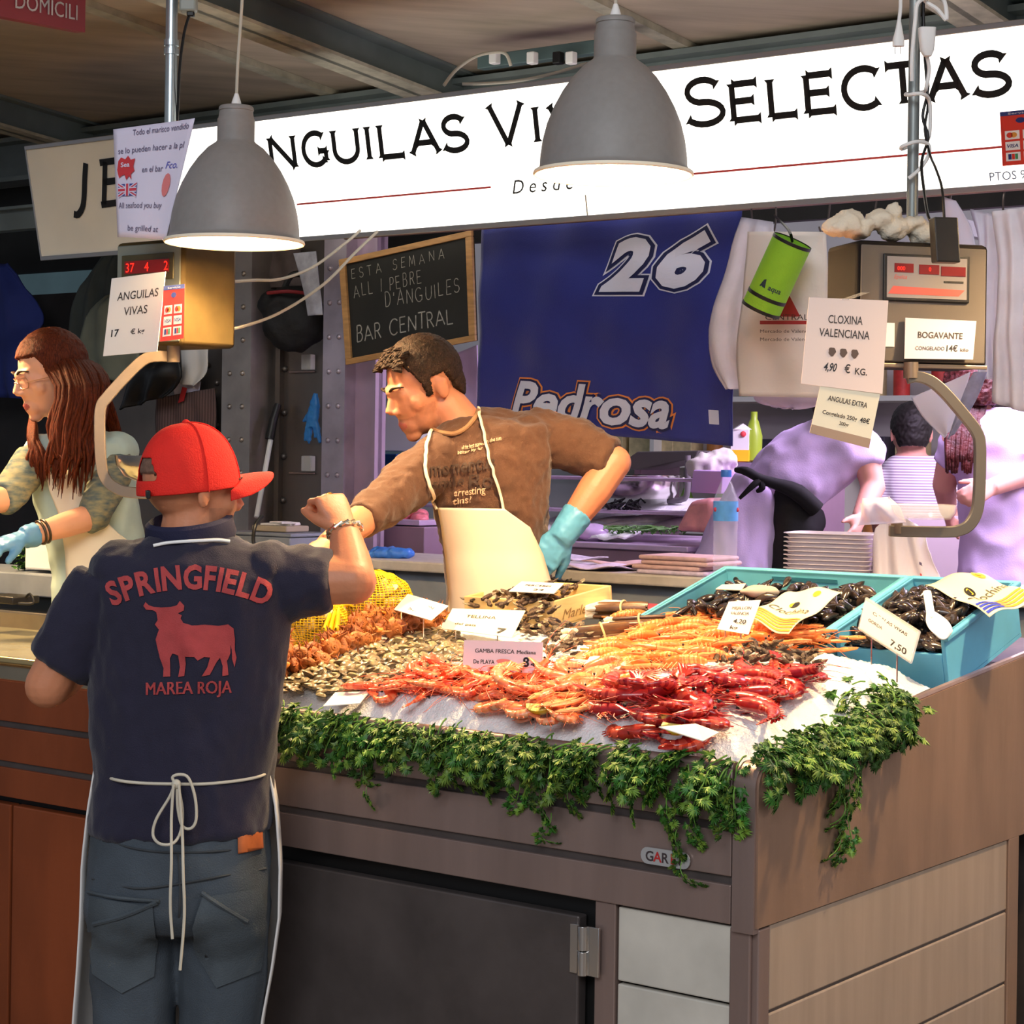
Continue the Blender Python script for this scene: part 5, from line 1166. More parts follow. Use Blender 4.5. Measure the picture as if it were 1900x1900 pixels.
# ---------------------------------------------------------------- the fishmonger in brown
def fishmonger():
    Y = 5.2; J = lambda x, y, dy=0.0: PY(x, y, Y + dy)
    root = thing('person', 'person in brown long-sleeved shirt, cream apron and blue glove, hand on hip, looking down', 'person', V((J(920, 1100).x, Y, .2)))
    M = headframe((-.80, -.46, -.40), .0); hc = J(786, 722)
    mb = MB(); head_prims(mb, hc, M, 1.03)
    mb.tube([J(858, 800, .02), J(826, 755, .01), hc + M @ V((0, -.03, -.02))], [.068, .060, .056], 16)
    NS, LS, LE, LW = J(858, 775, .04), J(1012, 800, .06), J(1140, 858, .0), J(1046, 990, -.06)
    RS, RE, RW = J(800, 855, -.05), J(700, 945, -.22), J(606, 1012, -.42)
    torso = [ringpx(Y, 780, 826, 925, .07, -4), ringpx(Y, 800, 800, 1015, .10, -8), ringpx(Y, 850, 796, 1020, .125, -4), ringpx(Y, 900, 800, 1016, .13), ringpx(Y, 960, 812, 1012, .125), ringpx(Y, 1020, 826, 1012, .12), ringpx(Y, 1080, 832, 1022, .125), ringpx(Y, 1150, 832, 1030, .13)]
    mb.loft([(c, a * .92, b * .92) for c, a, b in torso], 26)
    mb.tube([LS, LS.lerp(LE, .5), LE], [.060, .052, .044], 14); mb.ell(LE, .045); mb.tube([LE, LE.lerp(LW, .4), LW], [.044, .046, .031], 14)
    mb.tube([RS, RS.lerp(RE, .5), RE], [.058, .050, .043], 14); mb.ell(RE, .043); mb.tube([RE, RE.lerp(RW, .4), RW], [.043, .041, .029], 14)
    hand(mb, RW, RW - RE, V((.1, .1, 1)), V((0, 1, .1)), ((25, 35, 20),) * 4)
    gf, gb, gs = V((-.55, -.05, -.70)), V((.15, -.95, .15)), V((.6, 0, -.6)); cg = ((20, 30, 20), (28, 36, 20), (34, 40, 25), (40, 45, 30))
    hand(mb, LW, gf, gb, gs, cg, r=.92)
    hl = [J(895, 1160), J(975, 1160)]
    for i, p in enumerate(hl): mb.tube([p, V((p.x - .0, Y, .62)), V((p.x, Y + .02, .26))], [.085, .06, .045], 14); mb.ell(V((p.x, Y - .04, .25)), (.045, .12, .045))
    o = remeshed(mb, .0042, 4).build('body', [m_skin2, m_lip, m_stub], root, ang=180); face_paint(o, hc, M, 1.03, True); eyes(root, hc, M, 1.03, .55)
    def hl_(x, y):
        if y > .062: return .090
        if y > .040: return .030 + .060 * (y - .040) / .022
        if y > .012: return -.012 + .042 * max(0, (y - .030)) / .010 if y > .03 else -.012
        if y > -.035: return .034
        return .034 - .085 * min(1, (-.035 - y) / .04)
    hb = hair_shell(hc, M, 1.03, hl_, 1.06, seed=4, amp=.0025, freq=95)
    hb.build('hair', m_hair, root, ang=180)
    mb = MB(); rnd = random.Random(3)
    for i in range(90):      # a ruffled fringe over the brow and crown
        x = (rnd.random() - .5) * .12; y0 = .035 + rnd.random() * .045; b = hc + M @ (V((x, y0, .124 - 3.5 * x * x - (y0 - .035) * .75)) * 1.03)
        e = M @ V(((rnd.random() - .5) * .5, .8, .05 + rnd.random() * .4)).normalized()
        mb.tube([b - e * .01, b + e * .008, b + e * .017 - Z * .002], [.007, .006, .0015], 6)
    mb.build('fringe', m_hair, root)
    # shirt
    mb = MB(); mb.loft(torso, 30); mb.ell(J(985, 812, .05), (.085, .10, .065)); mb.ell(J(912, 796, .05), (.10, .075, .052)); mb.ell(J(825, 840, -.02), (.06, .10, .06))
    e = LS.lerp(LE, .94); mb.tube([J(985, 812, .05), LS.lerp(LE, .45), e], [.076, .066, .057], 20)
    e2 = RE.lerp(RW, .32); mb.tube([J(822, 850, -.03), RS.lerp(RE, .55), RE, e2], [.072, .062, .053, .046], 20)
    sh = wrinkle(wrinkle(remeshed(mb, .006, 4), .0065, 11, (1.2, 1, .8), seed=9), .0034, 34, (1, 1, 1), seed=3)
    m_br = mat('shirt_brown', (80, 50, 31), .85, var=.10, vs=9, bump=.2, bs=320, sheen=.15); sh.build('shirt', m_br, root, ang=180)
    tree = bvh(sh); both = MB(); both.add(sh.v, sh.f); both.add([v.co + wloc(o) for v in o.data.vertices], [tuple(f.vertices) for f in o.data.polygons]); hs = hitter(bvh(both)); h = hitter(tree)
    mb = MB(); pts = [q for q in (hs(x, y, .004) for x, y in ((806, 800), (822, 806), (845, 806), (866, 795), (882, 776), (888, 764))) if q]; mb.tube(pts, .0062, 8, sm=3); mb.build('neckband', mat('neckband', (142, 104, 70), .85), root)
    m_p1, m_p2 = mat('shirt_print_light', (206, 168, 132), .8), mat('shirt_print_dark', (56, 38, 28), .8)
    def word(txt, x0, x1, yb, size, m, slope=-.14, bold=.0, sq=1):
        vs, fs = text2d(txt, bold); xs = [v[0] for v in vs]; w_ = max(xs) - min(xs)
        drape(root, 'print', m, tree, vs, fs, lambda a, b: (x0 + (a - min(xs)) / w_ * (x1 - x0), yb - b * size + slope * (a - min(xs)) / w_ * (x1 - x0)), .0055, .16)
    word('momentus', 796, 918, 884, 34, m_p2, -.13, .02); word('smile', 800, 862, 906, 26, m_p2, -.1, .01); word('Ro', 872, 915, 908, 40, m_p2, -.1)
    word('arresting', 844, 900, 921, 19, m_p1, -.12, .01); word('tins?', 842, 876, 936, 16, m_p1, -.15, .01); word('all the best moments', 858, 900, 835, 9, m_p1, -.2, .02); word('better by far', 850, 896, 844, 9, m_p1, -.2, .02); word('in the sun', 902, 930, 823, 9, m_p1, -.2, .02)
    # apron bib
    tr2 = MB(); tr2.loft([(c + V((0, -.012, 0)), a * 1.04, b * 1.06) for c, a, b in torso], 40); t2 = bvh(tr2)
    TL = [(814, 942), (820, 975), (829, 1040), (835, 1110), (832, 1160)]; TR = [(936, 944), (982, 978), (1006, 1030), (1022, 1085), (1032, 1160)]
    vs = []; fs = []; nu, nv = 24, 28
    for j in range(nv + 1):
        v = j / nv; f = v * 4; k = min(int(f), 3); L = [TL[k][i] + (TL[k + 1][i] - TL[k][i]) * (f - k) for i in (0, 1)]; R_ = [TR[k][i] + (TR[k + 1][i] - TR[k][i]) * (f - k) for i in (0, 1)]
        for i in range(nu + 1): vs.append((L[0] + (R_[0] - L[0]) * i / nu, L[1] + (R_[1] - L[1]) * i / nu))
    fs = [(j * (nu + 1) + i, j * (nu + 1) + i + 1, (j + 1) * (nu + 1) + i + 1, (j + 1) * (nu + 1) + i) for j in range(nv) for i in range(nu)]
    m_apc = mat('apron_cream', (236, 216, 184), .6, var=.04, vs=6)
    h2 = hitter(t2); mb = MB(); ps = []
    for a, b in vs:
        q = h2(a, b, .004)
        if q is None:
            xx = a
            while q is None and 780 < xx < 1060: xx += -2 if a > 925 else 2; q = h2(xx, b, .004)
            if q is not None: q = PP(a, b, q, V((0, 1, 0)))
        ps.append(q if q is not None else PY(a, b, Y))
    mb.add(ps, fs); apo = mb.build('apron', m_apc, root, solid=.004, ang=180)
    sx_ = (ps[nu].x - ps[0].x); mb = MB(); w0, w1 = ps[nv * (nu + 1)], ps[nv * (nu + 1) + nu]
    mb.grid(lambda u, v: w0.lerp(w1, u) + V((0, -.02 * math.sin(PI * u) - .01, -v * .62)), 12, 6); mb.build('apron_skirt', m_apc, apo, solid=.004, ang=180)
    for pts in ([(815, 944), (800, 915), (789, 880), (789, 840), (800, 808), (806, 798)], [(936, 946), (928, 915), (914, 870), (900, 815), (886, 765), (880, 744), (872, 738)]):
        p = [q for q in (hs(v_.x, v_.y, .007) for v_ in smoothpath([V((x, y, 0)) for x, y in pts], 5)) if q]; mb = MB(); mb.tube(p, .0045, 8, sm=4, flat=.6); mb.build('apron_strap', m_apc, apo)
    # glove
    mb = MB(); hand(mb, LW, gf, gb, gs, cg, r=1.06); a = LE.lerp(LW, .72); mb.tube([a, LW, LW + gf.normalized() * .02], [.040, .036, .034], 18)
    wrinkle(remeshed(mb, .0038, 2), .002, 40).build('glove', mat('glove_teal', (92, 160, 190), .4, var=.06, vs=20), root, ang=180)
    mb = MB(); mb.loft([ringpx(Y, 1145, 838, 1024, .12), ringpx(Y, 1210, 836, 1028, .125)], 24)
    for p in hl: mb.tube([p, V((p.x, Y, .62)), V((p.x, Y + .02, .27))], [.095, .08, .068], 16)
    remeshed(mb, .010, 4).build('trousers', mat('trousers_dark', (40, 42, 52), .85), root, ang=180)
fishmonger()

# ---------------------------------------------------------------- the long-haired fishmonger
def fishwife():
    Y = 6.05; J = lambda x, y, dy=0.0: PY(x, y, Y + dy)
    root = thing('person', 'person with long auburn hair, glasses, camouflage sleeves and white apron, working at far left', 'person', V((J(170, 1000).x, Y, .2)))
    M = headframe((-.78, -.50, -.26)); hc = J(94, 700, -.03); k = 1.06
    mb = MB(); head_prims(mb, hc, M, k, 1)
    mb.tube([J(140, 812, .05), J(118, 770, .02), hc + M @ V((0, -.03, -.03))], [.056, .050, .050], 14)
    torso = [ringpx(Y, 800, 100, 190, .06), ringpx(Y, 822, 60, 240, .09), ringpx(Y, 870, 58, 250, .11), ringpx(Y, 930, 66, 256, .115), ringpx(Y, 1000, 84, 266, .11), ringpx(Y, 1070, 100, 282, .12), ringpx(Y, 1160, 96, 292, .13)]
    mb.loft([(c, a * .92, b * .92) for c, a, b in torso], 24)
    LS, LE, LW = J(226, 840, .0), J(172, 958, -.16), J(44, 998, -.30); RS, RE, RW = J(70, 845, -.05), J(12, 925, -.2), J(-70, 940, -.32)
    mb.tube([LS, LS.lerp(LE, .5), LE], [.050, .045, .040], 14); mb.ell(LE, .040); mb.tube([LE, LE.lerp(LW, .4), LW], [.040, .038, .026], 14)
    mb.tube([RS, RS.lerp(RE, .5), RE], [.050, .045, .040], 14); mb.ell(RE, .040); mb.tube([RE, RE.lerp(RW, .4), RW], [.040, .038, .026], 14)
    cg = ((30, 40, 20),) * 4
    hand(mb, LW, LW - LE, V((0, -.3, 1)), V((0, -1, 0)), cg, k=.92, r=.92); hand(mb, RW, RW - RE, V((0, -.3, 1)), V((0, 1, 0)), cg, k=.92)
    for px in (150, 235):
        p = J(px, 1170); mb.tube([p, V((p.x, Y, .62)), V((p.x, Y + .02, .26))], [.085, .06, .045], 14); mb.ell(V((p.x, Y - .04, .25)), (.04, .11, .045))
    o = remeshed(mb, .0045, 4).build('body', [m_skinf, m_lip], root, ang=180); face_paint(o, hc, M, k); eyes(root, hc, M, k, .4)
    # hair: scalp shell and long locks
    m_aub = mat('hair_auburn', (84, 34, 14), .55, var=.5, vs=50, stretch=(6, 6, 1), bump=.4, bs=90, spec=.15)
    def hl_(x, y):
        if y > .055: return .074
        if y > .015: return -.03 + .104 * (y - .015) / .04
        return -.06
    hb = hair_shell(hc, M, k, hl_, 1.075, seed=5, amp=.0025, freq=50); rnd = random.Random(11)
    for i in range(230):
        a = rnd.random()
        if a < .72:      # the side towards us, falling past the collar bone
            u = rnd.random(); x0 = 58 + u * 126; y0 = 640 + 60 * abs(u - .35); xm = 96 + u * 92 + rnd.uniform(-6, 6); xe = 92 + u * 72 + rnd.uniform(-12, 12); ye = 880 + rnd.uniform(-60, 50) - 26 * abs(u - .55)
            dy = -.13 - .03 * math.sin(PI * u) + rnd.uniform(-.015, .01) + .10 * max(0, u - .5)
            pts = [J(x0, y0, -.075 + .08 * u), J(xm + 12, 715, dy - .005), J(xm, 790, dy - .02), J(xe + 6, 850, dy - .03), J(xe, ye, dy - .03)]
        elif a < .86:    # thin front lock beside the far cheek
            xe = 66 + rnd.uniform(-10, 14); pts = [J(62 + rnd.uniform(-4, 4), 770, -.02), J(60 + rnd.uniform(-6, 8), 810, -.115), J(xe, 850, -.15), J(xe + rnd.uniform(-8, 10), 890 + rnd.uniform(-30, 22), -.15)]
        else:            # behind the shoulder
            u = rnd.random(); pts = [J(150 + u * 34, 690, .05), J(186 + u * 20, 760, .06), J(206 + u * 24, 830, .10), J(226 + u * 26, 850 + u * 20, .12)]
        hb.tube([q + V((rnd.gauss(0, .005), rnd.gauss(0, .004), 0)) if 0 < n_ else q for n_, q in enumerate(pts)], [.006, .0075, .0065, .0045, .0008], 6, sm=3)
    hb.build('hair', m_aub, root, ang=180)
    gM = M; mb = MB()
    for s_ in (-1, 1): mb.tube([V(hc) + gM @ (V((s_ * .032 + .022 * math.cos(q), .098 - .012 * (s_ * math.cos(q) > 0), .004 + .016 * math.sin(q))) * k) for q in [2 * PI * i / 20 for i in range(20)]], .0013, 6, closed=True)
    mb.tube([V(hc) + gM @ (V((x, y, z)) * k) for x, y, z in ((-.012, .1, .006), (0, .106, .010), (.012, .1, .006))], .0014, 6)
    for s_ in (-1, 1): mb.tube([V(hc) + gM @ (V((s_ * x, y, .006)) * k) for x, y in ((.054, .090), (.075, .05), (.083, -.01))], .0014, 6)
    mb.build('glasses', mat('glasses_wire', (190, 140, 110), .3, .8), root)
    mb = MB(); mb.loft(torso, 28); mb.ell(J(215, 838), (.07, .085, .06)); mb.ell(J(80, 842, -.03), (.06, .085, .06))
    sh = wrinkle(remeshed(mb, .008, 4), .004, 11, seed=3); sh.build('shirt', mat('shirt_aqua', (186, 204, 192), .85, var=.12, vs=8), root, ang=180)
    m_camo = mat('sleeve_camo', (64, 86, 94), .85, var=.5, vs=26, col2=(150, 142, 106), stretch=(1, 1, 2.6))
    for S0, E0, W0 in ((LS, LE, LW), (RS, RE, RW)):
        mb = MB(); mb.tube([S0.lerp(E0, .1), S0.lerp(E0, .6), E0, E0.lerp(W0, .1)], [.058, .055, .050, .047], 18); wrinkle(remeshed(mb, .008, 3), .004, 16, seed=1).build('sleeve', m_camo, root, ang=180)
    tr2 = MB(); tr2.loft([(c + V((0, -.015, 0)), a * 1.05, b * 1.10) for c, a, b in torso], 40); h2 = hitter(bvh(tr2))
    TL = [(86, 876), (92, 910), (112, 960), (122, 1030), (124, 1090), (120, 1158)]; TR = [(128, 872), (160, 930), (214, 985), (270, 1030), (282, 1090), (290, 1158)]; nu, nv = 18, 24; vs = []
    for j in range(nv + 1):
        f = j / nv * 5; q = min(int(f), 4)
        for i in range(nu + 1):
            a = [(TL[q][d] + (TL[q + 1][d] - TL[q][d]) * (f - q)) * (1 - i / nu) + (TR[q][d] + (TR[q + 1][d] - TR[q][d]) * (f - q)) * i / nu for d in (0, 1)]
            p = h2(a[0], a[1], .004); vs.append(p if p is not None else PY(a[0], a[1], Y - .06))
    mb = MB(); mb.add(vs, [(j * (nu + 1) + i, j * (nu + 1) + i + 1, (j + 1) * (nu + 1) + i + 1, (j + 1) * (nu + 1) + i) for j in range(nv) for i in range(nu)])
    apo = mb.build('apron', mat('apron_ivory', (232, 220, 194), .6, var=.05, vs=6), root, solid=.004, ang=180)
    mb = MB(); mb.grid(lambda u, v: vs[nv * (nu + 1)].lerp(vs[-1], u) + V((0, -.02 * math.sin(PI * u), -v * .6)), 10, 5); mb.build('apron_skirt', MATS['apron_ivory'], apo, solid=.004, ang=180)
    mb = MB(); hand(mb, LW, LW - LE, V((0, -.3, 1)), V((0, -1, 0)), cg, k=.92, r=1.08); mb.tube([LE.lerp(LW, .82), LW], [.036, .032], 16); wrinkle(remeshed(mb, .0045, 2), .002, 40).build('glove', mat('glove_light_blue', (96, 150, 190), .4), root, ang=180)
    ax = (LW - LE).normalized(); x_, y_, d_ = frame(ax)
    for f in (.70, .76):
        c0 = LE.lerp(LW, f); mb = MB(); mb.tube([c0 + (x_ * math.cos(a) + y_ * math.sin(a)) * .034 for a in [2 * PI * i / 20 for i in range(20)]], .004, 8, closed=True); mb.build('bracelet', mat('bracelet_dark', (70, 56, 40), .4, .4), root)
    mb = MB(); mb.loft([ringpx(Y, 1150, 100, 290, .12), ringpx(Y, 1230, 100, 290, .125)], 24)
    for px in (150, 235): p = J(px, 1170); mb.tube([p, V((p.x, Y, .62)), V((p.x, Y + .02, .27))], [.095, .08, .068], 16)
    remeshed(mb, .012, 4).build('trousers', MATS['trousers_dark'], root, ang=180)
fishwife()

# ---------------------------------------------------------------- the three people in the stall behind
m_lav = mat('smock_lilac', (206, 182, 222), .8, var=.06, vs=5, bump=.1, bs=200)
def bender():
    Y = 6.9; J = lambda x, y, dy=0.0: PY(x, y, Y + dy)
    root = thing('person', 'person in lilac smock with black waist apron bending over behind the hanging cards', 'person', V((J(1450, 1000).x, Y, .2)))
    def ax(x, y, dx, dy_, hw, dep, d=0.0):
        a = PY(x + dx * hw, y + dy_ * hw, Y + d) - PY(x, y, Y + d); return (J(x, y, d), a, V((0, dep, 0)))
    tor = [ax(1436, 930, .82, .57, 62, .12), ax(1462, 895, .76, .65, 72, .13), ax(1510, 850, .70, .71, 76, .135), ax(1556, 826, .60, .80, 62, .12, -.02), ax(1592, 812, .5, .86, 46, .09, -.03)]
    hc = J(1562, 768, -.06); M = headframe((.55, .5, -.62))
    SH, EL_, HA = J(1606, 846, -.06), J(1620, 905, -.10), J(1596, 962, -.2)
    mb = MB(); head_prims(mb, hc, M); mb.tube([J(1580, 805), hc], [.06, .055], 12); mb.loft([(c, a * .9, b * .9) for c, a, b in tor], 20)
    mb.tube([SH, EL_, HA], [.05, .043, .030], 14); hand(mb, HA, HA - EL_, V((1, -.2, 0)), V((0, -1, 0)), ((20, 30, 20),) * 4)
    legs = [J(1440, 1010), J(1480, 1010)]
    for p in legs: mb.tube([p, V((p.x, Y, .6)), V((p.x, Y, .26))], [.08, .06, .045], 12); mb.ell(V((p.x + .05, Y, .25)), (.11, .045, .045))
    mb.tube([J(1440, 925), J(1460, 1010)], [.11, .12], 14)
    remeshed(mb, .008, 3).build('body', mat('skin_pinkish', (222, 158, 140), .55), root, ang=180)
    hair_shell(hc, M, 1, lambda x, y: .02 if y > 0 else -.06, 1.08).build('hair', m_hair, root, ang=180)
    mb = MB(); mb.loft(tor, 26); mb.tube([J(1590, 826, -.03), SH, SH.lerp(EL_, .35)], [.075, .068, .06], 16); mb.ell(J(1560, 800), (.10, .10, .055))
    wrinkle(remeshed(mb, .012, 4), .010, 9, (1, 1, 1), 2).build('smock', m_lav, root, ang=180)
    mb = MB(); mb.loft([(J(1412, 905), PY(1448, 935, Y) - PY(1412, 905, Y), V((0, .12, 0))), (J(1388, 960), V((.115, 0, 0)), V((0, .14, 0))), (J(1368, 1050), V((.15, 0, 0)), V((0, .16, 0))), (J(1366, 1250), V((.16, 0, 0)), V((0, .16, 0)))], 22)
    wrinkle(remeshed(mb, .012, 4), .014, 7, (1.6, 1, .5), 3).build('smock_skirt', m_lav, root, ang=180)
    mb = MB(); mb.loft([ax(1470, 912, .82, .57, 66, .15), ax(1472, 950, .9, .4, 62, .16), (J(1464, 1000), V((.088, 0, 0)), V((0, .18, 0))), (J(1458, 1060), V((.08, 0, 0)), V((0, .18, 0))), (J(1458, 1250), V((.08, 0, 0)), V((0, .18, 0)))], 24)
    wrinkle(remeshed(mb, .012, 4), .006, 8, seed=4).build('waist_apron', mat('apron_black', (10, 9, 10), .85), root, ang=180)
    mb = MB(); mb.tube([J(1364, 872, -.14), J(1384, 874, -.16), J(1410, 888, -.17), J(1440, 898, -.17), J(1480, 914, -.17), J(1516, 946, -.16)], [.008, .016, .016, .02, .03, .03], 10, sm=3); mb.tube([J(1412, 890, -.17), J(1398, 900, -.18), J(1372, 925, -.17)], [.014, .012, .006], 8, sm=3); mb.tube([J(1412, 890, -.17), J(1414, 905, -.18), J(1404, 912, -.17)], [.014, .012, .006], 8, sm=3)
    mb.build('apron_tie', MATS['apron_black'], root)
bender()
def striped():
    Y = 8.6; J = lambda x, y, dy=0.0: PY(x, y, Y + dy)
    root = thing('person', 'person with short dark hair and striped T-shirt, seen from behind between the smocks', 'person', V((J(1690, 1000).x, Y, .2)))
    hc = J(1690, 808); M = headframe((.05, 1, -.1)); mb = MB(); head_prims(mb, hc, M, 1.05); mb.tube([J(1692, 862), hc], [.065, .06], 14)
    tor = [ringpx(Y, 846, 1655, 1735, .07), ringpx(Y, 862, 1638, 1756, .10), ringpx(Y, 900, 1634, 1762, .12), ringpx(Y, 980, 1642, 1756, .12), ringpx(Y, 1080, 1646, 1752, .12)]
    mb.loft([(c, a * .9, b * .9) for c, a, b in tor], 22)
    for x, s_ in ((1646, -1), (1752, 1)):
        a = J(x, 880); b = J(x + s_ * 14, 960); c = J(x + s_ * 6, 1030, .18); mb.tube([a, b, c], [.05, .042, .03], 12); hand(mb, c, c - b, V((0, 0, 1)), V((-s_, 0, 0)), ((20, 30, 20),) * 4)
    for x in (1672, 1726): p = J(x, 1085); mb.tube([p, V((p.x, Y, .6)), V((p.x, Y, .26))], [.085, .06, .045], 12); mb.ell(V((p.x, Y + .05, .25)), (.045, .11, .045))
    remeshed(mb, .008, 3).build('body', MATS['skin_pinkish'], root, ang=180)
    hair_shell(hc, M, 1.05, lambda x, y: .03 if y > .02 else (-.005 if y > -.04 else -.055), 1.05, amp=.003).build('hair', mat('hair_black', (28, 22, 20), .6, var=.3, vs=60), root, ang=180)
    mb = MB(); mb.loft(tor, 26)
    for x, s_ in ((1652, -1), (1746, 1)): mb.tube([J(x, 880), J(x + s_ * 12, 945)], [.065, .06], 14)
    wrinkle(remeshed(mb, .011, 3), .004, 9).build('striped_shirt', mat('shirt_striped', (236, 230, 236), .85, wave=(26, (178, 158, 182), 'Z', 0)), root, ang=180)
    mb = MB(); mb.loft([ringpx(Y, 1070, 1648, 1750, .12), ringpx(Y, 1120, 1648, 1750, .12)], 22)
    for x in (1672, 1726): p = J(x, 1085); mb.tube([p, V((p.x, Y, .6)), V((p.x, Y, .27))], [.095, .08, .07], 14)
    remeshed(mb, .014, 3).build('trousers', MATS['trousers_dark'], root, ang=180)
striped()
def bagger():
    Y = 7.3; J = lambda x, y, dy=0.0: PY(x, y, Y + dy)
    root = thing('person', 'person in lilac smock with dark red hair at the right edge behind the scale bracket', 'person', V((J(1850, 1000).x, Y, .2)))
    hc = J(1800, 730); M = headframe((-.5, .8, -.25)); mb = MB(); head_prims(mb, hc, M, 1.0); mb.tube([J(1830, 800), hc], [.06, .055], 14)
    tor = [ringpx(Y, 760, 1800, 1880, .07), ringpx(Y, 778, 1762, 1935, .10), ringpx(Y, 830, 1768, 1945, .13), ringpx(Y, 900, 1780, 1940, .13), ringpx(Y, 1000, 1786, 1936, .13), ringpx(Y, 1100, 1780, 1940, .13)]
    mb.loft([(c, a * .9, b * .9) for c, a, b in tor], 22)
    a, b, c = J(1920, 810), J(1905, 880, -.12), J(1838, 905, -.22); mb.tube([a, b, c], [.055, .045, .032], 14); hand(mb, c, c - b, V((0, -1, .2)), V((0, 0, 1)), ((40, 50, 30),) * 4)
    a2, b2 = J(1775, 810), J(1752, 900, .1); c2 = J(1760, 950, .25); mb.tube([a2, b2, c2], [.055, .045, .032], 14); hand(mb, c2, c2 - b2, V((-1, 0, .2)), V((0, -1, 0)), ((20, 30, 20),) * 4)
    for x in (1830, 1890): p = J(x, 1105); mb.tube([p, V((p.x, Y, .6)), V((p.x, Y, .26))], [.085, .06, .045], 12); mb.ell(V((p.x, Y + .05, .25)), (.045, .11, .045))
    remeshed(mb, .008, 3).build('body', MATS['skin_pinkish'], root, ang=180)
    hb = hair_shell(hc, M, 1.0, lambda x, y: .05 if y > .04 else -.07, 1.1, seed=3); rnd = random.Random(5)
    for i in range(50):
        u = rnd.random(); hb.tube([J(1762 + u * 66, 740, -.05), J(1758 + u * 60, 800, -.115 + .03 * abs(u - .5)), J(1756 + u * 56, 850 + rnd.random() * 30, -.14)], [.014, .013, .004], 6, sm=3)
    hb.build('hair', mat('hair_dark_red', (74, 26, 24), .5, var=.5, vs=30, bump=.5, bs=80), root, ang=180)
    mb = MB(); mb.loft(tor, 26); mb.tube([J(1910, 800), a.lerp(b, .75)], [.085, .07], 16); mb.tube([J(1790, 800), a2.lerp(b2, .6)], [.075, .062], 16)
    wrinkle(remeshed(mb, .011, 4), .008, 8, seed=6).build('smock', m_lav, root, ang=180)
    mb = MB(); mb.loft([ringpx(Y, 1090, 1784, 1936, .125), ringpx(Y, 1140, 1784, 1936, .125)], 22)
    for x in (1830, 1890): p = J(x, 1105); mb.tube([p, V((p.x, Y, .6)), V((p.x, Y, .27))], [.095, .08, .07], 14)
    remeshed(mb, .014, 3).build('trousers', MATS['trousers_dark'], root, ang=180)
    return c
bagger()
# ================================================================ ICE AND SEAFOOD
def sstep(a, b, x): x = max(0, min(1, (x - a) / (b - a))); return x * x * (3 - 2 * x)
def zi(s, t):
    return zdeck(t) + .040 + .022 * sstep(.02, .16, t) * (1 - .3 * sstep(.5, .8, t)) + .018 * sstep(.06, .25, s) * sstep(.0, .12, t) - .016 * (1 - sstep(.03, .14, s))
def PI_(px, py, up=0.0):
    def g(Y):
        p = PY(px, py, Y); s_, t_ = ST(p); return p.z - zi(s_, min(max(t_, 0), 1.4)) - up
    Y = 3.3
    while Y < 7 and g(Y) > 0: Y += .04
    a, b = Y - .04, Y
    for _ in range(18):
        m = (a + b) / 2
        if g(m) > 0: a = m
        else: b = m
    return PY(px, py, b)
m_ice = mat('crushed_ice', (246, 247, 247), .3, bump=.55, bs=210, spec=.5)
mb = MB(); Ns, Nt = 330, 170
def icef(u, v):
    s_ = .028 + u * 1.44; t_ = .022 + v * .755; p = V((s_, t_, 0))
    e = min(1, min(u, 1 - u, v * .6, 1 - v) * 22 + .02)
    g = .0034 * (mnoise.noise(p * 60) + 1.0 * mnoise.noise(p * 140)) + .009 * mnoise.noise(p * 7)
    return S(s_, t_, zi(s_, t_) * e + (zdeck(t_) + .012) * (1 - e) + g * e)
mb.grid(icef, Ns, Nt); ice = mb.build('crushed_ice', m_ice, ang=180); tag(ice, 'bed of crushed white ice spread over the sloping fish counter', 'ice', kind='stuff')

rn = random.Random(21)
def inpoly(p, poly):
    x, y = p; c = False; n = len(poly)
    for i in range(n):
        x1, y1 = poly[i]; x2, y2 = poly[i - 1]
        if (y1 > y) != (y2 > y) and x < (x2 - x1) * (y - y1) / (y2 - y1) + x1: c = not c
    return c
def scatter(poly, n, mind, seed=0):
    r_ = random.Random(seed); xs = [p[0] for p in poly]; ys = [p[1] for p in poly]; out = []; tries = 0
    while len(out) < n and tries < n * 60:
        tries += 1; p = (r_.uniform(min(xs), max(xs)), r_.uniform(min(ys), max(ys)))
        if inpoly(p, poly) and all(((p[0] - q[0]) ** 2 + ((p[1] - q[1]) * 2.2) ** 2) > mind ** 2 for q in out): out.append(p)
    return out
from mathutils import Euler
SLOPE = Matrix.Rotation(.115, 4, -U.cross(Z).cross(Z) if False else U)  # placeholder, replaced below
_nrm = (Z - W * .115).normalized()
BASE = Matrix((-U, W - Z * 0 + Z * .115, _nrm)).transposed()           # x right along the counter, y away, z off the slope
BASE = Matrix(((-U).normalized(), _nrm.cross(-U).normalized(), _nrm)).transposed()
def place(proto, p, yaw, pitch=0.0, roll=0.0, sc=1.0, label=None, group=None, first=[None]):
    R = (BASE @ Euler((roll, pitch, yaw), 'XYZ').to_matrix()).to_4x4()
    M = Matrix.Translation(p) @ R @ Matrix.Diagonal((sc, sc, sc, 1))
    if not proto.get('_used'):
        KID.setdefault(proto.name, kids(proto)); proto['_used'] = 1; proto.matrix_world = M
        if label: proto['label'] = label
        if group: proto['group'] = group
        return proto
    c = dup(proto, M, label, group); return c
PROTOS = []
def proto(o, name_, cat, label, group):
    tag(o, label, cat, group); PROTOS.append(o); return o

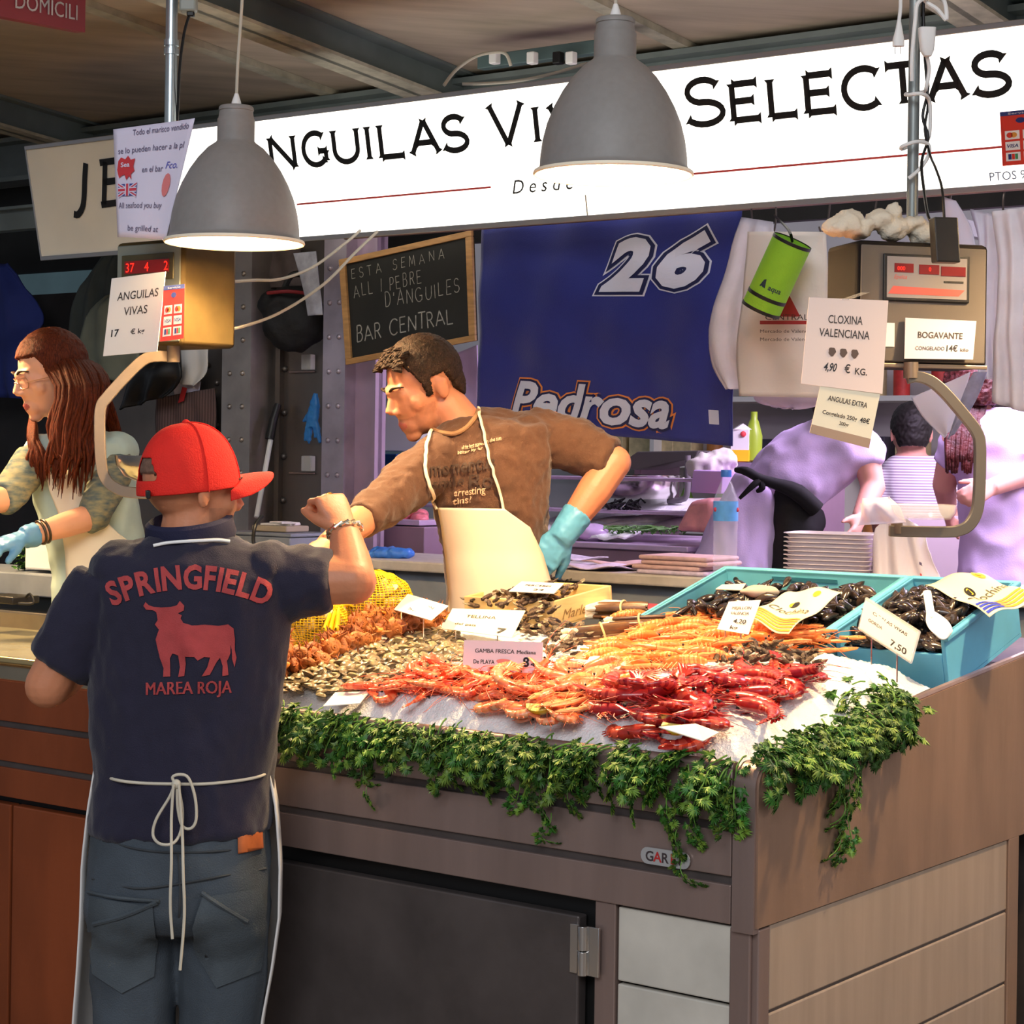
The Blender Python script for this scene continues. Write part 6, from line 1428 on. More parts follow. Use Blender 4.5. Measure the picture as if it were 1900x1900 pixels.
# ---- prawns
def prawn(name, L, r0, curl, cols, label, cat, group, whisk=.10, seed=0):
    r_ = random.Random(seed); n = 26; pts = []; p = V((0, 0, 0)); ang = curl * .12; rad = []
    prof = [(0, .15), (.06, .55), (.16, .95), (.30, 1.08), (.40, 1.0), (.46, .92), (.60, .88), (.75, .72), (.88, .48), (.95, .34), (1, .26)]
    for i in range(n + 1):
        f = i / n
        for (a, b), (c, d) in zip(prof, prof[1:]):
            if a <= f <= c: rr = b + (d - b) * (f - a) / (c - a); break
        if f > .40: rr *= 1 + .09 * (1 if int((f - .4) / .10 * 2) % 2 == 0 else -.4)
        rad.append(rr * r0); pts.append(p.copy())
        k = curl * (.25 if f < .38 else 1.5 if f < .85 else .5) / n; ang += k
        p = p + V((-math.cos(ang), math.sin(ang), 0)) * (L / n)
    mb = MB(); vs = []; m = 12
    for i, q in enumerate(pts):
        d = (pts[min(i + 1, n)] - pts[max(i - 1, 0)]).normalized(); s_ = V((-d.y, d.x, 0))
        for j in range(m):
            a = 2 * PI * j / m; vs.append(q + s_ * math.cos(a) * rad[i] * 1.12 + V((0, 0, 1)) * math.sin(a) * rad[i] * .86)
    fs = [(i * m + j, i * m + (j + 1) % m, (i + 1) * m + (j + 1) % m, (i + 1) * m + j) for i in range(n) for j in range(m)] + [tuple(range(m - 1, -1, -1)), tuple(n * m + j for j in range(m))]
    mb.add(vs, fs)
    for i, f_ in enumerate(mb.f[:n * m]):
        ring = i // m; f = ring / n
        if f > .42 and int((f - .4) / .10 * 2) % 2 == 1: mb.m[i] = 1
    d0 = V((1, -.1, .1)); mb.tube([pts[1] , pts[1] + d0 * r0 * 1.1, pts[1] + d0 * r0 * 2.4 + V((0, r0 * .5, 0))], [r0 * .3, r0 * .2, r0 * .03], 6)
    root = mb.build(name, cols[:2], local=True, ang=60)
    # tail fan
    mb = MB(); e = pts[-1]; d = (pts[-1] - pts[-3]).normalized(); s_ = V((-d.y, d.x, 0))
    for k in (-1, -.45, .45, 1, 0):
        t_ = (d + s_ * k * .55 + V((0, 0, .25 * k))).normalized(); mb.tube([e - d * r0 * .3, e + t_ * r0 * 1.0, e + t_ * r0 * 2.2], [r0 * .25, r0 * .42, r0 * .15], 6, flat=.3)
    mb.build('tail_fan', cols[0], root, local=True)
    mb = MB(); side = -1 if curl > 0 else 1
    for i in range(6):
        q = pts[4 + i]; d = (pts[5 + i] - pts[3 + i]).normalized(); s_ = V((-d.y, d.x, 0)) * (1 if curl < 0 else 1)
        b = q + s_ * rad[4 + i] * .9; e_ = b + s_ * r0 * 1.1 + V((r_.uniform(.2, .9) * r0, 0, r_.uniform(-.6, .8) * r0)); mb.tube([b, e_, e_ + V((r0 * .8, s_.y * r0 * .5, -r0 * .3))], [r0 * .13, r0 * .10, r0 * .04], 5)
    for i in range(5):
        q = pts[12 + i * 2]; d = (pts[13 + i * 2] - pts[11 + i * 2]).normalized(); s_ = V((-d.y, d.x, 0)); b = q + s_ * rad[12 + i * 2] * .8; mb.tube([b, b + s_ * r0 * .75 - d * r0 * .3], [r0 * .22, r0 * .1], 5, flat=.5)
    mb.build('legs', cols[2], root, local=True)
    mb = MB()
    for k in (-1, 1):
        b = pts[1] + V((0, k * r0 * .2, 0)); w = r_.uniform(-.5, .5); mb.tube([b, b + V((.2 * whisk, k * .12 * whisk, .08 * whisk)), b + V((.55 * whisk, (k * .25 + w * .3) * whisk, .05 * whisk)), b + V((whisk, (k * .3 + w) * whisk, -.05 * whisk))], [.0009, .0008, .0006, .0003], 4, sm=3)
        mb.tube([b, b + V((r0 * 1.4, k * r0 * .7, 0))], [r0 * .16, r0 * .04], 5)
    mb.build('antennae', cols[2], root, local=True)
    for k in (-1, 1): mb = MB(); mb.ell(pts[2] + V((r0 * .25, 0, k * r0 * .75)), r0 * .26, None, 8, 6); mb.build('eye', m_blackp, root, local=True)
    return proto(root, name, cat, label, group)
m_gr1 = mat('gamba_red', (232, 96, 58), .3, rand=.16, var=.14, vs=60, sss=.1, spec=.6); m_gr2 = mat('gamba_red_band', (246, 136, 92), .3, rand=.14, spec=.6); m_grl = mat('gamba_leg', (238, 120, 80), .4, rand=.1)
m_gp1 = mat('gamba_pale', (240, 132, 82), .3, rand=.14, var=.14, vs=60, sss=.1, spec=.6); m_gp2 = mat('gamba_pale_band', (250, 168, 118), .3, rand=.12, spec=.6)
m_cr1 = mat('red_prawn', (164, 30, 28), .26, rand=.2, var=.25, vs=50, sss=.08, spec=.7); m_cr2 = mat('red_prawn_band', (206, 74, 56), .26, rand=.15, spec=.7); m_crl = mat('red_prawn_leg', (172, 40, 36), .4, rand=.15)
GA = [prawn('pink_prawn', .100, .0098, c, [m_gr1, m_gr2, m_grl], 'small red-orange prawn in the heap at the left, below the prawn price card', 'prawn', 'red-orange prawns, left of the heap', seed=i) for i, c in enumerate((2.0, 3.0, 4.0))]
GB = [prawn('pale_prawn', .100, .0098, c, [m_gp1, m_gp2, m_grl], 'small pale orange prawn in the middle heap around the lemon wedge', 'prawn', 'pale orange prawns, middle heap', seed=i + 5) for i, c in enumerate((1.3, 2.4, 3.4))]
RC = [prawn('red_prawn', .165, .0145, c, [m_cr1, m_cr2, m_crl], 'large glossy crimson prawn in the heap nearest the front corner', 'prawn', 'large crimson prawns', whisk=.09, seed=i + 9) for i, c in enumerate((1.3, 2.2, 3.0, 3.7))]
for i, (x, y) in enumerate(scatter([(692, 1288), (760, 1262), (850, 1248), (900, 1250), (912, 1276), (880, 1300), (800, 1306), (730, 1302)], 46, 13, 2)):
    place(GA[i % 3], PI_(x, y) + Z * (.010 + .012 * rn.random()), rn.uniform(-3.1, 3.1), rn.uniform(-.3, .3), rn.uniform(-.4, .4), rn.uniform(.85, 1.1))
for i, (x, y) in enumerate(scatter([(880, 1262), (960, 1252), (1010, 1240), (1060, 1258), (1120, 1280), (1128, 1325), (1050, 1348), (960, 1338), (880, 1310)], 84, 13, 3)):
    place(GB[i % 3], PI_(x, y) + Z * (.010 + .018 * rn.random()), rn.uniform(-3.1, 3.1) if rn.random() < .5 else rn.gauss(.2, .5), rn.uniform(-.3, .3), rn.uniform(-.4, .4), rn.uniform(.85, 1.15))
place(GB[0], PI_(1018, 1246, .03) + Z * .03, 1.2, -.9, 0, 1.05)
# crimson prawns: fanned rows, heads left or right
k = 0
for x0, y0, x1, y1, n, yaw in ((1220, 1288, 1500, 1262, 10, .05), (1160, 1306, 1440, 1282, 11, .1), (1150, 1328, 1420, 1302, 11, .12), (1170, 1352, 1360, 1326, 9, .25), (1230, 1366, 1330, 1350, 4, .4)):
    for i in range(n):
        f = i / (n - 1); x = x0 + (x1 - x0) * f + rn.uniform(-9, 9); y = y0 + (y1 - y0) * f + rn.uniform(-4, 4)
        flip = PI if rn.random() < .5 else 0
        place(RC[k % 4], PI_(x, y) + Z * (.013 + .022 * rn.random()), yaw + flip + rn.gauss(0, .35), rn.uniform(-.2, .2), rn.uniform(-.5, .5), rn.uniform(.85, 1.12)); k += 1
for x, y, yaw in ((1505, 1268, .1), (1460, 1282, 1.9), (1430, 1268, .0), (1475, 1262, 3.0)): place(RC[0], PI_(x, y) + Z * .014, yaw, 0, .2, .95)
# ---- langoustines
m_cg1 = mat('langoustine', (236, 124, 54), .34, rand=.12, var=.16, vs=40, sss=.1); m_cg2 = mat('langoustine_band', (246, 164, 92), .34, rand=.1); m_cgl = mat('langoustine_claw', (248, 150, 88), .36, rand=.12, var=.2, vs=60)
def langoustine(seed, spread, label, group):
    r_ = random.Random(seed); L = .20; n = 30; pts = []; rad = []
    prof = [(0, .2), (.05, .5), (.15, .95), (.34, 1.05), (.40, .92), (.6, .9), (.85, .7), (.95, .5), (1, .35)]
    for i in range(n + 1):
        f = i / n
        for (a, b), (c, d) in zip(prof, prof[1:]):
            if a <= f <= c: rr = b + (d - b) * (f - a) / (c - a); break
        if f > .42: rr *= 1 + .10 * (1 if int((f - .42) / .095 * 2) % 2 == 0 else -.5)
        rad.append(rr * .0165); pts.append(V((-f * L * .62, .012 * math.sin(f * 2.2 + seed) , .010 * math.sin(f * PI))))
    mb = MB(); m = 12; vs = []
    for i, q in enumerate(pts):
        for j in range(m): a = 2 * PI * j / m; vs.append(q + V((0, math.cos(a) * rad[i] * .95, math.sin(a) * rad[i] * .9)))
    mb.add(vs, [(i * m + j, i * m + (j + 1) % m, (i + 1) * m + (j + 1) % m, (i + 1) * m + j) for i in range(n) for j in range(m)] + [tuple(range(m - 1, -1, -1)), tuple(n * m + j for j in range(m))])
    for i in range(n * m):
        f = (i // m) / n
        if f > .42 and int((f - .42) / .095 * 2) % 2 == 1: mb.m[i] = 1
    mb.tube([pts[1], pts[1] + V((.02, 0, .004))], [.005, .0008], 6)
    root = mb.build('langoustine', [m_cg1, m_cg2], local=True, ang=60)
    for k in (-1, 1):
        mb = MB(); a = V((-.02, k * .012, -.002)); b = a + V((.035, k * (.018 + spread * .02), .004)); c = b + V((.045, k * spread * .02, 0)); d = c + V((.055, -k * .004, .004))
        mb.tube([a, b], [.0042, .0045], 8); mb.tube([b, c], [.0048, .0056], 8); mb.tube([c, c.lerp(d, .3), c.lerp(d, .55)], [.006, .0085, .0068], 8, flat=.7)
        mb.tube([c.lerp(d, .5) + V((0, .0035, 0)), d + V((0, .003, 0))], [.0045, .0014], 6); mb.tube([c.lerp(d, .5) - V((0, .0035, 0)), d - V((0, .002, 0))], [.0042, .0012], 6)
        mb.build('claw', m_cgl, root, local=True)
        mb = MB(); mb.ell(V((-.006, k * .008, .008)), .0036, None, 8, 6); mb.build('eye', m_blackp, root, local=True)
    mb = MB()
    for i in range(4):
        for k in (-1, 1):
            a = V((-.02 - i * .009, k * .012, -.004)); b = a + V((.008 - i * .004, k * .024, .006)); mb.tube([a, b, b + V((.012, k * .012, -.014))], [.0022, .0018, .0007], 5)
    mb.build('legs', m_cgl, root, local=True)
    mb = MB(); e = pts[-1]
    for k in (-1, -.5, 0, .5, 1): t_ = V((-1, k * .7, 0)).normalized(); mb.tube([e, e + t_ * .012, e + t_ * .024], [.004, .0072, .0035], 6, flat=.3)
    mb.build('tail_fan', m_cg1, root, local=True)
    mb = MB()
    for k in (-1, 1): mb.tube([V((0, k * .004, .002)), V((.04, k * .03, .02)), V((.11, k * (.05 + .02 * r_.random()), .0))], [.0010, .0008, .0003], 4, sm=3)
    mb.build('antennae', m_cgl, root, local=True)
    return proto(root, 'langoustine', 'langoustine', label, group)
LG = [langoustine(i, sp, 'orange langoustine in the heap between the razor clams and the mussel crates', 'langoustines at the back') for i, sp in enumerate((.2, .8, .0))]
LF = langoustine(4, -.1, 'langoustine with claws stretched over the ice towards the parsley at the front', 'langoustines at the front')
for i, (x, y) in enumerate(scatter([(1132, 1200), (1200, 1165), (1270, 1152), (1340, 1168), (1420, 1180), (1500, 1186), (1540, 1206), (1450, 1214), (1360, 1218), (1290, 1236), (1230, 1252), (1170, 1240)], 62, 13, 8)):
    yaw = (.75 + rn.gauss(0, .25) if x < 1330 else .0 + rn.gauss(0, .25)) + (PI if rn.random() < .4 and x < 1400 else 0)
    place(LG[i % 3], PI_(x, y) + Z * (.012 + .02 * rn.random() * sstep(1130, 1250, x) * (1 - sstep(1440, 1560, x))), yaw, rn.uniform(-.12, .12), rn.uniform(-.5, .5), rn.uniform(.66, .88))
for x, y, yaw in ((1102, 1318, -1.9), (1078, 1312, -1.7), (1124, 1294, -2.2), (1050, 1300, -1.5)): place(LF, PI_(x, y) + Z * .018, yaw, .02, rn.uniform(-.3, .3), .95)
# ---- small clams
def valve(name, L, wd_, th, m, label, cat, group, seed, skew=.15, open_=0.0):
    mb = MB(); nu, nv = 16, 8; vs = []; fs = []
    for sgn in (1, -1):
        b = len(mb.v); vs = []
        for j in range(nv + 1):
            r_ = j / nv
            for i in range(nu):
                a = 2 * PI * i / nu; x = math.cos(a) * L / 2 * r_; y = math.sin(a) * wd_ / 2 * r_ * (1 - .25 * math.cos(a)); h = th / 2 * (1 - r_ ** 2.2) * (1 + .04 * math.sin(r_ * 40)) + .0006
                vs.append(V((x + skew * L * (1 - r_) * .5, y, sgn * h + sgn * open_ * (math.sin(a) * r_ + 1) * wd_)))
        f_ = [(j * nu + i, j * nu + (i + 1) % nu, (j + 1) * nu + (i + 1) % nu, (j + 1) * nu + i) for j in range(nv) for i in range(nu)]
        if sgn < 0: f_ = [tuple(reversed(f)) for f in f_]
        mb.add(vs, f_)
    return proto(mb.build(name, m, local=True, ang=60), name, cat, label, group)
m_cl = mat('clam_shell', (166, 142, 100), .38, rand=.42, var=.35, vs=90, col2=(104, 92, 74), spec=.6)
TC = [valve('small_clam', .030, .021, .011, m_cl, 'small beige wedge clam in the bed beside the spiny snails', 'clam', 'small clams', i, sk) for i, sk in enumerate((.1, .3))]
for i, (x, y) in enumerate(scatter([(520, 1262), (560, 1256), (650, 1222), (760, 1184), (850, 1172), (862, 1200), (858, 1236), (820, 1248), (740, 1262), (690, 1284), (600, 1298), (525, 1290)], 285, 7.6, 4)):
    place(TC[i % 2], PI_(x, y) + Z * (.006 + .010 * rn.random()), rn.uniform(0, 6.3), rn.uniform(-.5, .5), rn.uniform(-.6, .6), rn.uniform(.8, 1.15))
# ---- spiny snails
def murex(seed):
    r_ = random.Random(seed); mb = MB(); n = 60; pts = []; rad = []
    for i in range(n + 1):
        f = i / n; a = f * 2 * PI * 2.6; R = .0165 * (1 - f) ** 1.2; pts.append(V((f * .022 - .004, math.cos(a) * R, math.sin(a) * R))); rad.append(.0155 * (1 - f) ** 1.1 + .0012)
    mb.tube(pts, rad, 10); mb.tube([V((-.002, .012, 0)), V((-.025, .012, 0)), V((-.048, .008, 0))], [.010, .0045, .0018], 8)
    for f in (0, .06, .12, .19, .26, .33, .4, .48, .56, .66):
        i = int(f * n); q = pts[i]; d = V((0, q.y, q.z)).normalized() if q.length > 1e-5 else V((0, 0, 1)); b = q + d * rad[i] * .8; h = .026 * (1 - .8 * f); mb.tube([b, b + d * h + V((.006, 0, 0))], [.0046 * (1 - f * .6), .0006], 6)
    for k in range(3): a = k * 1.2 + .3; d = V((0, math.cos(a), math.sin(a))); b = V((-.014 - k * .008, .012, 0)) + d * .004; mb.tube([b, b + d * .018], [.0030, .0005], 6)
    root = mb.build('murex_snail', mat('murex_shell', (166, 94, 42), .5, rand=.22, var=.3, vs=60, bump=.3, bs=150), local=True, ang=60)
    mb = MB(); mb.ell((-.010, .026, .0), (.014, .005, .009), None, 12, 8); mb.build('aperture', mat('murex_mouth', (224, 140, 50), .35), root, local=True)
    return proto(root, 'murex', 'sea snail', 'spiny orange-brown sea snail in the heap below the netted clams', 'spiny sea snails')
MX = [murex(i) for i in range(2)]
for i, (x, y) in enumerate(scatter([(522, 1196), (560, 1240), (600, 1214), (680, 1160), (745, 1140), (822, 1150), (818, 1172), (740, 1190), (660, 1216), (600, 1240), (520, 1268)], 92, 12, 6)):
    place(MX[i % 2], PI_(x, y) + Z * (.016 + .022 * rn.random()), rn.uniform(0, 6.3), rn.uniform(-.8, .8), rn.uniform(-1.5, 1.5), rn.uniform(.62, .88))
# ---- clams in yellow nets
m_clam = mat('clam_pale', (214, 192, 140), .4, rand=.2, var=.25, vs=50, wave=None)
BC = [valve('clam', .042, .036, .022, m_clam, 'pale round clam inside a yellow net bag', 'clam', 'clams in the yellow nets', 3, .05)]
m_net = mat('net_yellow', (248, 206, 24), .5)
def netbag(label, cx, cy, rx, ry, rz, n, yaw, seed, neck):
    c = PI_(cx, cy) + Z * rz * .9; root = thing('net_bag', label, 'net bag', c - Z * rz); r_ = random.Random(seed); X = Matrix.Rotation(yaw, 3, 'Z')
    out = []; tr = 0
    while len(out) < n and tr < 5000:
        tr += 1; p = V((r_.uniform(-1, 1), r_.uniform(-1, 1), r_.uniform(-.8, 1)))
        if .62 < p.length < .95 and all((p - q).length > .26 for q in out): out.append(p)
    for p in out:
        q = c + X @ V((p.x * rx, p.y * ry, p.z * rz)); place(BC[0], q, r_.uniform(0, 6.3), r_.uniform(-1, 1), r_.uniform(-1, 1), r_.uniform(.85, 1.1))
    me = MB(); me.ell((0, 0, 0), (rx * 1.07, ry * 1.07, rz * 1.1), X, 64, 34); me = wrinkle(me, .006, 22, seed=seed); me.v = [v + c for v in me.v]
    o = me.build('net', m_net, root); w = o.modifiers.new('net', 'WIREFRAME'); w.thickness = .0024; w.use_replace = True
    mb = MB(); a, b = [PI_(*q) + Z * .05 for q in neck]; side = V((1, .3, 0)) * .022
    def g(u, v):
        p = a.lerp(b, v); return p + side * (u - .5) * 2 * (.35 + 1.1 * abs(v - .45)) + Z * (.012 * math.sin(u * 17) * .6 + .03 * math.sin(PI * v))
    mb.grid(g, 22, 12); mb.build('gathered_neck', m_net, root, solid=.002, ang=180)
netbag('yellow net of clams at the back, touching the customer\'s forearm', 690, 1152, .095, .075, .062, 46, .2, 1, ((636, 1150), (668, 1120)))
netbag('yellow net of clams in front, half behind the customer\'s sleeve', 574, 1190, .082, .07, .058, 44, -.3, 2, ((612, 1210), (640, 1160)))
# ---- goose barnacles
def percebe(seed):
    mb = MB(); mb.tube([V((0, 0, 0)), V((.012, .002, 0)), V((.024, -.002, .003)), V((.030, 0, .003))], [.0045, .0068, .0062, .0050], 8)
    root = mb.build('goose_barnacle', mat('barnacle_stalk', (66, 46, 32), .6, rand=.4, var=.5, vs=120, bump=.4, bs=260), local=True, ang=60)
    mb = MB(); b = V((.030, 0, .003))
    for k in (-1, 0, 1): mb.tube([b - V((.003, 0, 0)), b + V((.007, k * .004, 0)), b + V((.016, k * .002, .002))], [.0046, .0052, .0008], 6, flat=.6)
    mb.build('hoof', mat('barnacle_hoof', (140, 122, 96), .45, rand=.45, var=.5, vs=150), root, local=True)
    return proto(root, 'goose_barnacle', 'barnacle', '', '')
def barnacles(poly, n, mind, seed, label, group, base, hz, zfun=None, lean=.45):
    pr = percebe(seed); pr['label'] = label; pr['group'] = group
    for x, y in scatter(poly, n, mind, seed): place(pr, (zfun(x, y) if zfun else PI_(x, y)) + Z * (base + hz * rn.random()), rn.uniform(0, 6.3), -rn.uniform(0, lean), 0, rn.uniform(.72, 1.02))
# wooden tray of barnacles
tc = PI_(1026, 1167); tw, td, th = .272, .26, .066
TX, TY, TZ = BASE.col[0], BASE.col[1], BASE.col[2]; TX = V(TX); TY = V(TY); TZ = V(TZ)
tr_ = thing('wooden_tray', 'shallow pale wooden tray heaped with goose barnacles in front of the brown shirt', 'tray', tc)
m_wood = mat('tray_wood', (232, 196, 128), .55, var=.14, vs=9, stretch=(1, 1, 8))
o_ = tc - TX * tw
mb = MB(); mb.obox(o_, TX * tw, TY * td, TZ * .006); mb.build('base', m_wood, tr_, smooth=False)
for a, b, c_, nm in ((o_, TX * tw, TY * .009, 'front_board'), (o_ + TY * (td - .009), TX * tw, TY * .009, 'back_board'), (o_ + TY * .0095, TX * .009, TY * (td - .019), 'side_board'), (o_ + TX * (tw - .009) + TY * .0095, TX * .009, TY * (td - .019), 'side_board')):
    mb = MB(); mb.obox(a, b, c_, TZ * th); bd = mb.build(nm, m_wood, tr_, smooth=False, bevel=.002)
mb = MB(); put_text(mb, 'Marlene', lambda x, y: tc + TX * .0008 + TY * (.03 + x) + TZ * y, h=.034, w=.15, x=.085, y=.016, shear=.4); mb.build('script_print', mat('print_brown', (150, 110, 60), .6), tr_, smooth=False)
def ontray(x, y):
    n_ = TZ; o2 = tc + TZ * (th * .62); p = PP(x, y, o2, n_); return p
barnacles([(862, 1122), (886, 1094), (930, 1084), (1060, 1088), (1076, 1096), (1020, 1142), (980, 1150), (900, 1134)], 130, 6.6, 31, 'goose barnacle in the wooden tray', 'goose barnacles in the tray', .0, .026, ontray)
barnacles([(1006, 1186), (1030, 1166), (1060, 1176), (1082, 1214), (1070, 1228), (1030, 1226), (1006, 1214)], 44, 5.6, 32, 'goose barnacle in the bunch right of the prawn price card', 'goose barnacles by the price card', .008, .02)
barnacles([(1310, 1240), (1360, 1222), (1420, 1214), (1500, 1226), (1514, 1250), (1480, 1254), (1400, 1246), (1330, 1252)], 64, 6, 33, 'goose barnacle in the dark row behind the crimson prawns', 'goose barnacles behind the crimson prawns', .008, .022)
barnacles([(950, 1160), (1000, 1164), (1006, 1184), (960, 1186)], 16, 8, 34, 'goose barnacle lying just below the wooden tray', 'goose barnacles below the tray', .008, .016)
# ---- razor clams
m_rz = mat('razor_shell', (120, 84, 52), .35, rand=.25, var=.35, vs=30, col2=(74, 50, 36), stretch=(.4, 3, 3)); m_ft = mat('razor_foot', (244, 226, 192), .4, sss=.1); m_bnd = mat('rubber_band', (236, 200, 130), .5)
def razors(label, px, py, yaw, n, seed):
    p = PI_(px, py) + Z * .026; root = thing('razor_clam_bundle', label, 'razor clams', p); R = BASE @ Matrix.Rotation(yaw, 3, 'Z'); r_ = random.Random(seed); rr = []
    for i in range(n):
        a = 2 * PI * i / n * 1.0 + seed; q = V((r_.uniform(-.008, .008), math.cos(a) * .019 * (1 if i % 3 else .35), math.sin(a) * .014 * (1 if i % 3 else .35))); rot = R @ Matrix.Rotation(r_.uniform(0, 3), 3, 'X')
        mb = MB(); mb.loft([(p + R @ (q + V((x_, 0, 0))), rot @ V((0, w_, 0)), rot @ V((0, 0, h_))) for x_, w_, h_ in ((-.062, .0075, .003), (-.058, .009, .0055), (0, .0092, .006), (.05, .009, .0055), (.064, .008, .003))], 14, p=2.6); c = mb.build('razor_clam', m_rz, root)
        mb = MB(); mb.tube([p + R @ (q + V((-.058, 0, 0))), p + R @ (q + V((-.072, 0, 0))), p + R @ (q + V((-.082, 0, -.002)))], [.005, .0068, .004], 8); mb.build('foot', m_ft, c)
    mb = MB(); mb.tube([p + R @ V((.006 + .003 * math.sin(a * 2), math.cos(a) * .030, math.sin(a) * .0235)) for a in [2 * PI * i / 24 for i in range(24)]], .0026, 8, closed=True); mb.build('rubber_band', m_bnd, root)
razors('upper bundle of brown razor clams with a pale rubber band, under the foam block', 1152, 1152, .42, 8, 1); razors('lower bundle of brown razor clams with pale feet, above the langoustines', 1182, 1178, .62, 8, 2); razors('short razor clam bundle nearest the barnacles', 1110, 1196, .9, 6, 3)
# ---- foam block, red tray, lemon, papers and cards
mb = MB(); p = PI_(1098, 1150) ; mb.obox(p - TX * .05, TX * .10, TY * .10, TZ * .035); tag(mb.build('foam_block', mat('foam_white', (244, 232, 214), .6), bevel=.008), 'white foam block beside the wooden tray', 'foam')
rt = S(0, 0, 0); p = PT(1190, 1140, 1.02); mb = MB(); mb.obox(p - TX * .11, TX * .22, W * .13, Z * .018); tag(mb.build('red_tray', mat('tray_red', (196, 60, 62), .4), bevel=.004), 'flat red plastic tray behind the razor clams', 'tray')
def lemon(label, px, py, yaw, roll=0):
    p = PI_(px, py, .022) + Z * .018; root = thing('lemon_wedge', label, 'lemon', p); R = BASE @ Euler((roll, 0, yaw)).to_matrix(); mb = MB(); n = 14; vs = []
    for i in range(n + 1):
        f = -1 + 2 * i / n; w_ = math.sqrt(max(0, 1 - f * f)); 
        for a in (0, .25, .5, .75, 1): q = a * 1.15 - .57; vs.append(p + R @ V((f * .03, math.sin(q) * w_ * .022, -math.cos(q) * w_ * .022 + .008)))
        vs.append(p + R @ V((f * .03, 0, .008)))
    fs = [(i * 6 + j, i * 6 + j + 1, i * 6 + 7 + j, i * 6 + 6 + j) for i in range(n) for j in range(5)]; mb.add(vs, fs, 0)
    mb.add(vs, [(i * 6, i * 6 + 6, i * 6 + 11, i * 6 + 5) for i in range(n)] + [(i * 6 + 5, i * 6 + 11, i * 6 + 10, i * 6 + 4) for i in range(n)], 1)
    mb.build('wedge', [mat('lemon_peel', (232, 200, 50), .4), mat('lemon_flesh', (240, 222, 120), .3, bump=.3, bs=120)], root, ang=30)
lemon('lemon wedge among the pale prawns near the front ice', 1000, 1330, .2, -.5); lemon('lemon wedge half under the damp paper by the crimson prawns', 1250, 1368, -.1, -.7)
def lay(px, py, up=.012): return PI_(px, py, up)
def flat(name, label, cat, pts, mats, up=.012, texts=(), extra=None, amp=.004, spike=False):
    if isinstance(up, str):
        bl, br = lay(*pts[3], .03 + .035 * (pts[0][0] < 800)), lay(*pts[2], .03 + .035 * (pts[0][0] < 800)); tl, tr = PY(*pts[0], bl.y + float(up)), PY(*pts[1], br.y + float(up))
    else: tl, tr, br, bl = [lay(*q, up) for q in pts] if not isinstance(up, (list, tuple)) else [lay(*q, u) for q, u in zip(pts, up)]
    o = card(name, label, cat, tl, tr, br, bl, mats, texts, .0018, None, extra)
    if spike:
        for f in (.2, .8): mb = MB(); a = bl.lerp(br, f); mb.tube([a + Z * .002, a - Z * .05], .0016, 6); mb.build('spike', m_bright, o)
    return o
m_damp = mat('paper_damp', (244, 234, 218), .5)
flat('paper_sheet', 'blank white paper lying on the ice at the left end of the prawns', 'paper', [(622, 1286), (686, 1284), (668, 1306), (600, 1311)], [m_card], .016)
flat('paper_sheet', 'wet white paper lying between the pale prawns and the langoustines', 'paper', [(1096, 1218), (1166, 1220), (1142, 1250), (1080, 1240)], [m_damp], .02)
flat('paper_sheet', 'damp paper slip lying over the front of the crimson prawns', 'paper', [(1222, 1350), (1290, 1344), (1334, 1360), (1304, 1376)], [m_damp], [.06, .07, .055, .055])
flat('price_card', 'small tilted price card beside the yellow net bags', 'card', [(757, 1103), (832, 1125), (800, 1152), (731, 1132)], [m_card, m_cardink, m_pen], '.10', [('MEJILLON', .5, .55, .2, .6, 1, {}), ('5,50', .5, .2, .22, .4, 2, {})], spike=True)
flat('price_card', 'price card reading TELLINA in front of the wooden tray', 'card', [(840, 1130), (975, 1134), (950, 1184), (820, 1167)], [mat('card_warm', (244, 232, 206), .55), m_cardink, m_pen], '.10', [('TELLINA', .46, .60, .17, .42, 1, {}), ('del pais', .3, .25, .13, .3, 1, {}), ('7', .82, .1, .26, None, 2, {})], spike=True)
b1, b2 = PI_(859, 1244, .028) , PI_(1006, 1250, .028); up1 = (PY(862, 1188, b1.y + .02) - b1); up2 = (PY(1008, 1192, b2.y + .02) - b2)
gc_ = card('price_card', 'lilac price card GAMBA FRESCA standing over the prawns', 'card', b1 + up1, b2 + up2, b2, b1, [mat('card_lilac2', (226, 208, 214), .5), m_cardink, m_pen, mat('shrimp_print', (214, 130, 120), .6)],
     [('GAMBA FRESCA', .40, .60, .19, .5, 1, {}), ('Mediana', .80, .60, .17, .24, 1, dict(bold=.03)), ('De PLAYA', .27, .24, .19, .27, 1, {}), ('8', .80, .20, .42, .08, 2, dict(bold=.03)), ('€', .92, .2, .2, None, 2, {}), ('Origen', .5, .02, .14, .2, 3, {})],
     extra=lambda mb, fn: [mb.add([fn(.52 + .09 * math.cos(a) * (1 + .3 * math.sin(a)), .32 + .10 * math.sin(a)) for a in [i * PI / 9 for i in range(18)]], [tuple(range(18))], 3)])
for f in (.15, .85): mb = MB(); a = b1.lerp(b2, f); mb.tube([a + Z * .002, a - Z * .05], .0018, 6); mb.build('spike', m_bright, gc_)
q = [PP(*z, tc + TZ * (th + .022), TZ) for z in ((968, 1080), (1046, 1084), (1028, 1102), (944, 1098))]
card('price_card', 'white price card lying on the barnacles in the wooden tray', 'card', *q, [m_card, m_cardink, m_pen], [('PERCEBES', .5, .55, .22, .6, 1, {}), ('24', .6, .15, .25, None, 2, {})])

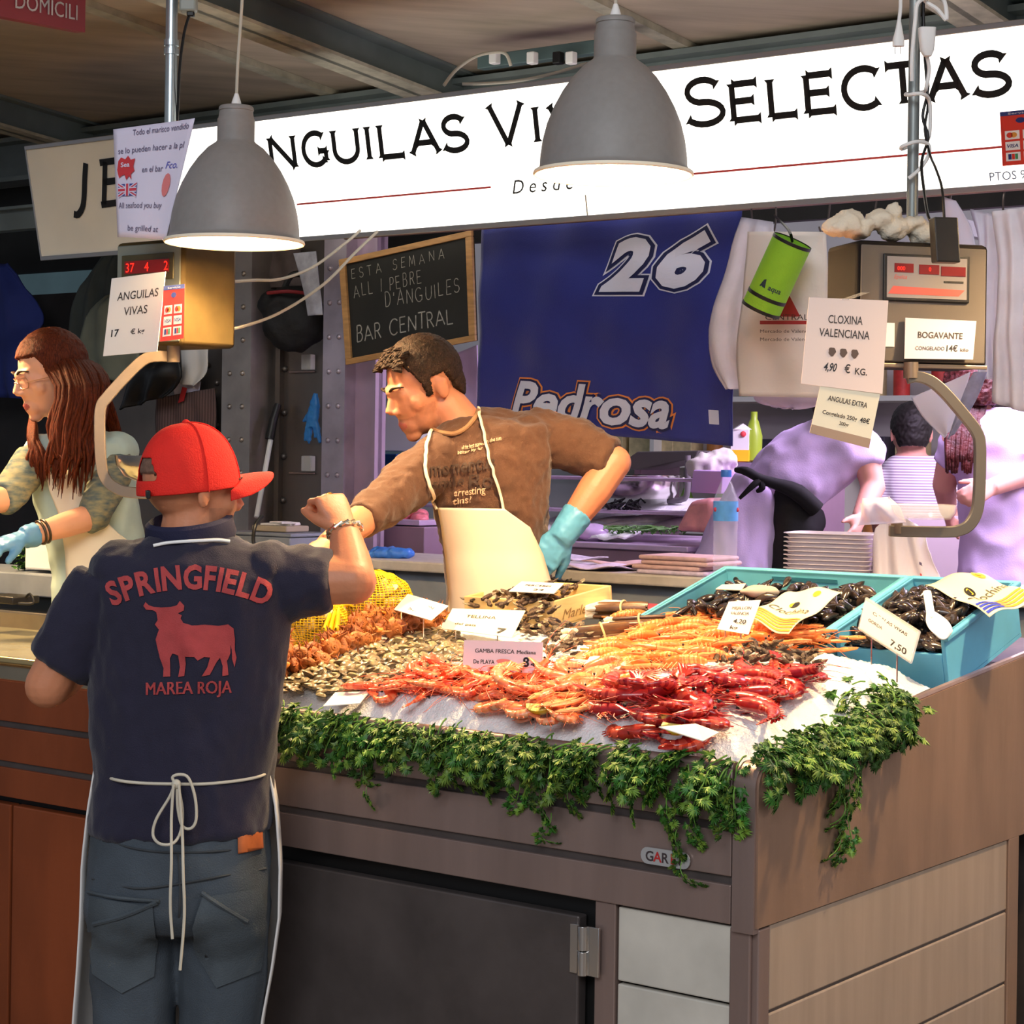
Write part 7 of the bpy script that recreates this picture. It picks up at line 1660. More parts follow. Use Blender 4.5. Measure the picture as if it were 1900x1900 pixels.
# ================================================================ MUSSEL CRATES
m_crate = mat('crate_blue', (104, 184, 200), .45, var=.08, vs=10); m_crate2 = mat('crate_blue_deep', (92, 170, 204), .45, var=.08, vs=10)
zbk = PT(1345, 1052, 1.18).z; zfr = PT(1252, 1146, .80).z; ct = (zbk - zfr) / .38
CW = (W + Z * ct).normalized(); CN = (-U).cross(CW).normalized(); CN = CN if CN.z > 0 else -CN
sA = ST(PT(1345, 1052, 1.18))[0]; sM = ST(PT(1686, 1058, 1.18))[0]
print('crate', zbk, zfr, ct, sA, sM, ST(PT(1750, 1195, .80)), PT(1750, 1195, .80).z, zdeck(.8), zdeck(1.18))
def crate(label, s0, s1, m, hgt=.13):
    """s0 > s1; rim plane through (t=.80, zfr) and (t=1.18, zbk)"""
    o = S(s0, .80, zfr); X = -U * (s0 - s1); Yv = CW * (.38 / CW.dot(W)); root = thing('plastic_crate', label, 'crate', o - CN * hgt)
    th = .010; mb = MB(); b = o - CN * hgt
    mb.obox(b, X, Yv, CN * .008); mb.build('base', m, root, smooth=False)
    xl, yl = X.length, Yv.length; xu, yu = X.normalized(), Yv.normalized()
    for nm, p0, a, c_ in (('end_wall', b + CN * .008, xu * th, Yv), ('end_wall', b + CN * .008 + X - xu * th, xu * th, Yv), ('back_wall', b + CN * .008 + xu * th + Yv - yu * th, X - xu * 2 * th, yu * th), ('front_wall', b + CN * .008 + xu * th, X - xu * 2 * th, yu * th)):
        h_ = hgt - .008 if nm != 'front_wall' else hgt * .62; mb = MB(); mb.obox(p0, a, c_, CN * h_); wl = mb.build(nm, m, root, smooth=False, bevel=.002)
        if nm == 'back_wall':
            for f in (.07, .93): mb = MB(); q_ = o + X * f + Yv - yu * (th + .001) - CN * .028; mb.tube([q_ - yu * .002, q_ + yu * .006], .007, 12); mb.build('drain_hole', m_dark, wl)
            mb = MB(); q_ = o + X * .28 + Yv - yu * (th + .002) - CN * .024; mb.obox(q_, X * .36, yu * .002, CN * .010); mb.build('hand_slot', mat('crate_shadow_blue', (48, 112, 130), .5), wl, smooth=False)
            for f in (.18, .5, .82): mb = MB(); q_ = o + X * f + Yv - yu * (th + .005) - CN * (hgt - .01); mb.obox(q_, xu * .012, yu * .006, CN * (hgt - .05)); mb.build('rib', m, wl, smooth=False)
    mb = MB(); r_ = .008
    mb.obox(o - xu * r_ - yu * 0 - CN * .012, xu * (r_ + th), Yv + yu * r_, CN * .012); mb.obox(o + X - xu * th - CN * .012, xu * (r_ + th), Yv + yu * r_, CN * .012); mb.obox(o + Yv - yu * th - CN * .012, X, yu * (r_ + th), CN * .013); mb.build('rim', m, root, smooth=False, bevel=.003)
    return root, o, X, Yv
sR = ST(PT(1752, 1196, .80))[0]
cL = crate('left blue plastic crate of mussels', sA, sM + .006, m_crate); cR = crate('right blue plastic crate of mussels, reaching the edge', sM - .006, sR, m_crate2)
m_mus = mat('mussel_shell', (30, 27, 32), .22, rand=.4, var=.6, vs=40, col2=(62, 48, 38), spec=.7)
def mussel(seed):
    mb = MB(); n, m = 14, 12; vs = []
    for i in range(n + 1):
        f = i / n; w_ = .0135 * math.sin(PI * f ** .72) ** .8 + .0008; h_ = .0095 * math.sin(PI * f ** .7) ** .8 + .0008; c = V((-.032 + f * .064, .006 * math.sin(f * PI) - .003, 0))
        for j in range(m): a = 2 * PI * j / m; vs.append(c + V((0, math.cos(a) * w_, math.sin(a) * h_ * (1 - .25 * abs(math.cos(a))))))
    mb.add(vs, [(i * m + j, i * m + (j + 1) % m, (i + 1) * m + (j + 1) % m, (i + 1) * m + j) for i in range(n) for j in range(m)] + [tuple(range(m - 1, -1, -1)), tuple(n * m + j for j in range(m))])
    return mb.build('mussel', m_mus, local=True, ang=60)
for cr_, n, lab, grp, sd_, hump in ((cL, 112, 'black mussel in the left blue crate', 'mussels in the left crate', 1, .022), (cR, 186, 'black mussel in the right blue crate', 'mussels in the right crate', 2, .034)):
    pr = mussel(sd_); proto(pr, 'mussel', 'mussel', lab, grp); r_ = random.Random(sd_); _, o, X, Yv = cr_; pts = []; tr = 0
    mbh = MB(); mbh.grid(lambda u, v: o + X * (.04 + .92 * u) + Yv * (.04 + .92 * v) - CN * (.036 - hump * math.sin(PI * u) * math.sin(PI * v) - .012 * abs(mnoise.noise(V((u * 17, v * 14, sd_)))) - .006 * mnoise.noise(V((u * 40, v * 34, 3)))), 110, 90); 
    while len(pts) < n and tr < 20000:
        tr += 1; q = (r_.uniform(.10, .90), r_.uniform(.02, .90))
        if all(((q[0] - z[0]) * X.length) ** 2 + ((q[1] - z[1]) * Yv.length) ** 2 > .0150 ** 2 for z in pts): pts.append(q)
    for a, b in pts:
        z_ = -.028 + hump * math.sin(PI * a) * math.sin(PI * min(1, b + .1)) + r_.uniform(-.006, .012); z_ = min(z_, .03 if b > .2 else -.03)
        place(pr, o + X * a + Yv * b + CN * z_, r_.uniform(0, 6.3), r_.uniform(-.7, .7), r_.uniform(-1.2, 1.2), r_.uniform(.78, 1.0))
    h_ = mbh.build('mussel_heap', mat('mussel_dark_mass', (18, 16, 17), .5, bump=.8, bs=60), ang=180); h_.location -= CN * .012; tag(h_, 'dark mass of mussels lower down in the %s crate' % ('left' if cr_ is cL else 'right'), 'mussels', kind='stuff')
# mussel sack labels
m_sack = mat('sack_cream', (236, 222, 186), .5); m_sy = mat('sack_yellow', (246, 204, 40), .5); m_so = mat('sack_orange', (240, 160, 50), .5); m_sb = mat('sack_blue', (40, 56, 170), .5)
def sack(label, pts, up, tx, ex_):
    q = [PP(*z, cL[1] + CN * u, CN) for z, u in zip(pts, up)]
    def g(x, y, o=0.0):
        p = (q[3] * (1 - x) + q[2] * x) * (1 - y) + (q[0] * (1 - x) + q[1] * x) * y; return p + CN * (.006 * math.sin(x * 7 + y * 4) + .005 * math.sin(y * 9) + o)
    root = thing('mussel_sack_label', label, 'label', q[3]); mb = MB(); mb.grid(lambda u, v: g(u, v), 20, 16); mb.build('sheet', m_sack, root, solid=.0012, ang=180)
    mb = MB()
    vs, fs = fine2d(*text2d('Clochina', .0), .12); xs = [v[0] for v in vs]; w_ = max(xs) - min(xs)
    mb.add([g(*tx((a - min(xs)) / w_, b), .003) for a, b in vs], fs, 0); ex_(mb, g); mb.build('print', [mat('sack_ink', (70, 66, 60), .6), m_sy, m_so, m_sb, m_black], root, smooth=False)
def stripes(mb, g, x0, x1, y0, y1, n=5, blue=0.0):
    for i in range(n): a = y0 + (y1 - y0) * i / n; N = 10; [mb.add([g(x0 + (x1 - x0) * j / N, a, .003), g(x0 + (x1 - x0) * (j + 1) / N, a, .003), g(x0 + (x1 - x0) * (j + 1) / N, a + (y1 - y0) / n * .62, .003), g(x0 + (x1 - x0) * j / N, a + (y1 - y0) / n * .62, .003)], [(0, 1, 2, 3)], 3 if j / N < blue else 2) for j in range(N)]
def dot(mb, g, cx, cy, rx, ry, mi, o=.003): mb.add([g(cx + rx * math.cos(a), cy + ry * math.sin(a), o) for a in [i * PI / 9 for i in range(18)]], [tuple(range(18))], mi)
sack('cream Clochina sack label lying over the left crate\'s mussels', [(1466, 1096), (1562, 1096), (1464, 1180), (1386, 1148)], (.034, .034, .024, .028), lambda a, b: (.06 + a * .84, .40 + b * .2), lambda mb, g: (stripes(mb, g, .02, .98, .02, .26), dot(mb, g, .42, .63, .10, .05, 4), dot(mb, g, .36, .63, .05, .035, 1, .0036), dot(mb, g, .72, .80, .06, .06, 1)))
sack('cream Clochina sack label at the far right over the right crate\'s rim', [(1716, 1084), (1816, 1060), (1918, 1112), (1836, 1146)], (.02, .03, .03, .02), lambda a, b: (.22 + a * .74, .38 + b * .22), lambda mb, g: (stripes(mb, g, .02, .98, .03, .24, 4, .35), dot(mb, g, .42, .62, .07, .08, 4), dot(mb, g, .42, .62, .035, .055, 1, .0036), dot(mb, g, .82, .82, .10, .10, 1), dot(mb, g, .82, .82, .05, .05, 2, .0036)))
q = [PP(*z, cL[1] + CN * .012, CN) for z in ((1340, 1086), (1384, 1084), (1376, 1096), (1328, 1094))]; card('paper_sheet', 'cream paper scrap at the back of the left crate', 'paper', *q, [m_cream])
mb = MB(); c = PP(1410, 1098, cL[1] + CN * .014, CN); mb.ell(c, (.046, .02, .012), None, 20, 10); tag(wrinkle(mb, .004, 30).build('shell', mat('shell_grey', (190, 176, 156), .5), ang=180), 'flat grey-beige shell lying on the left crate\'s mussels', 'shell')
sp = thing('plastic_scoop', 'white plastic scoop stuck in the right crate\'s mussels', 'scoop', PP(1740, 1180, cL[1] + CN * .0, CN))
a, b, c = PP(1720, 1098, cL[1] + CN * .05, CN), PP(1728, 1146, cL[1] + CN * .03, CN), PP(1752, 1184, cL[1] + CN * .01, CN)
mb = MB(); mb.tube([a, b], .009, 10, flat=.5, up=CN); mb.build('handle', m_white, sp); d = (c - b).normalized(); s_ = d.cross(CN).normalized()
mb = MB(); mb.grid(lambda u, v: b + (c - b) * v + s_ * (u - .5) * (.02 + .028 * math.sin(v * 2.4)) + CN * (.016 * (2 * (u - .5)) ** 2 - .004), 10, 10); mb.build('bowl', m_white, sp, solid=.003, ang=180)
for nm, lab, pts, up, tx in (('price_card', 'white price card standing between the langoustines and the left crate', [(1353, 1117), (1412, 1114), (1389, 1178), (1331, 1168)], 0, [('MEJILLON', .5, .72, .13, .6, 1, {}), ('VALENCIA', .5, .55, .13, .6, 1, {}), ('4,20', .6, .28, .18, .4, 2, {}), ('kg', .5, .08, .16, .24, 2, {})]),
    ('price_card', 'framed price card CIGALAS VIVAS 7 euros leaning over the right crate', [(1608, 1111), (1705, 1173), (1690, 1228), (1595, 1166)], 0, [('CIGALAS VIVAS', .52, .66, .14, .66, 1, {}), ('GORDA', .28, .38, .14, .28, 1, {}), ('7,50', .76, .10, .28, .30, 2, dict(bold=.02))])):
    b1, b2 = PT(pts[3][0], pts[3][1], .60) if pts[3][0] < 1500 else PT(pts[3][0], pts[3][1], .76), PT(pts[2][0], pts[2][1], .60) if pts[3][0] < 1500 else PT(pts[2][0], pts[2][1], .55)
    t1, t2 = PY(*pts[0], b1.y + .03), PY(*pts[1], b2.y + .03)
    o = card(nm, lab, 'card', t1, t2, b2, b1, [m_card, m_cardink, m_pen], tx)
    if pts[3][0] > 1500: mb = MB(); mb.tube([t1, t2, b2, b1], .004, 8, closed=True); mb.build('frame', m_clear, o)
    for f in (.25, .75): mb = MB(); g_ = b1.lerp(b2, f); mb.tube([g_, V((g_.x, g_.y, g_.z - .06))], .0018, 6); mb.build('spike', m_bright, o)

# ================================================================ PARSLEY
m_pl = [mat('parsley_green', (46, 92, 24), .5, rand=.3, var=.3, vs=40), mat('parsley_light', (102, 132, 44), .5, rand=.25, var=.2, vs=40)]; m_ps = mat('parsley_stem', (96, 140, 54), .5)
def leaf(mb, p, d, n, size, r_, mi):
    d = d.normalized(); s_ = d.cross(n).normalized(); n = s_.cross(d); out = [p]; N = 23
    for i in range(N):
        a = -1.45 + 2.9 * i / (N - 1); lobe = .60 + .40 * abs(math.cos(a * 1.62)) ** .7; tooth = 1 if i % 2 == 0 else .66
        rr = size * lobe * tooth * (1 - .10 * abs(a)); out.append(p + d * math.cos(a) * rr + s_ * math.sin(a) * rr * .85 + n * (-.30 * rr * rr / size + .10 * size * math.sin(a * 5 + 1) + r_.uniform(-.05, .05) * size))
    k = len(mb.v); mid = p + d * size * .42 + n * size * .05; out.append(mid); M_ = len(out) - 1
    mb.add(out, [(M_, i, i + 1) for i in range(1, N)] + [(M_, 0, 1), (M_, N, 0)], mi)
def sprig(seed, L, droop, nl):
    r_ = random.Random(seed); pts = [V((0, 0, 0))]; a = .12
    for i in range(8): a -= droop / 8 * (1.4 if i < 5 else .5); pts.append(pts[-1] + V((math.cos(a), r_.uniform(-.15, .15), math.sin(a))) * L / 8)
    mb = MB()
    for i in range(nl):
        f = .25 + .75 * i / (nl - 1); k = f * 7.99; q = pts[int(k)].lerp(pts[int(k) + 1], k - int(k)); d = (pts[min(int(k) + 1, 8)] - pts[int(k)]).normalized(); side = (1 if i % 2 else -1) * (0 if i == nl - 1 else 1)
        n = V((0, 1, 0)).cross(d) * -1; n = n if n.dot(V((.5, 0, 1))) > 0 else -n
        st = (d * .6 + V((0, side * 1.0, 0)) + n * r_.uniform(.0, .5)).normalized(); q2 = q + st * L * .12; sz = r_.uniform(.020, .029)
        for w in (-.75, 0, .75): leaf(mb, q2 + st * .002, (st + V((0, 1, 0)) * 0 + d.cross(n) * w).normalized(), (n + V((r_.uniform(-.3, .3), r_.uniform(-.3, .3), 0))).normalized(), sz * (1 if w == 0 else .82), r_, 0 if r_.random() < .72 else 1)
    root = mb.build('parsley_sprig', m_pl, local=True, ang=180)
    mb = MB(); mb.tube(pts, [.0018, .0012], 6); mb.build('stem', m_ps, root, local=True)
    return root
PA = [sprig(i, l, d, n) for i, (l, d, n) in enumerate(((.085, 1.5, 6), (.10, 1.9, 7), (.075, .9, 6), (.095, 1.2, 7)))]
PS_ = [sprig(i + 8, l, d, n) for i, (l, d, n) in enumerate(((.085, 1.5, 6), (.10, 1.9, 7), (.08, .9, 6)))]
for p in PA: proto(p, 'parsley', 'parsley', 'green parsley sprig in the garland along the front edge of the counter', 'parsley along the front edge')
for p in PS_: proto(p, 'parsley', 'parsley', 'green parsley sprig in the garland along the sloping right edge of the counter', 'parsley along the right edge')
def put_sprig(pr, p, out, tilt, roll, sc):
    x_ = V(out).normalized(); y_ = Z.cross(x_).normalized(); z_ = x_.cross(y_); R = Mcols(x_, y_, z_) @ Euler((roll, tilt, 0)).to_matrix()
    M = Matrix.Translation(p) @ R.to_4x4() @ Matrix.Diagonal((sc, sc, sc, 1))
    if not pr.get('_used'): KID.setdefault(pr.name, kids(pr)); pr['_used'] = 1; pr.matrix_world = M
    else: dup(pr, M)
rp = random.Random(77); sEnd = s_at(512, 1345, 0)
for i in range(104):
    s_ = .05 + (sEnd - .02) * (i + rp.random()) / 104; t_ = rp.uniform(-.016, .026)
    put_sprig(PA[i % 4], S(s_, t_, ztop - .014 + .020 * rp.random() + (.012 if t_ > .012 else 0)), -W + U * rp.gauss(0, .8), rp.uniform(-.1, .5), rp.uniform(-.5, .5), rp.uniform(.8, 1.15))
HANG = [(555, .05), (590, .05), (640, .10), (690, .16), (735, .07), (830, .09), (870, .07), (920, .09), (985, .13), (1020, .19), (1045, .11), (1100, .07), (1160, .07), (1200, .10), (1240, .10), (1275, .21), (1300, .15), (1340, .10), (1370, .12)]
for px, dep in HANG:
    s_ = s_at(px, 1420, 0); n = max(2, int(dep / .028))
    for k in range(n):
        z_ = ztop - .01 - dep * k / n; put_sprig(PA[(k + px) % 4], S(s_ + rp.gauss(0, .012), -.014 - .012 * rp.random(), z_), -W * .5 + U * rp.gauss(0, .5), rp.uniform(.7, 1.3), rp.uniform(-.6, .6), rp.uniform(.65, .95) * (1 - .25 * k / n))
tS = .60
for i in range(84):
    t_ = .03 + tS * (i + rp.random()) / 84; w_ = .05 + .04 * sstep(.2, .6, t_); s_ = rp.uniform(-.0, w_)
    put_sprig(PS_[i % 3], S(s_, t_, zside(t_) + .002 + (.025 + .05 * sstep(.35, .6, t_)) * rp.random()), U * -1 + W * rp.gauss(0, .8) if s_ < .04 or rp.random() < .5 else -W + U * rp.gauss(0, 1), rp.uniform(-.3, .35), rp.uniform(-.5, .5), rp.uniform(.8, 1.2))
for t_, dep in ((.16, .04), (.24, .05), (.29, .24), (.315, .22), (.34, .10), (.40, .07), (.46, .08), (.52, .06), (.56, .06)):
    n = max(2, int(dep / .03))
    for k in range(n): put_sprig(PS_[k % 3], S(-.012 - .01 * rp.random(), t_ + rp.gauss(0, .012), zside(t_) - .005 - dep * k / n), -U * .5 + W * rp.gauss(0, .5), rp.uniform(.7, 1.3), rp.uniform(-.6, .6), rp.uniform(.7, 1.0) * (1 - .3 * k / n))
for o in COL.objects:
    if '_used' in o: del o['_used']
# ================================================================ ON THE WORKTOP AND IN THE STALL BEHIND
def on_worktop(px, py, t): p = PT(px, py, t); return V((p.x, p.y, zW))
def bx(mb, c, sx_, sy_, sz_, yaw=0.0, ax=None):
    a = -U if ax is None else ax; a = Matrix.Rotation(yaw, 3, 'Z') @ a; b = Z.cross(a); mb.obox(c - a * sx_ / 2 - b * sy_ / 2, a * sx_, b * sy_, Z * sz_); return mb
# newspapers: folded papers in a stack
m_news = [mat('news_lilac', (204, 188, 206), .8, var=.18, vs=40), mat('news_pink', (206, 170, 166), .8, var=.15, vs=30), mat('news_grey', (186, 176, 190), .8, var=.2, vs=50)]
NL = ['lowest folded newspaper of the pile left of the water bottle', 'second folded newspaper from the bottom of the pile by the water bottle', 'middle pinkish folded newspaper of the pile by the water bottle', 'upper pinkish folded newspaper of the pile by the water bottle']
c0 = on_worktop(1275, 1050, 2.02)
for i in range(4):
    mb = MB(); bx(mb, c0 + Z * (.0005 + i * .0145) + U * (.02 * math.sin(i * 2)), .24, .20, .0135, .05 * math.sin(i * 3)); tag(mb.build('newspaper', m_news[1 if i > 1 else i % 3], bevel=.006), NL[i], 'newspaper', 'newspapers in the pile by the bottle')
for i, (px, t_, w_, lab) in enumerate(((1110, 2.0, .24, 'loose grey newspaper sheet on the worktop by the blue glove'), (1175, 2.12, .26, 'loose lilac newspaper sheet overlapping others beside the newspaper pile'), (1050, 2.16, .2, 'loose pinkish paper sheet behind the blue glove'))):
    c = on_worktop(px, 1050, t_); mb = MB(); a = -U
    mb.grid(lambda u, v: c + a * (u - .5) * w_ + W * (v - .5) * .2 + Z * (.010 + .006 * i + .008 * math.sin(u * 8 + i) * math.sin(v * 5 + 1)), 14, 10); tag(mb.build('newspaper', m_news[i % 3], solid=.003, ang=180), lab, 'newspaper')
# water bottle
c = on_worktop(1345, 1058, 1.96); wb = thing('water_bottle', 'clear water bottle with blue cap and label standing on the worktop', 'bottle', c)
k = (PT(1345, 872, 1.96).z - zW) / .31; r_ = .036 * k
prof = [(.03, 0), (.036, .004)] + [(.036 - (.0022 if i % 2 else 0), .012 + i * .011) for i in range(13)] + [(.0355, .160), (.0355, .222), (.034, .230), (.018, .272), (.013, .282), (.013, .296)]
mb = MB(); mb.lathe([(a * k, b * k) for a, b in prof], 28, None); mb.build('bottle_body', mat('pet_clear', (238, 236, 244), .08, alpha=.20, spec=.8), wb, local=True)
mb = MB(); mb.lathe([(.0362 * k, .163 * k), (.0362 * k, .220 * k)], 28); mb.build('bottle_label', mat('label_blue', (96, 168, 232), .4, var=.15, vs=30, alpha=.92), wb, local=True)
mb = MB(); mb.lathe([(.001, .310 * k), (.0150 * k, .310 * k), (.0155 * k, .306 * k), (.0155 * k, .290 * k)], 20); mb.build('cap', mat('cap_blue', (58, 120, 210), .4), wb, local=True)
for sgn in (-1, 1):
    mb = MB(); a = math.radians(-90 + sgn * 62); mb.ell(V((math.cos(a) * .0355 * k, math.sin(a) * .0355 * k, .196 * k)), (.006, .006, .007)); mb.build('label_mark', mat('mark_pinkred', (214, 70, 90), .5), wb, local=True)
# stack of foam trays: every tray
c = on_worktop(1545, 1058, 1.99); m_foam = mat('tray_foam', (240, 228, 232), .55); nT = 11; hT = (PT(1545, 985, 1.99).z - zW - .012) / nT
def foam_tray():
    mb = MB(); a, b, h = .125, .10, hT + .006; P = []
    for sc_, z in ((.86, 0), (1.0, h), (1.04, h), (1.04, h - .002), (.985, h - .003), (.84, .0025)):
        n = 36; P.append([V((a * sc_ * abs(math.cos(q)) ** .35 * (1 if math.cos(q) > 0 else -1), b * sc_ * abs(math.sin(q)) ** .35 * (1 if math.sin(q) > 0 else -1), z)) for q in [2 * PI * (i + .5) / n for i in range(n)]])
    vs = [v for r in P for v in r]; n = 36; mb.add(vs, [(i * n + j, i * n + (j + 1) % n, (i + 1) * n + (j + 1) % n, (i + 1) * n + j) for i in range(5) for j in range(n)] + [tuple(range(n - 1, -1, -1)), tuple(5 * n + j for j in range(n))])
    return mb.build('foam_tray', m_foam, local=True)
ft = foam_tray(); yaw = math.atan2((-U).y, (-U).x)
for i in range(nT):
    M = TRS(c + Z * (i * hT + .001), (0, 0, yaw + .25)); lab = 'white foam tray in the stack between the bottle and the scale pan'
    if i == 0: ft.matrix_world = M; tag(ft, lab, 'tray', 'stacked foam trays')
    else: dup(ft, M)
# carrier bag standing beside, with a printed corner
c = on_worktop(1672, 1058, 1.97); mb = MB()
def bagf(u, v):
    x = (u - .5) * 2; top = .12 + .075 * math.cos(x * 1.4) - .03 * x; w_ = .115 - .03 * v
    return c + (-U) * (x * w_ + .01) + W * (.05 * math.cos(x * PI / 2) * (1 - v) * -1 + .012 * math.sin(u * 19 + v * 5)) + Z * (top * v + .006 * math.sin(u * 11))
mb.grid(bagf, 24, 16); cb = mb.build('carrier_bag', mat('bag_print_white', (236, 224, 232), .4, bump=.3, bs=25), solid=.003, ang=180); tag(cb, 'white carrier bag slumped on the worktop under the right scale pan', 'bag')
mb = MB(); A = lambda u, v: bagf(u, v) - W * .006
for u0, v0, u1, v1, mi in ((.80, .18, .93, .26, 0), (.80, .42, .88, .47, 1), (.82, .62, .87, .68, 0)): mb.add([A(u0, v0), A(u1, v0), A(u1, v1), A(u0, v1)], [(0, 1, 2, 3)], mi)
mb.build('print', [mat('bag_red', (214, 84, 84), .5), mat('bag_ink', (110, 90, 120), .5)], cb, smooth=False)
sheet('plastic_bag', 'small see-through bag drooping over the right scale pan', 'bag', [(1600, 925), (1596, 950), (1590, 975)], [(1650, 922), (1668, 940), (1680, 970)], 4.12, m_plast2, .006, 2, depth=.02, seed=2, mode='y')
# blue plastic bag and box at the left of the apron
c = on_worktop(722, 1032, 2.02); mb = MB(); mb.ell(c + Z * .014, (.075, .04, .016), Matrix.Rotation(-.3, 3, 'Z'), 24, 12); mb.ell(c + Z * .018 - U * .05, (.04, .03, .014)); tag(wrinkle(remeshed(mb, .006, 3), .010, 26, seed=2).build('plastic_bag', mat('bag_blue', (58, 120, 214), .35), ang=180), 'crumpled blue plastic bag on the worktop beside the apron', 'bag')
c = on_worktop(520, 1010, 2.08); bxg = thing('utility_box', 'grey lidded steel box on the worktop under the egg-box tray', 'box', c); mb = MB(); bx(mb, c, .30, .22, .055); mb.build('box', m_stone, bxg, bevel=.006, smooth=False)
mb = MB(); bx(mb, c + Z * .056, .32, .23, .012); mb.build('lid', m_stone, bxg, bevel=.004, smooth=False)
c = c + Z * .0695; et = thing('fibre_tray', 'beige fibre tray holding papers on the grey steel box', 'tray', c); mb = MB(); bx(mb, c, .17, .12, .022); mb.build('base', mat('fibre', (176, 160, 136), .85), et, bevel=.005, smooth=False)
mb = MB(); bx(mb, c + Z * .023, .12, .08, .006, .3); bx(mb, c + Z * .030 - U * .02, .11, .07, .005, -.4); mb.build('paper', m_card, et, smooth=False)
cable('thin black cord hanging off the grey steel box by the stick', [(486, 958, 6.1), (474, 975, 6.05), (470, 1000, 6.05), (474, 1020, 6.05)], .006, m_black)

# ---- neighbour's fish display seen past the elbow
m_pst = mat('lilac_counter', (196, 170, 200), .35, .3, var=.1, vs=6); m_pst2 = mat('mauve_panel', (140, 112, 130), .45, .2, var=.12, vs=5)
tN = 2.75
zN = PT(1180, 1010, tN).z
nc = thing('display_counter', 'lilac-lit steel fish display of the stall behind, heaped with ice', 'display counter', S(1.2, 3.1, .2))
sa, sb = s_at(1282, 1000, tN), s_at(705, 1000, tN)
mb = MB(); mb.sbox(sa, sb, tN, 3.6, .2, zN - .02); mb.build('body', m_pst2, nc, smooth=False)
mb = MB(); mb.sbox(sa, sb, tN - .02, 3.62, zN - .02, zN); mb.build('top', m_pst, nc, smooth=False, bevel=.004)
for z0 in (.10, .22):
    mb = MB(); mb.sbox(sa, sb, tN + .10 + z0, tN + .28 + z0, zN + z0, zN + z0 + .012); mb.build('shelf', m_pst, nc, smooth=False, bevel=.003)
mb = MB(); s0, s1 = s_at(1270, 950, 3.2), s_at(1060, 950, 3.2)
mb.grid(lambda u, v: S(s0 + (s1 - s0) * u, 2.80 + v * .7, zN + .012 + .13 * v + .012 * mnoise.noise(V((u * 9, v * 7, 0)))), 40, 24); tag(mb.build('ice', m_ice, solid=-.01, ang=180), 'white ice on the display of the stall behind', 'ice', kind='stuff')
def fish():
    mb = MB(); rs = []
    for f, w_, h_ in ((0, .004, .006), (.06, .016, .02), (.2, .026, .036), (.45, .028, .040), (.7, .018, .026), (.88, .007, .011), (.94, .004, .012), (1.0, .002, .034)): rs.append((V((.5 - f, 0, 0)) * .32, V((0, h_, 0)), V((0, 0, w_))))
    mb.loft(rs, 16); mb.prism([V((.04, .038, 0)), V((-.03, .03, 0)), V((-.02, .055, 0)), V((.02, .060, 0))], V((0, 0, .003)))
    root = mb.build('fish', mat('fish_grey', (170, 160, 158), .3, var=.3, vs=18), local=True); m2 = MB(); m2.ell((.135, .008, .016), .006); m2.build('eye', m_blackp, root, local=True); return root
fi = fish(); FL = ['grey fish nearest the elbow on the ice of the stall behind', 'grey fish in the middle of the ice of the stall behind', 'grey fish at the far end of the ice of the stall behind']
for i, (px, py) in enumerate(((1130, 972), (1195, 968), (1252, 975))):
    p = PT(px, py, 3.05); M = Matrix.Translation(p) @ Matrix.Rotation(.18, 4, W.cross(Z)) @ Matrix.Rotation(.2 * i - .2, 4, 'Z')
    if i == 0: fi.matrix_world = M; tag(fi, FL[0], 'fish')
    else: dup(fi, M, FL[i])
pn = thing('steel_pan', 'round stainless pan on the stall behind, right of the bent elbow', 'pan', PT(1190, 925, 3.3)); p = PT(1185, 924, 3.3); q = .155
mb = MB(); mb.lathe([(.002, 0), (q * .86, 0), (q * .96, .02), (q, .085), (q * 1.05, .09), (q * 1.05, .086), (q * .98, .08), (q * .93, .02), (.002, .006)], 36, Matrix.Translation(p)); mb.build('pan', m_bright, pn)
mb = MB(); mb.tube([p + V((q, -.0, .075)), p + V((q + .05, -.03, .08)), p + V((q + .05, .03, .08)), p + V((q, .03, .075))], .006, 8, sm=3); mb.build('pan_handle', m_bright, pn)
sl2 = thing('scale_lid', 'dark grey scale canopy above the steel pan', 'scale', PT(1210, 870, 3.4)); mb = MB(); mb.prism([PT(1140, 868, 3.4), PT(1182, 838, 3.4), PT(1296, 836, 3.4), PT(1290, 850, 3.4), PT(1180, 872, 3.4)], W * .2); mb.build('canopy', mat('canopy_grey', (86, 82, 80), .5), sl2, smooth=False, bevel=.004)
mb = MB(); mb.tube([PT(1276, 845, 3.35), PT(1276, 900, 3.35), PT(1270, 925, 3.35), PT(1240, 930, 3.35)], .012, 10, sm=3); mb.build('arm', mat('arm_grey', (110, 104, 108), .5), sl2)
sw = MB(); p = PT(1150, 948, 3.0); r_ = random.Random(4)
for i in range(30): a = p + V((r_.uniform(-.07, .07), r_.uniform(-.04, .04), r_.uniform(0, .03))); sw.tube([a, a + V((r_.uniform(-.03, .03), r_.uniform(-.03, .03), .02)), a + V((r_.uniform(-.05, .05), 0, .005))], .004, 5)
tag(sw.build('seaweed', m_black), 'clump of black seaweed on the ice of the stall behind', 'seaweed')
gr = MB()
for i in range(110): a = PT(1120 + r_.uniform(-25, 150), 988 + r_.uniform(-4, 4), 2.86); gr.tube([a, a + V((r_.uniform(-.02, .02), 0, .018)), a + V((r_.uniform(-.04, .04), -.01, .014))], .0025, 4)
tag(gr.build('salad_greens', mat('salad_green', (96, 140, 74), .6)), 'strip of green garnish along the ice of the stall behind', 'greens', kind='stuff')
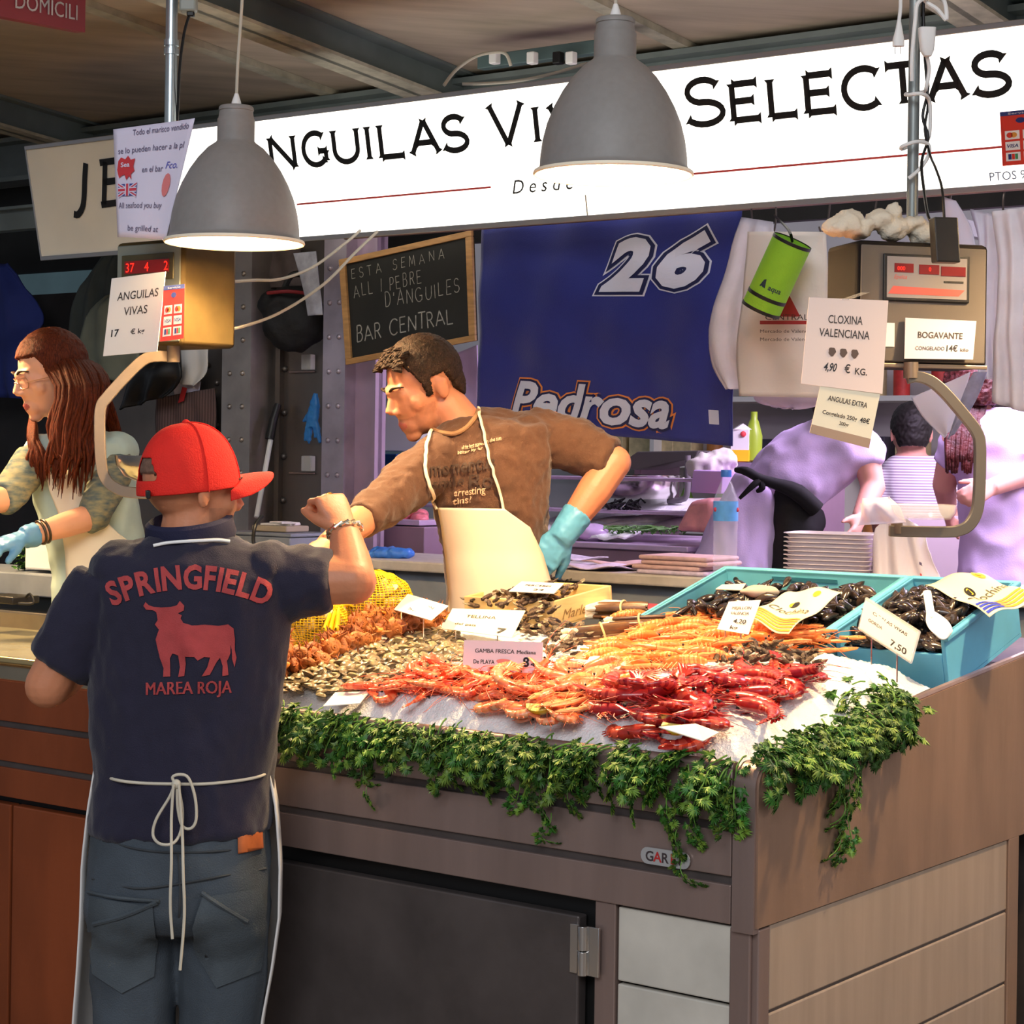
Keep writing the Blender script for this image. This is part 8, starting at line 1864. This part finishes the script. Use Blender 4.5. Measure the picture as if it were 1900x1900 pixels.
mb = MB(); p = PT(1098, 988, 2.84); mb.ell(p, (.06, .05, .028), None, 20, 12); tag(wrinkle(mb, .008, 18).build('cling_parcel', mat('parcel_lilac', (196, 168, 208), .25)), 'shiny lilac wrapped parcel right of the elbow on the stall behind', 'parcel')
# meat tray left of the apron
p = PT(745, 972, 2.62); mt = thing('meat_tray', 'steel tray of pink meat behind the outstretched brown sleeve', 'tray', p); mb = MB(); bx(mb, p, .34, .2, .02); mb.build('tray', m_pst, mt, bevel=.003, smooth=False)
for i in range(9):
    mb = MB(); q = p + (-U) * (-.11 + .028 * i) + W * (.03 * math.sin(i * 2.2)) + Z * (.03 + .008 * math.sin(i * 3)); mb.ell(q, (.03, .03, .018), Matrix.Rotation(i, 3, 'Z'), 14, 8); wrinkle(mb, .006, 30, seed=i).build('meat_piece', mat('meat_pink', (222, 118, 130), .35, var=.35, vs=40), mt, ang=180)
mb = MB(); bx(mb, PT(745, 1030, 2.62), .40, .22, PT(745, 974, 2.62).z - PT(745, 1030, 2.62).z); tag(mb.build('steel_stand', m_pst2, smooth=False, bevel=.004), 'mauve steel stand carrying the pink meat tray', 'stand')
# things glimpsed above the outstretched sleeve
mb = MB(); bx(mb, PT(752, 838, 3.9), .22, .18, PT(752, 762, 3.9).z - PT(752, 838, 3.9).z, .2); tag(mb.build('carton', m_white, smooth=False, bevel=.006), 'white carton seen left of the face in the stall behind', 'carton')
mb = MB(); bx(mb, PT(730, 905, 3.8), .20, .2, PT(730, 842, 3.8).z - PT(730, 905, 3.8).z); tag(mb.build('crate', mat('crate_dark_blue', (30, 74, 130), .5), smooth=False, bevel=.006), 'dark blue crate below the white carton in the stall behind', 'crate')
sheet('cloth', 'pale lilac cloth hanging behind the nape, left of the flag', 'cloth', [(835, 660), (838, 740), (842, 800)], [(886, 640), (886, 740), (884, 800)], 2.7, m_lav, .006, 1.4, seed=3)
# ---- shelf behind the bending person and odds and ends
bw = mat('pinkish_wall', (226, 208, 214), .7, var=.06, vs=3)
mb = MB(); mb.sbox(-2.2, s_at(1645, 1000, 4.2), 4.2, 4.25, .2, PT(1770, 958, 4.2).z); tag(mb.build('counter_front', bw, smooth=False), 'pale pink marble counter front at the right behind the lilac smock', 'counter')
sh_ = thing('shelf_unit', 'pale shelf unit with goods against the far wall', 'shelf', S(-1.2, 7.3, .2)); sA_, sB_ = s_at(1980, 800, 7.3), s_at(1040, 800, 7.3)
for z in (1.15, 1.55, 1.95, 2.35): mb = MB(); mb.sbox(sA_, sB_, 7.2, 7.55, z, z + .03); mb.build('board', m_white, sh_, smooth=False)
s_ = sA_
while s_ < sB_: mb = MB(); mb.sbox(s_, s_ + .03, 7.2, 7.55, .2, 2.38); mb.build('upright', m_white, sh_, smooth=False); s_ += 1.3
r_ = random.Random(9); G = {}
TYPES = [('carton', (214, 196, 150), 'tan carton on the far shelves', 'carton'), ('jar', (186, 120, 60), 'amber jar on the far shelves', 'jar'), ('can', (200, 60, 56), 'red tin on the far shelves', 'tin'), ('bottle', (110, 150, 60), 'green bottle on the far shelves', 'bottle'), ('packet', (236, 232, 224), 'white packet on the far shelves', 'packet'), ('box', (70, 66, 80), 'dark box on the far shelves', 'box')]
for z in (1.18, 1.58, 1.98):
    s_ = sA_ + .08
    while s_ < sB_ - .1:
        nm, c_, lab, cat_ = r_.choice(TYPES)
        if nm not in G:
            mb = MB(); m_ = mat('goods_' + nm, c_, .5, var=.2, vs=20)
            if nm in ('jar', 'can', 'bottle'): mb.lathe({'jar': [(.001, 0), (.05, 0), (.05, .12), (.042, .135), (.045, .14), (.045, .16), (.001, .16)], 'can': [(.001, 0), (.048, 0), (.048, .15), (.001, .15)], 'bottle': [(.001, 0), (.042, 0), (.042, .16), (.015, .22), (.015, .27), (.001, .27)]}[nm], 18)
            else: w_ = {'carton': (.16, .14, .2), 'packet': (.10, .06, .2), 'box': (.2, .15, .14)}[nm]; mb.obox((-w_[0] / 2, -w_[1] / 2, 0), (w_[0], 0, 0), (0, w_[1], 0), (0, 0, w_[2]))
            o = mb.build(nm, m_, local=True, bevel=.004 if nm in ('carton', 'packet', 'box') else 0); tag(o, lab, cat_, nm + 's on the far shelves'); G[nm] = o; o.matrix_world = TRS(S(s_, 7.36, z), (0, 0, yaw))
        else: dup(G[nm], TRS(S(s_, 7.36, z), (0, 0, yaw + r_.uniform(-.1, .1)), (1, 1, r_.uniform(.9, 1.2))))
        s_ += r_.uniform(.13, .26)
mc = thing('milk_carton', 'white and yellow carton with a red mark, right of the flag\'s lower corner', 'carton', PT(1376, 852, 4.0)); p = PT(1376, 856, 4.0); h_ = PT(1376, 786, 4.0).z - p.z
mb = MB(); bx(mb, p, .075, .075, h_ * .84, .3); a = p + Z * h_ * .84; mb.prism([a + V((-.037, -.037, 0)), a + V((.037, -.037, 0)), a + V((0, -.037, h_ * .16))], V((0, .074, 0))); mb.build('box', m_white, mc, smooth=False)
mb = MB(); bx(mb, p, .078, .078, h_ * .3, .3); mb.build('yellow_band', m_sy, mc, smooth=False); mb = MB(); mb.ell(p + V((-.0, -.045, h_ * .72)), (.012, .006, .012)); mb.build('red_mark', MATS['mark_red'], mc)
gb_ = MB(); p = PT(1398, 854, 4.02); gb_.lathe([(.001, 0), (.034, 0), (.036, .10), (.020, .16), (.014, .17), (.014, .20), (.001, .20)], 20, Matrix.Translation(p)); tag(gb_.build('bottle', mat('bottle_lime', (150, 176, 50), .3)), 'lime green bottle beside the white and yellow carton', 'bottle')
st = MB(); p = PT(1370, 857, 4.05); bx(st, V((p.x, p.y, p.z - .02)), .9, .4, .018); tag(st.build('shelf_board', m_pst, smooth=False), 'lilac shelf board carrying the carton and the lime bottle', 'shelf')
st = MB()
for q in (-.4, .4): st.cbox(V((p.x, p.y, (p.z - .02 + .2) / 2)) - U * q, V((.03, 0, 0)), W * .3, V((0, 0, p.z - .22)))
tag(st.build('shelf_stand', m_pst2, smooth=False), 'mauve legs under the lilac shelf board', 'stand')
mb = MB(); p = PT(1318, 866, 3.1); mb.ell(p, (.09, .05, .045), Matrix.Rotation(.3, 3, 'Z'), 24, 14); mb.ell(p + V((.05, 0, .03)), (.05, .04, .03)); tag(wrinkle(remeshed(mb, .008, 3), .012, 20).build('plastic_bag', mat('bag_greyish', (196, 190, 182), .5), ang=180), 'greyish plastic bag lying below the flag\'s right corner', 'bag')
mb = MB(); mb.prism([PT(1286, 872, 2.95), PT(1342, 874, 2.95), PT(1338, 916, 2.95), PT(1280, 914, 2.95)], W * .20); tag(mb.build('lilac_box', mat('box_lilac', (200, 164, 222), .5), smooth=False, bevel=.004), 'lilac box behind the water bottle cap', 'box')
mb = MB(); mb.prism([PT(1250, 985, 2.80), PT(1278, 930, 2.80), PT(1320, 922, 2.80), PT(1325, 990, 2.80)], W * .14); tag(mb.build('meat_joint', mat('meat_pale', (226, 150, 150), .4, var=.25, vs=14), bevel=.02), 'pale pink joint of meat left of the water bottle', 'meat')
# lit slats below the sign at the right: the neighbour's roof
nb = thing('roof_slats', 'pale slatted roof edge of the stall behind, under the lit sign', 'roof', S(0, 4.6, 2.5))
for i in range(6): mb = MB(); mb.sbox(-2.5, 1.6, 4.2 + i * .16, 4.26 + i * .16, 2.30 + .03 * i, 2.33 + .03 * i); mb.build('slat', mat('slat_pale', (206, 204, 206), .6), nb, smooth=False)
for s_ in (-2, -.8, .4, 1.5): mb = MB(); mb.sbox(s_, s_ + .04, 4.1, 5.2, 2.50, 2.56); mb.build('rafter', m_alu, nb, smooth=False)
for i, s_ in enumerate((-.9, .3, 1.3)):
    tb = thing('tube_light', ('right', 'middle', 'left')[i] + ' lilac tube light above the stall behind the worktop', 'lamp', S(s_, 3.3, 2.78)); mb = MB(); mb.tube([S(s_ - .4, 3.3, 2.78), S(s_ + .4, 3.3, 2.78)], .014, 12); mb.build('tube', mat('tube_lilac', (216, 186, 255), .4, emit=6), tb); mb = MB(); mb.sbox(s_ - .42, s_ + .42, 3.27, 3.33, 2.80, 2.84); mb.build('fitting', m_white, tb, smooth=False)
# ---- left end: foam box, parsley, terminal
c = on_worktop(170, 1050, 1.5); fb_ = thing('foam_box', 'white foam box behind the woman\'s forearm at the left', 'box', PT(110, 1056, 1.15)); p = PT(112, 1056, 1.12); h_ = PT(112, 985, 1.12).z - p.z
mb = MB(); bx(mb, p, .16, .16, h_ * .85); mb.build('box', m_white, fb_, smooth=False, bevel=.006); mb = MB(); bx(mb, p + Z * h_ * .86, .17, .17, h_ * .14); mb.build('lid', m_white, fb_, smooth=False, bevel=.006)
lg = MB(); bx(lg, PT(70, 1098, 1.14), 1.2, .3, PT(70, 1058, 1.14).z - PT(70, 1098, 1.14).z); tag(lg.build('ledge', m_stone, smooth=False, bevel=.004), 'grey ledge at the left under the white foam box', 'ledge')
lg2 = MB(); q = PT(70, 1098, 1.14); bx(lg2, V((q.x, q.y, .2)), 1.1, .25, q.z - .201); tag(lg2.build('plinth', m_dark, smooth=False), 'dark plinth under the grey ledge at the left', 'plinth')
pk = MB(); r_ = random.Random(2); p = PT(58, 1056, 1.10)
for i in range(60): a = p + V((r_.uniform(-.05, .05), r_.uniform(-.03, .03), r_.uniform(.0, .10))); leaf(pk, a, V((r_.uniform(-1, 1), r_.uniform(-1, .3), r_.uniform(0, 1))), V((r_.uniform(-.4, .4), -.5, 1)).normalized(), .03, r_, 0)
tag(pk.build('parsley_bunch', m_pl, ang=180), 'bunch of parsley on the grey ledge left of the foam box', 'parsley')
tm = thing('card_terminal', 'black card terminal with a cord on the far left of the water basin', 'terminal', PT(20, 1112, .66)); p = PT(20, 1118, .66)
mb = MB(); bx(mb, p, .14, .10, .022); mb.build('body', m_blackp, tm, bevel=.004); mb = MB(); mb.tube([p - U * .06 + Z * .01, p - U * .085 + Z * .03, p - U * .10 + Z * .004, p - U * .07 - W * .03 + Z * .003], .004, 8, sm=4); mb.build('cord', m_black, tm)
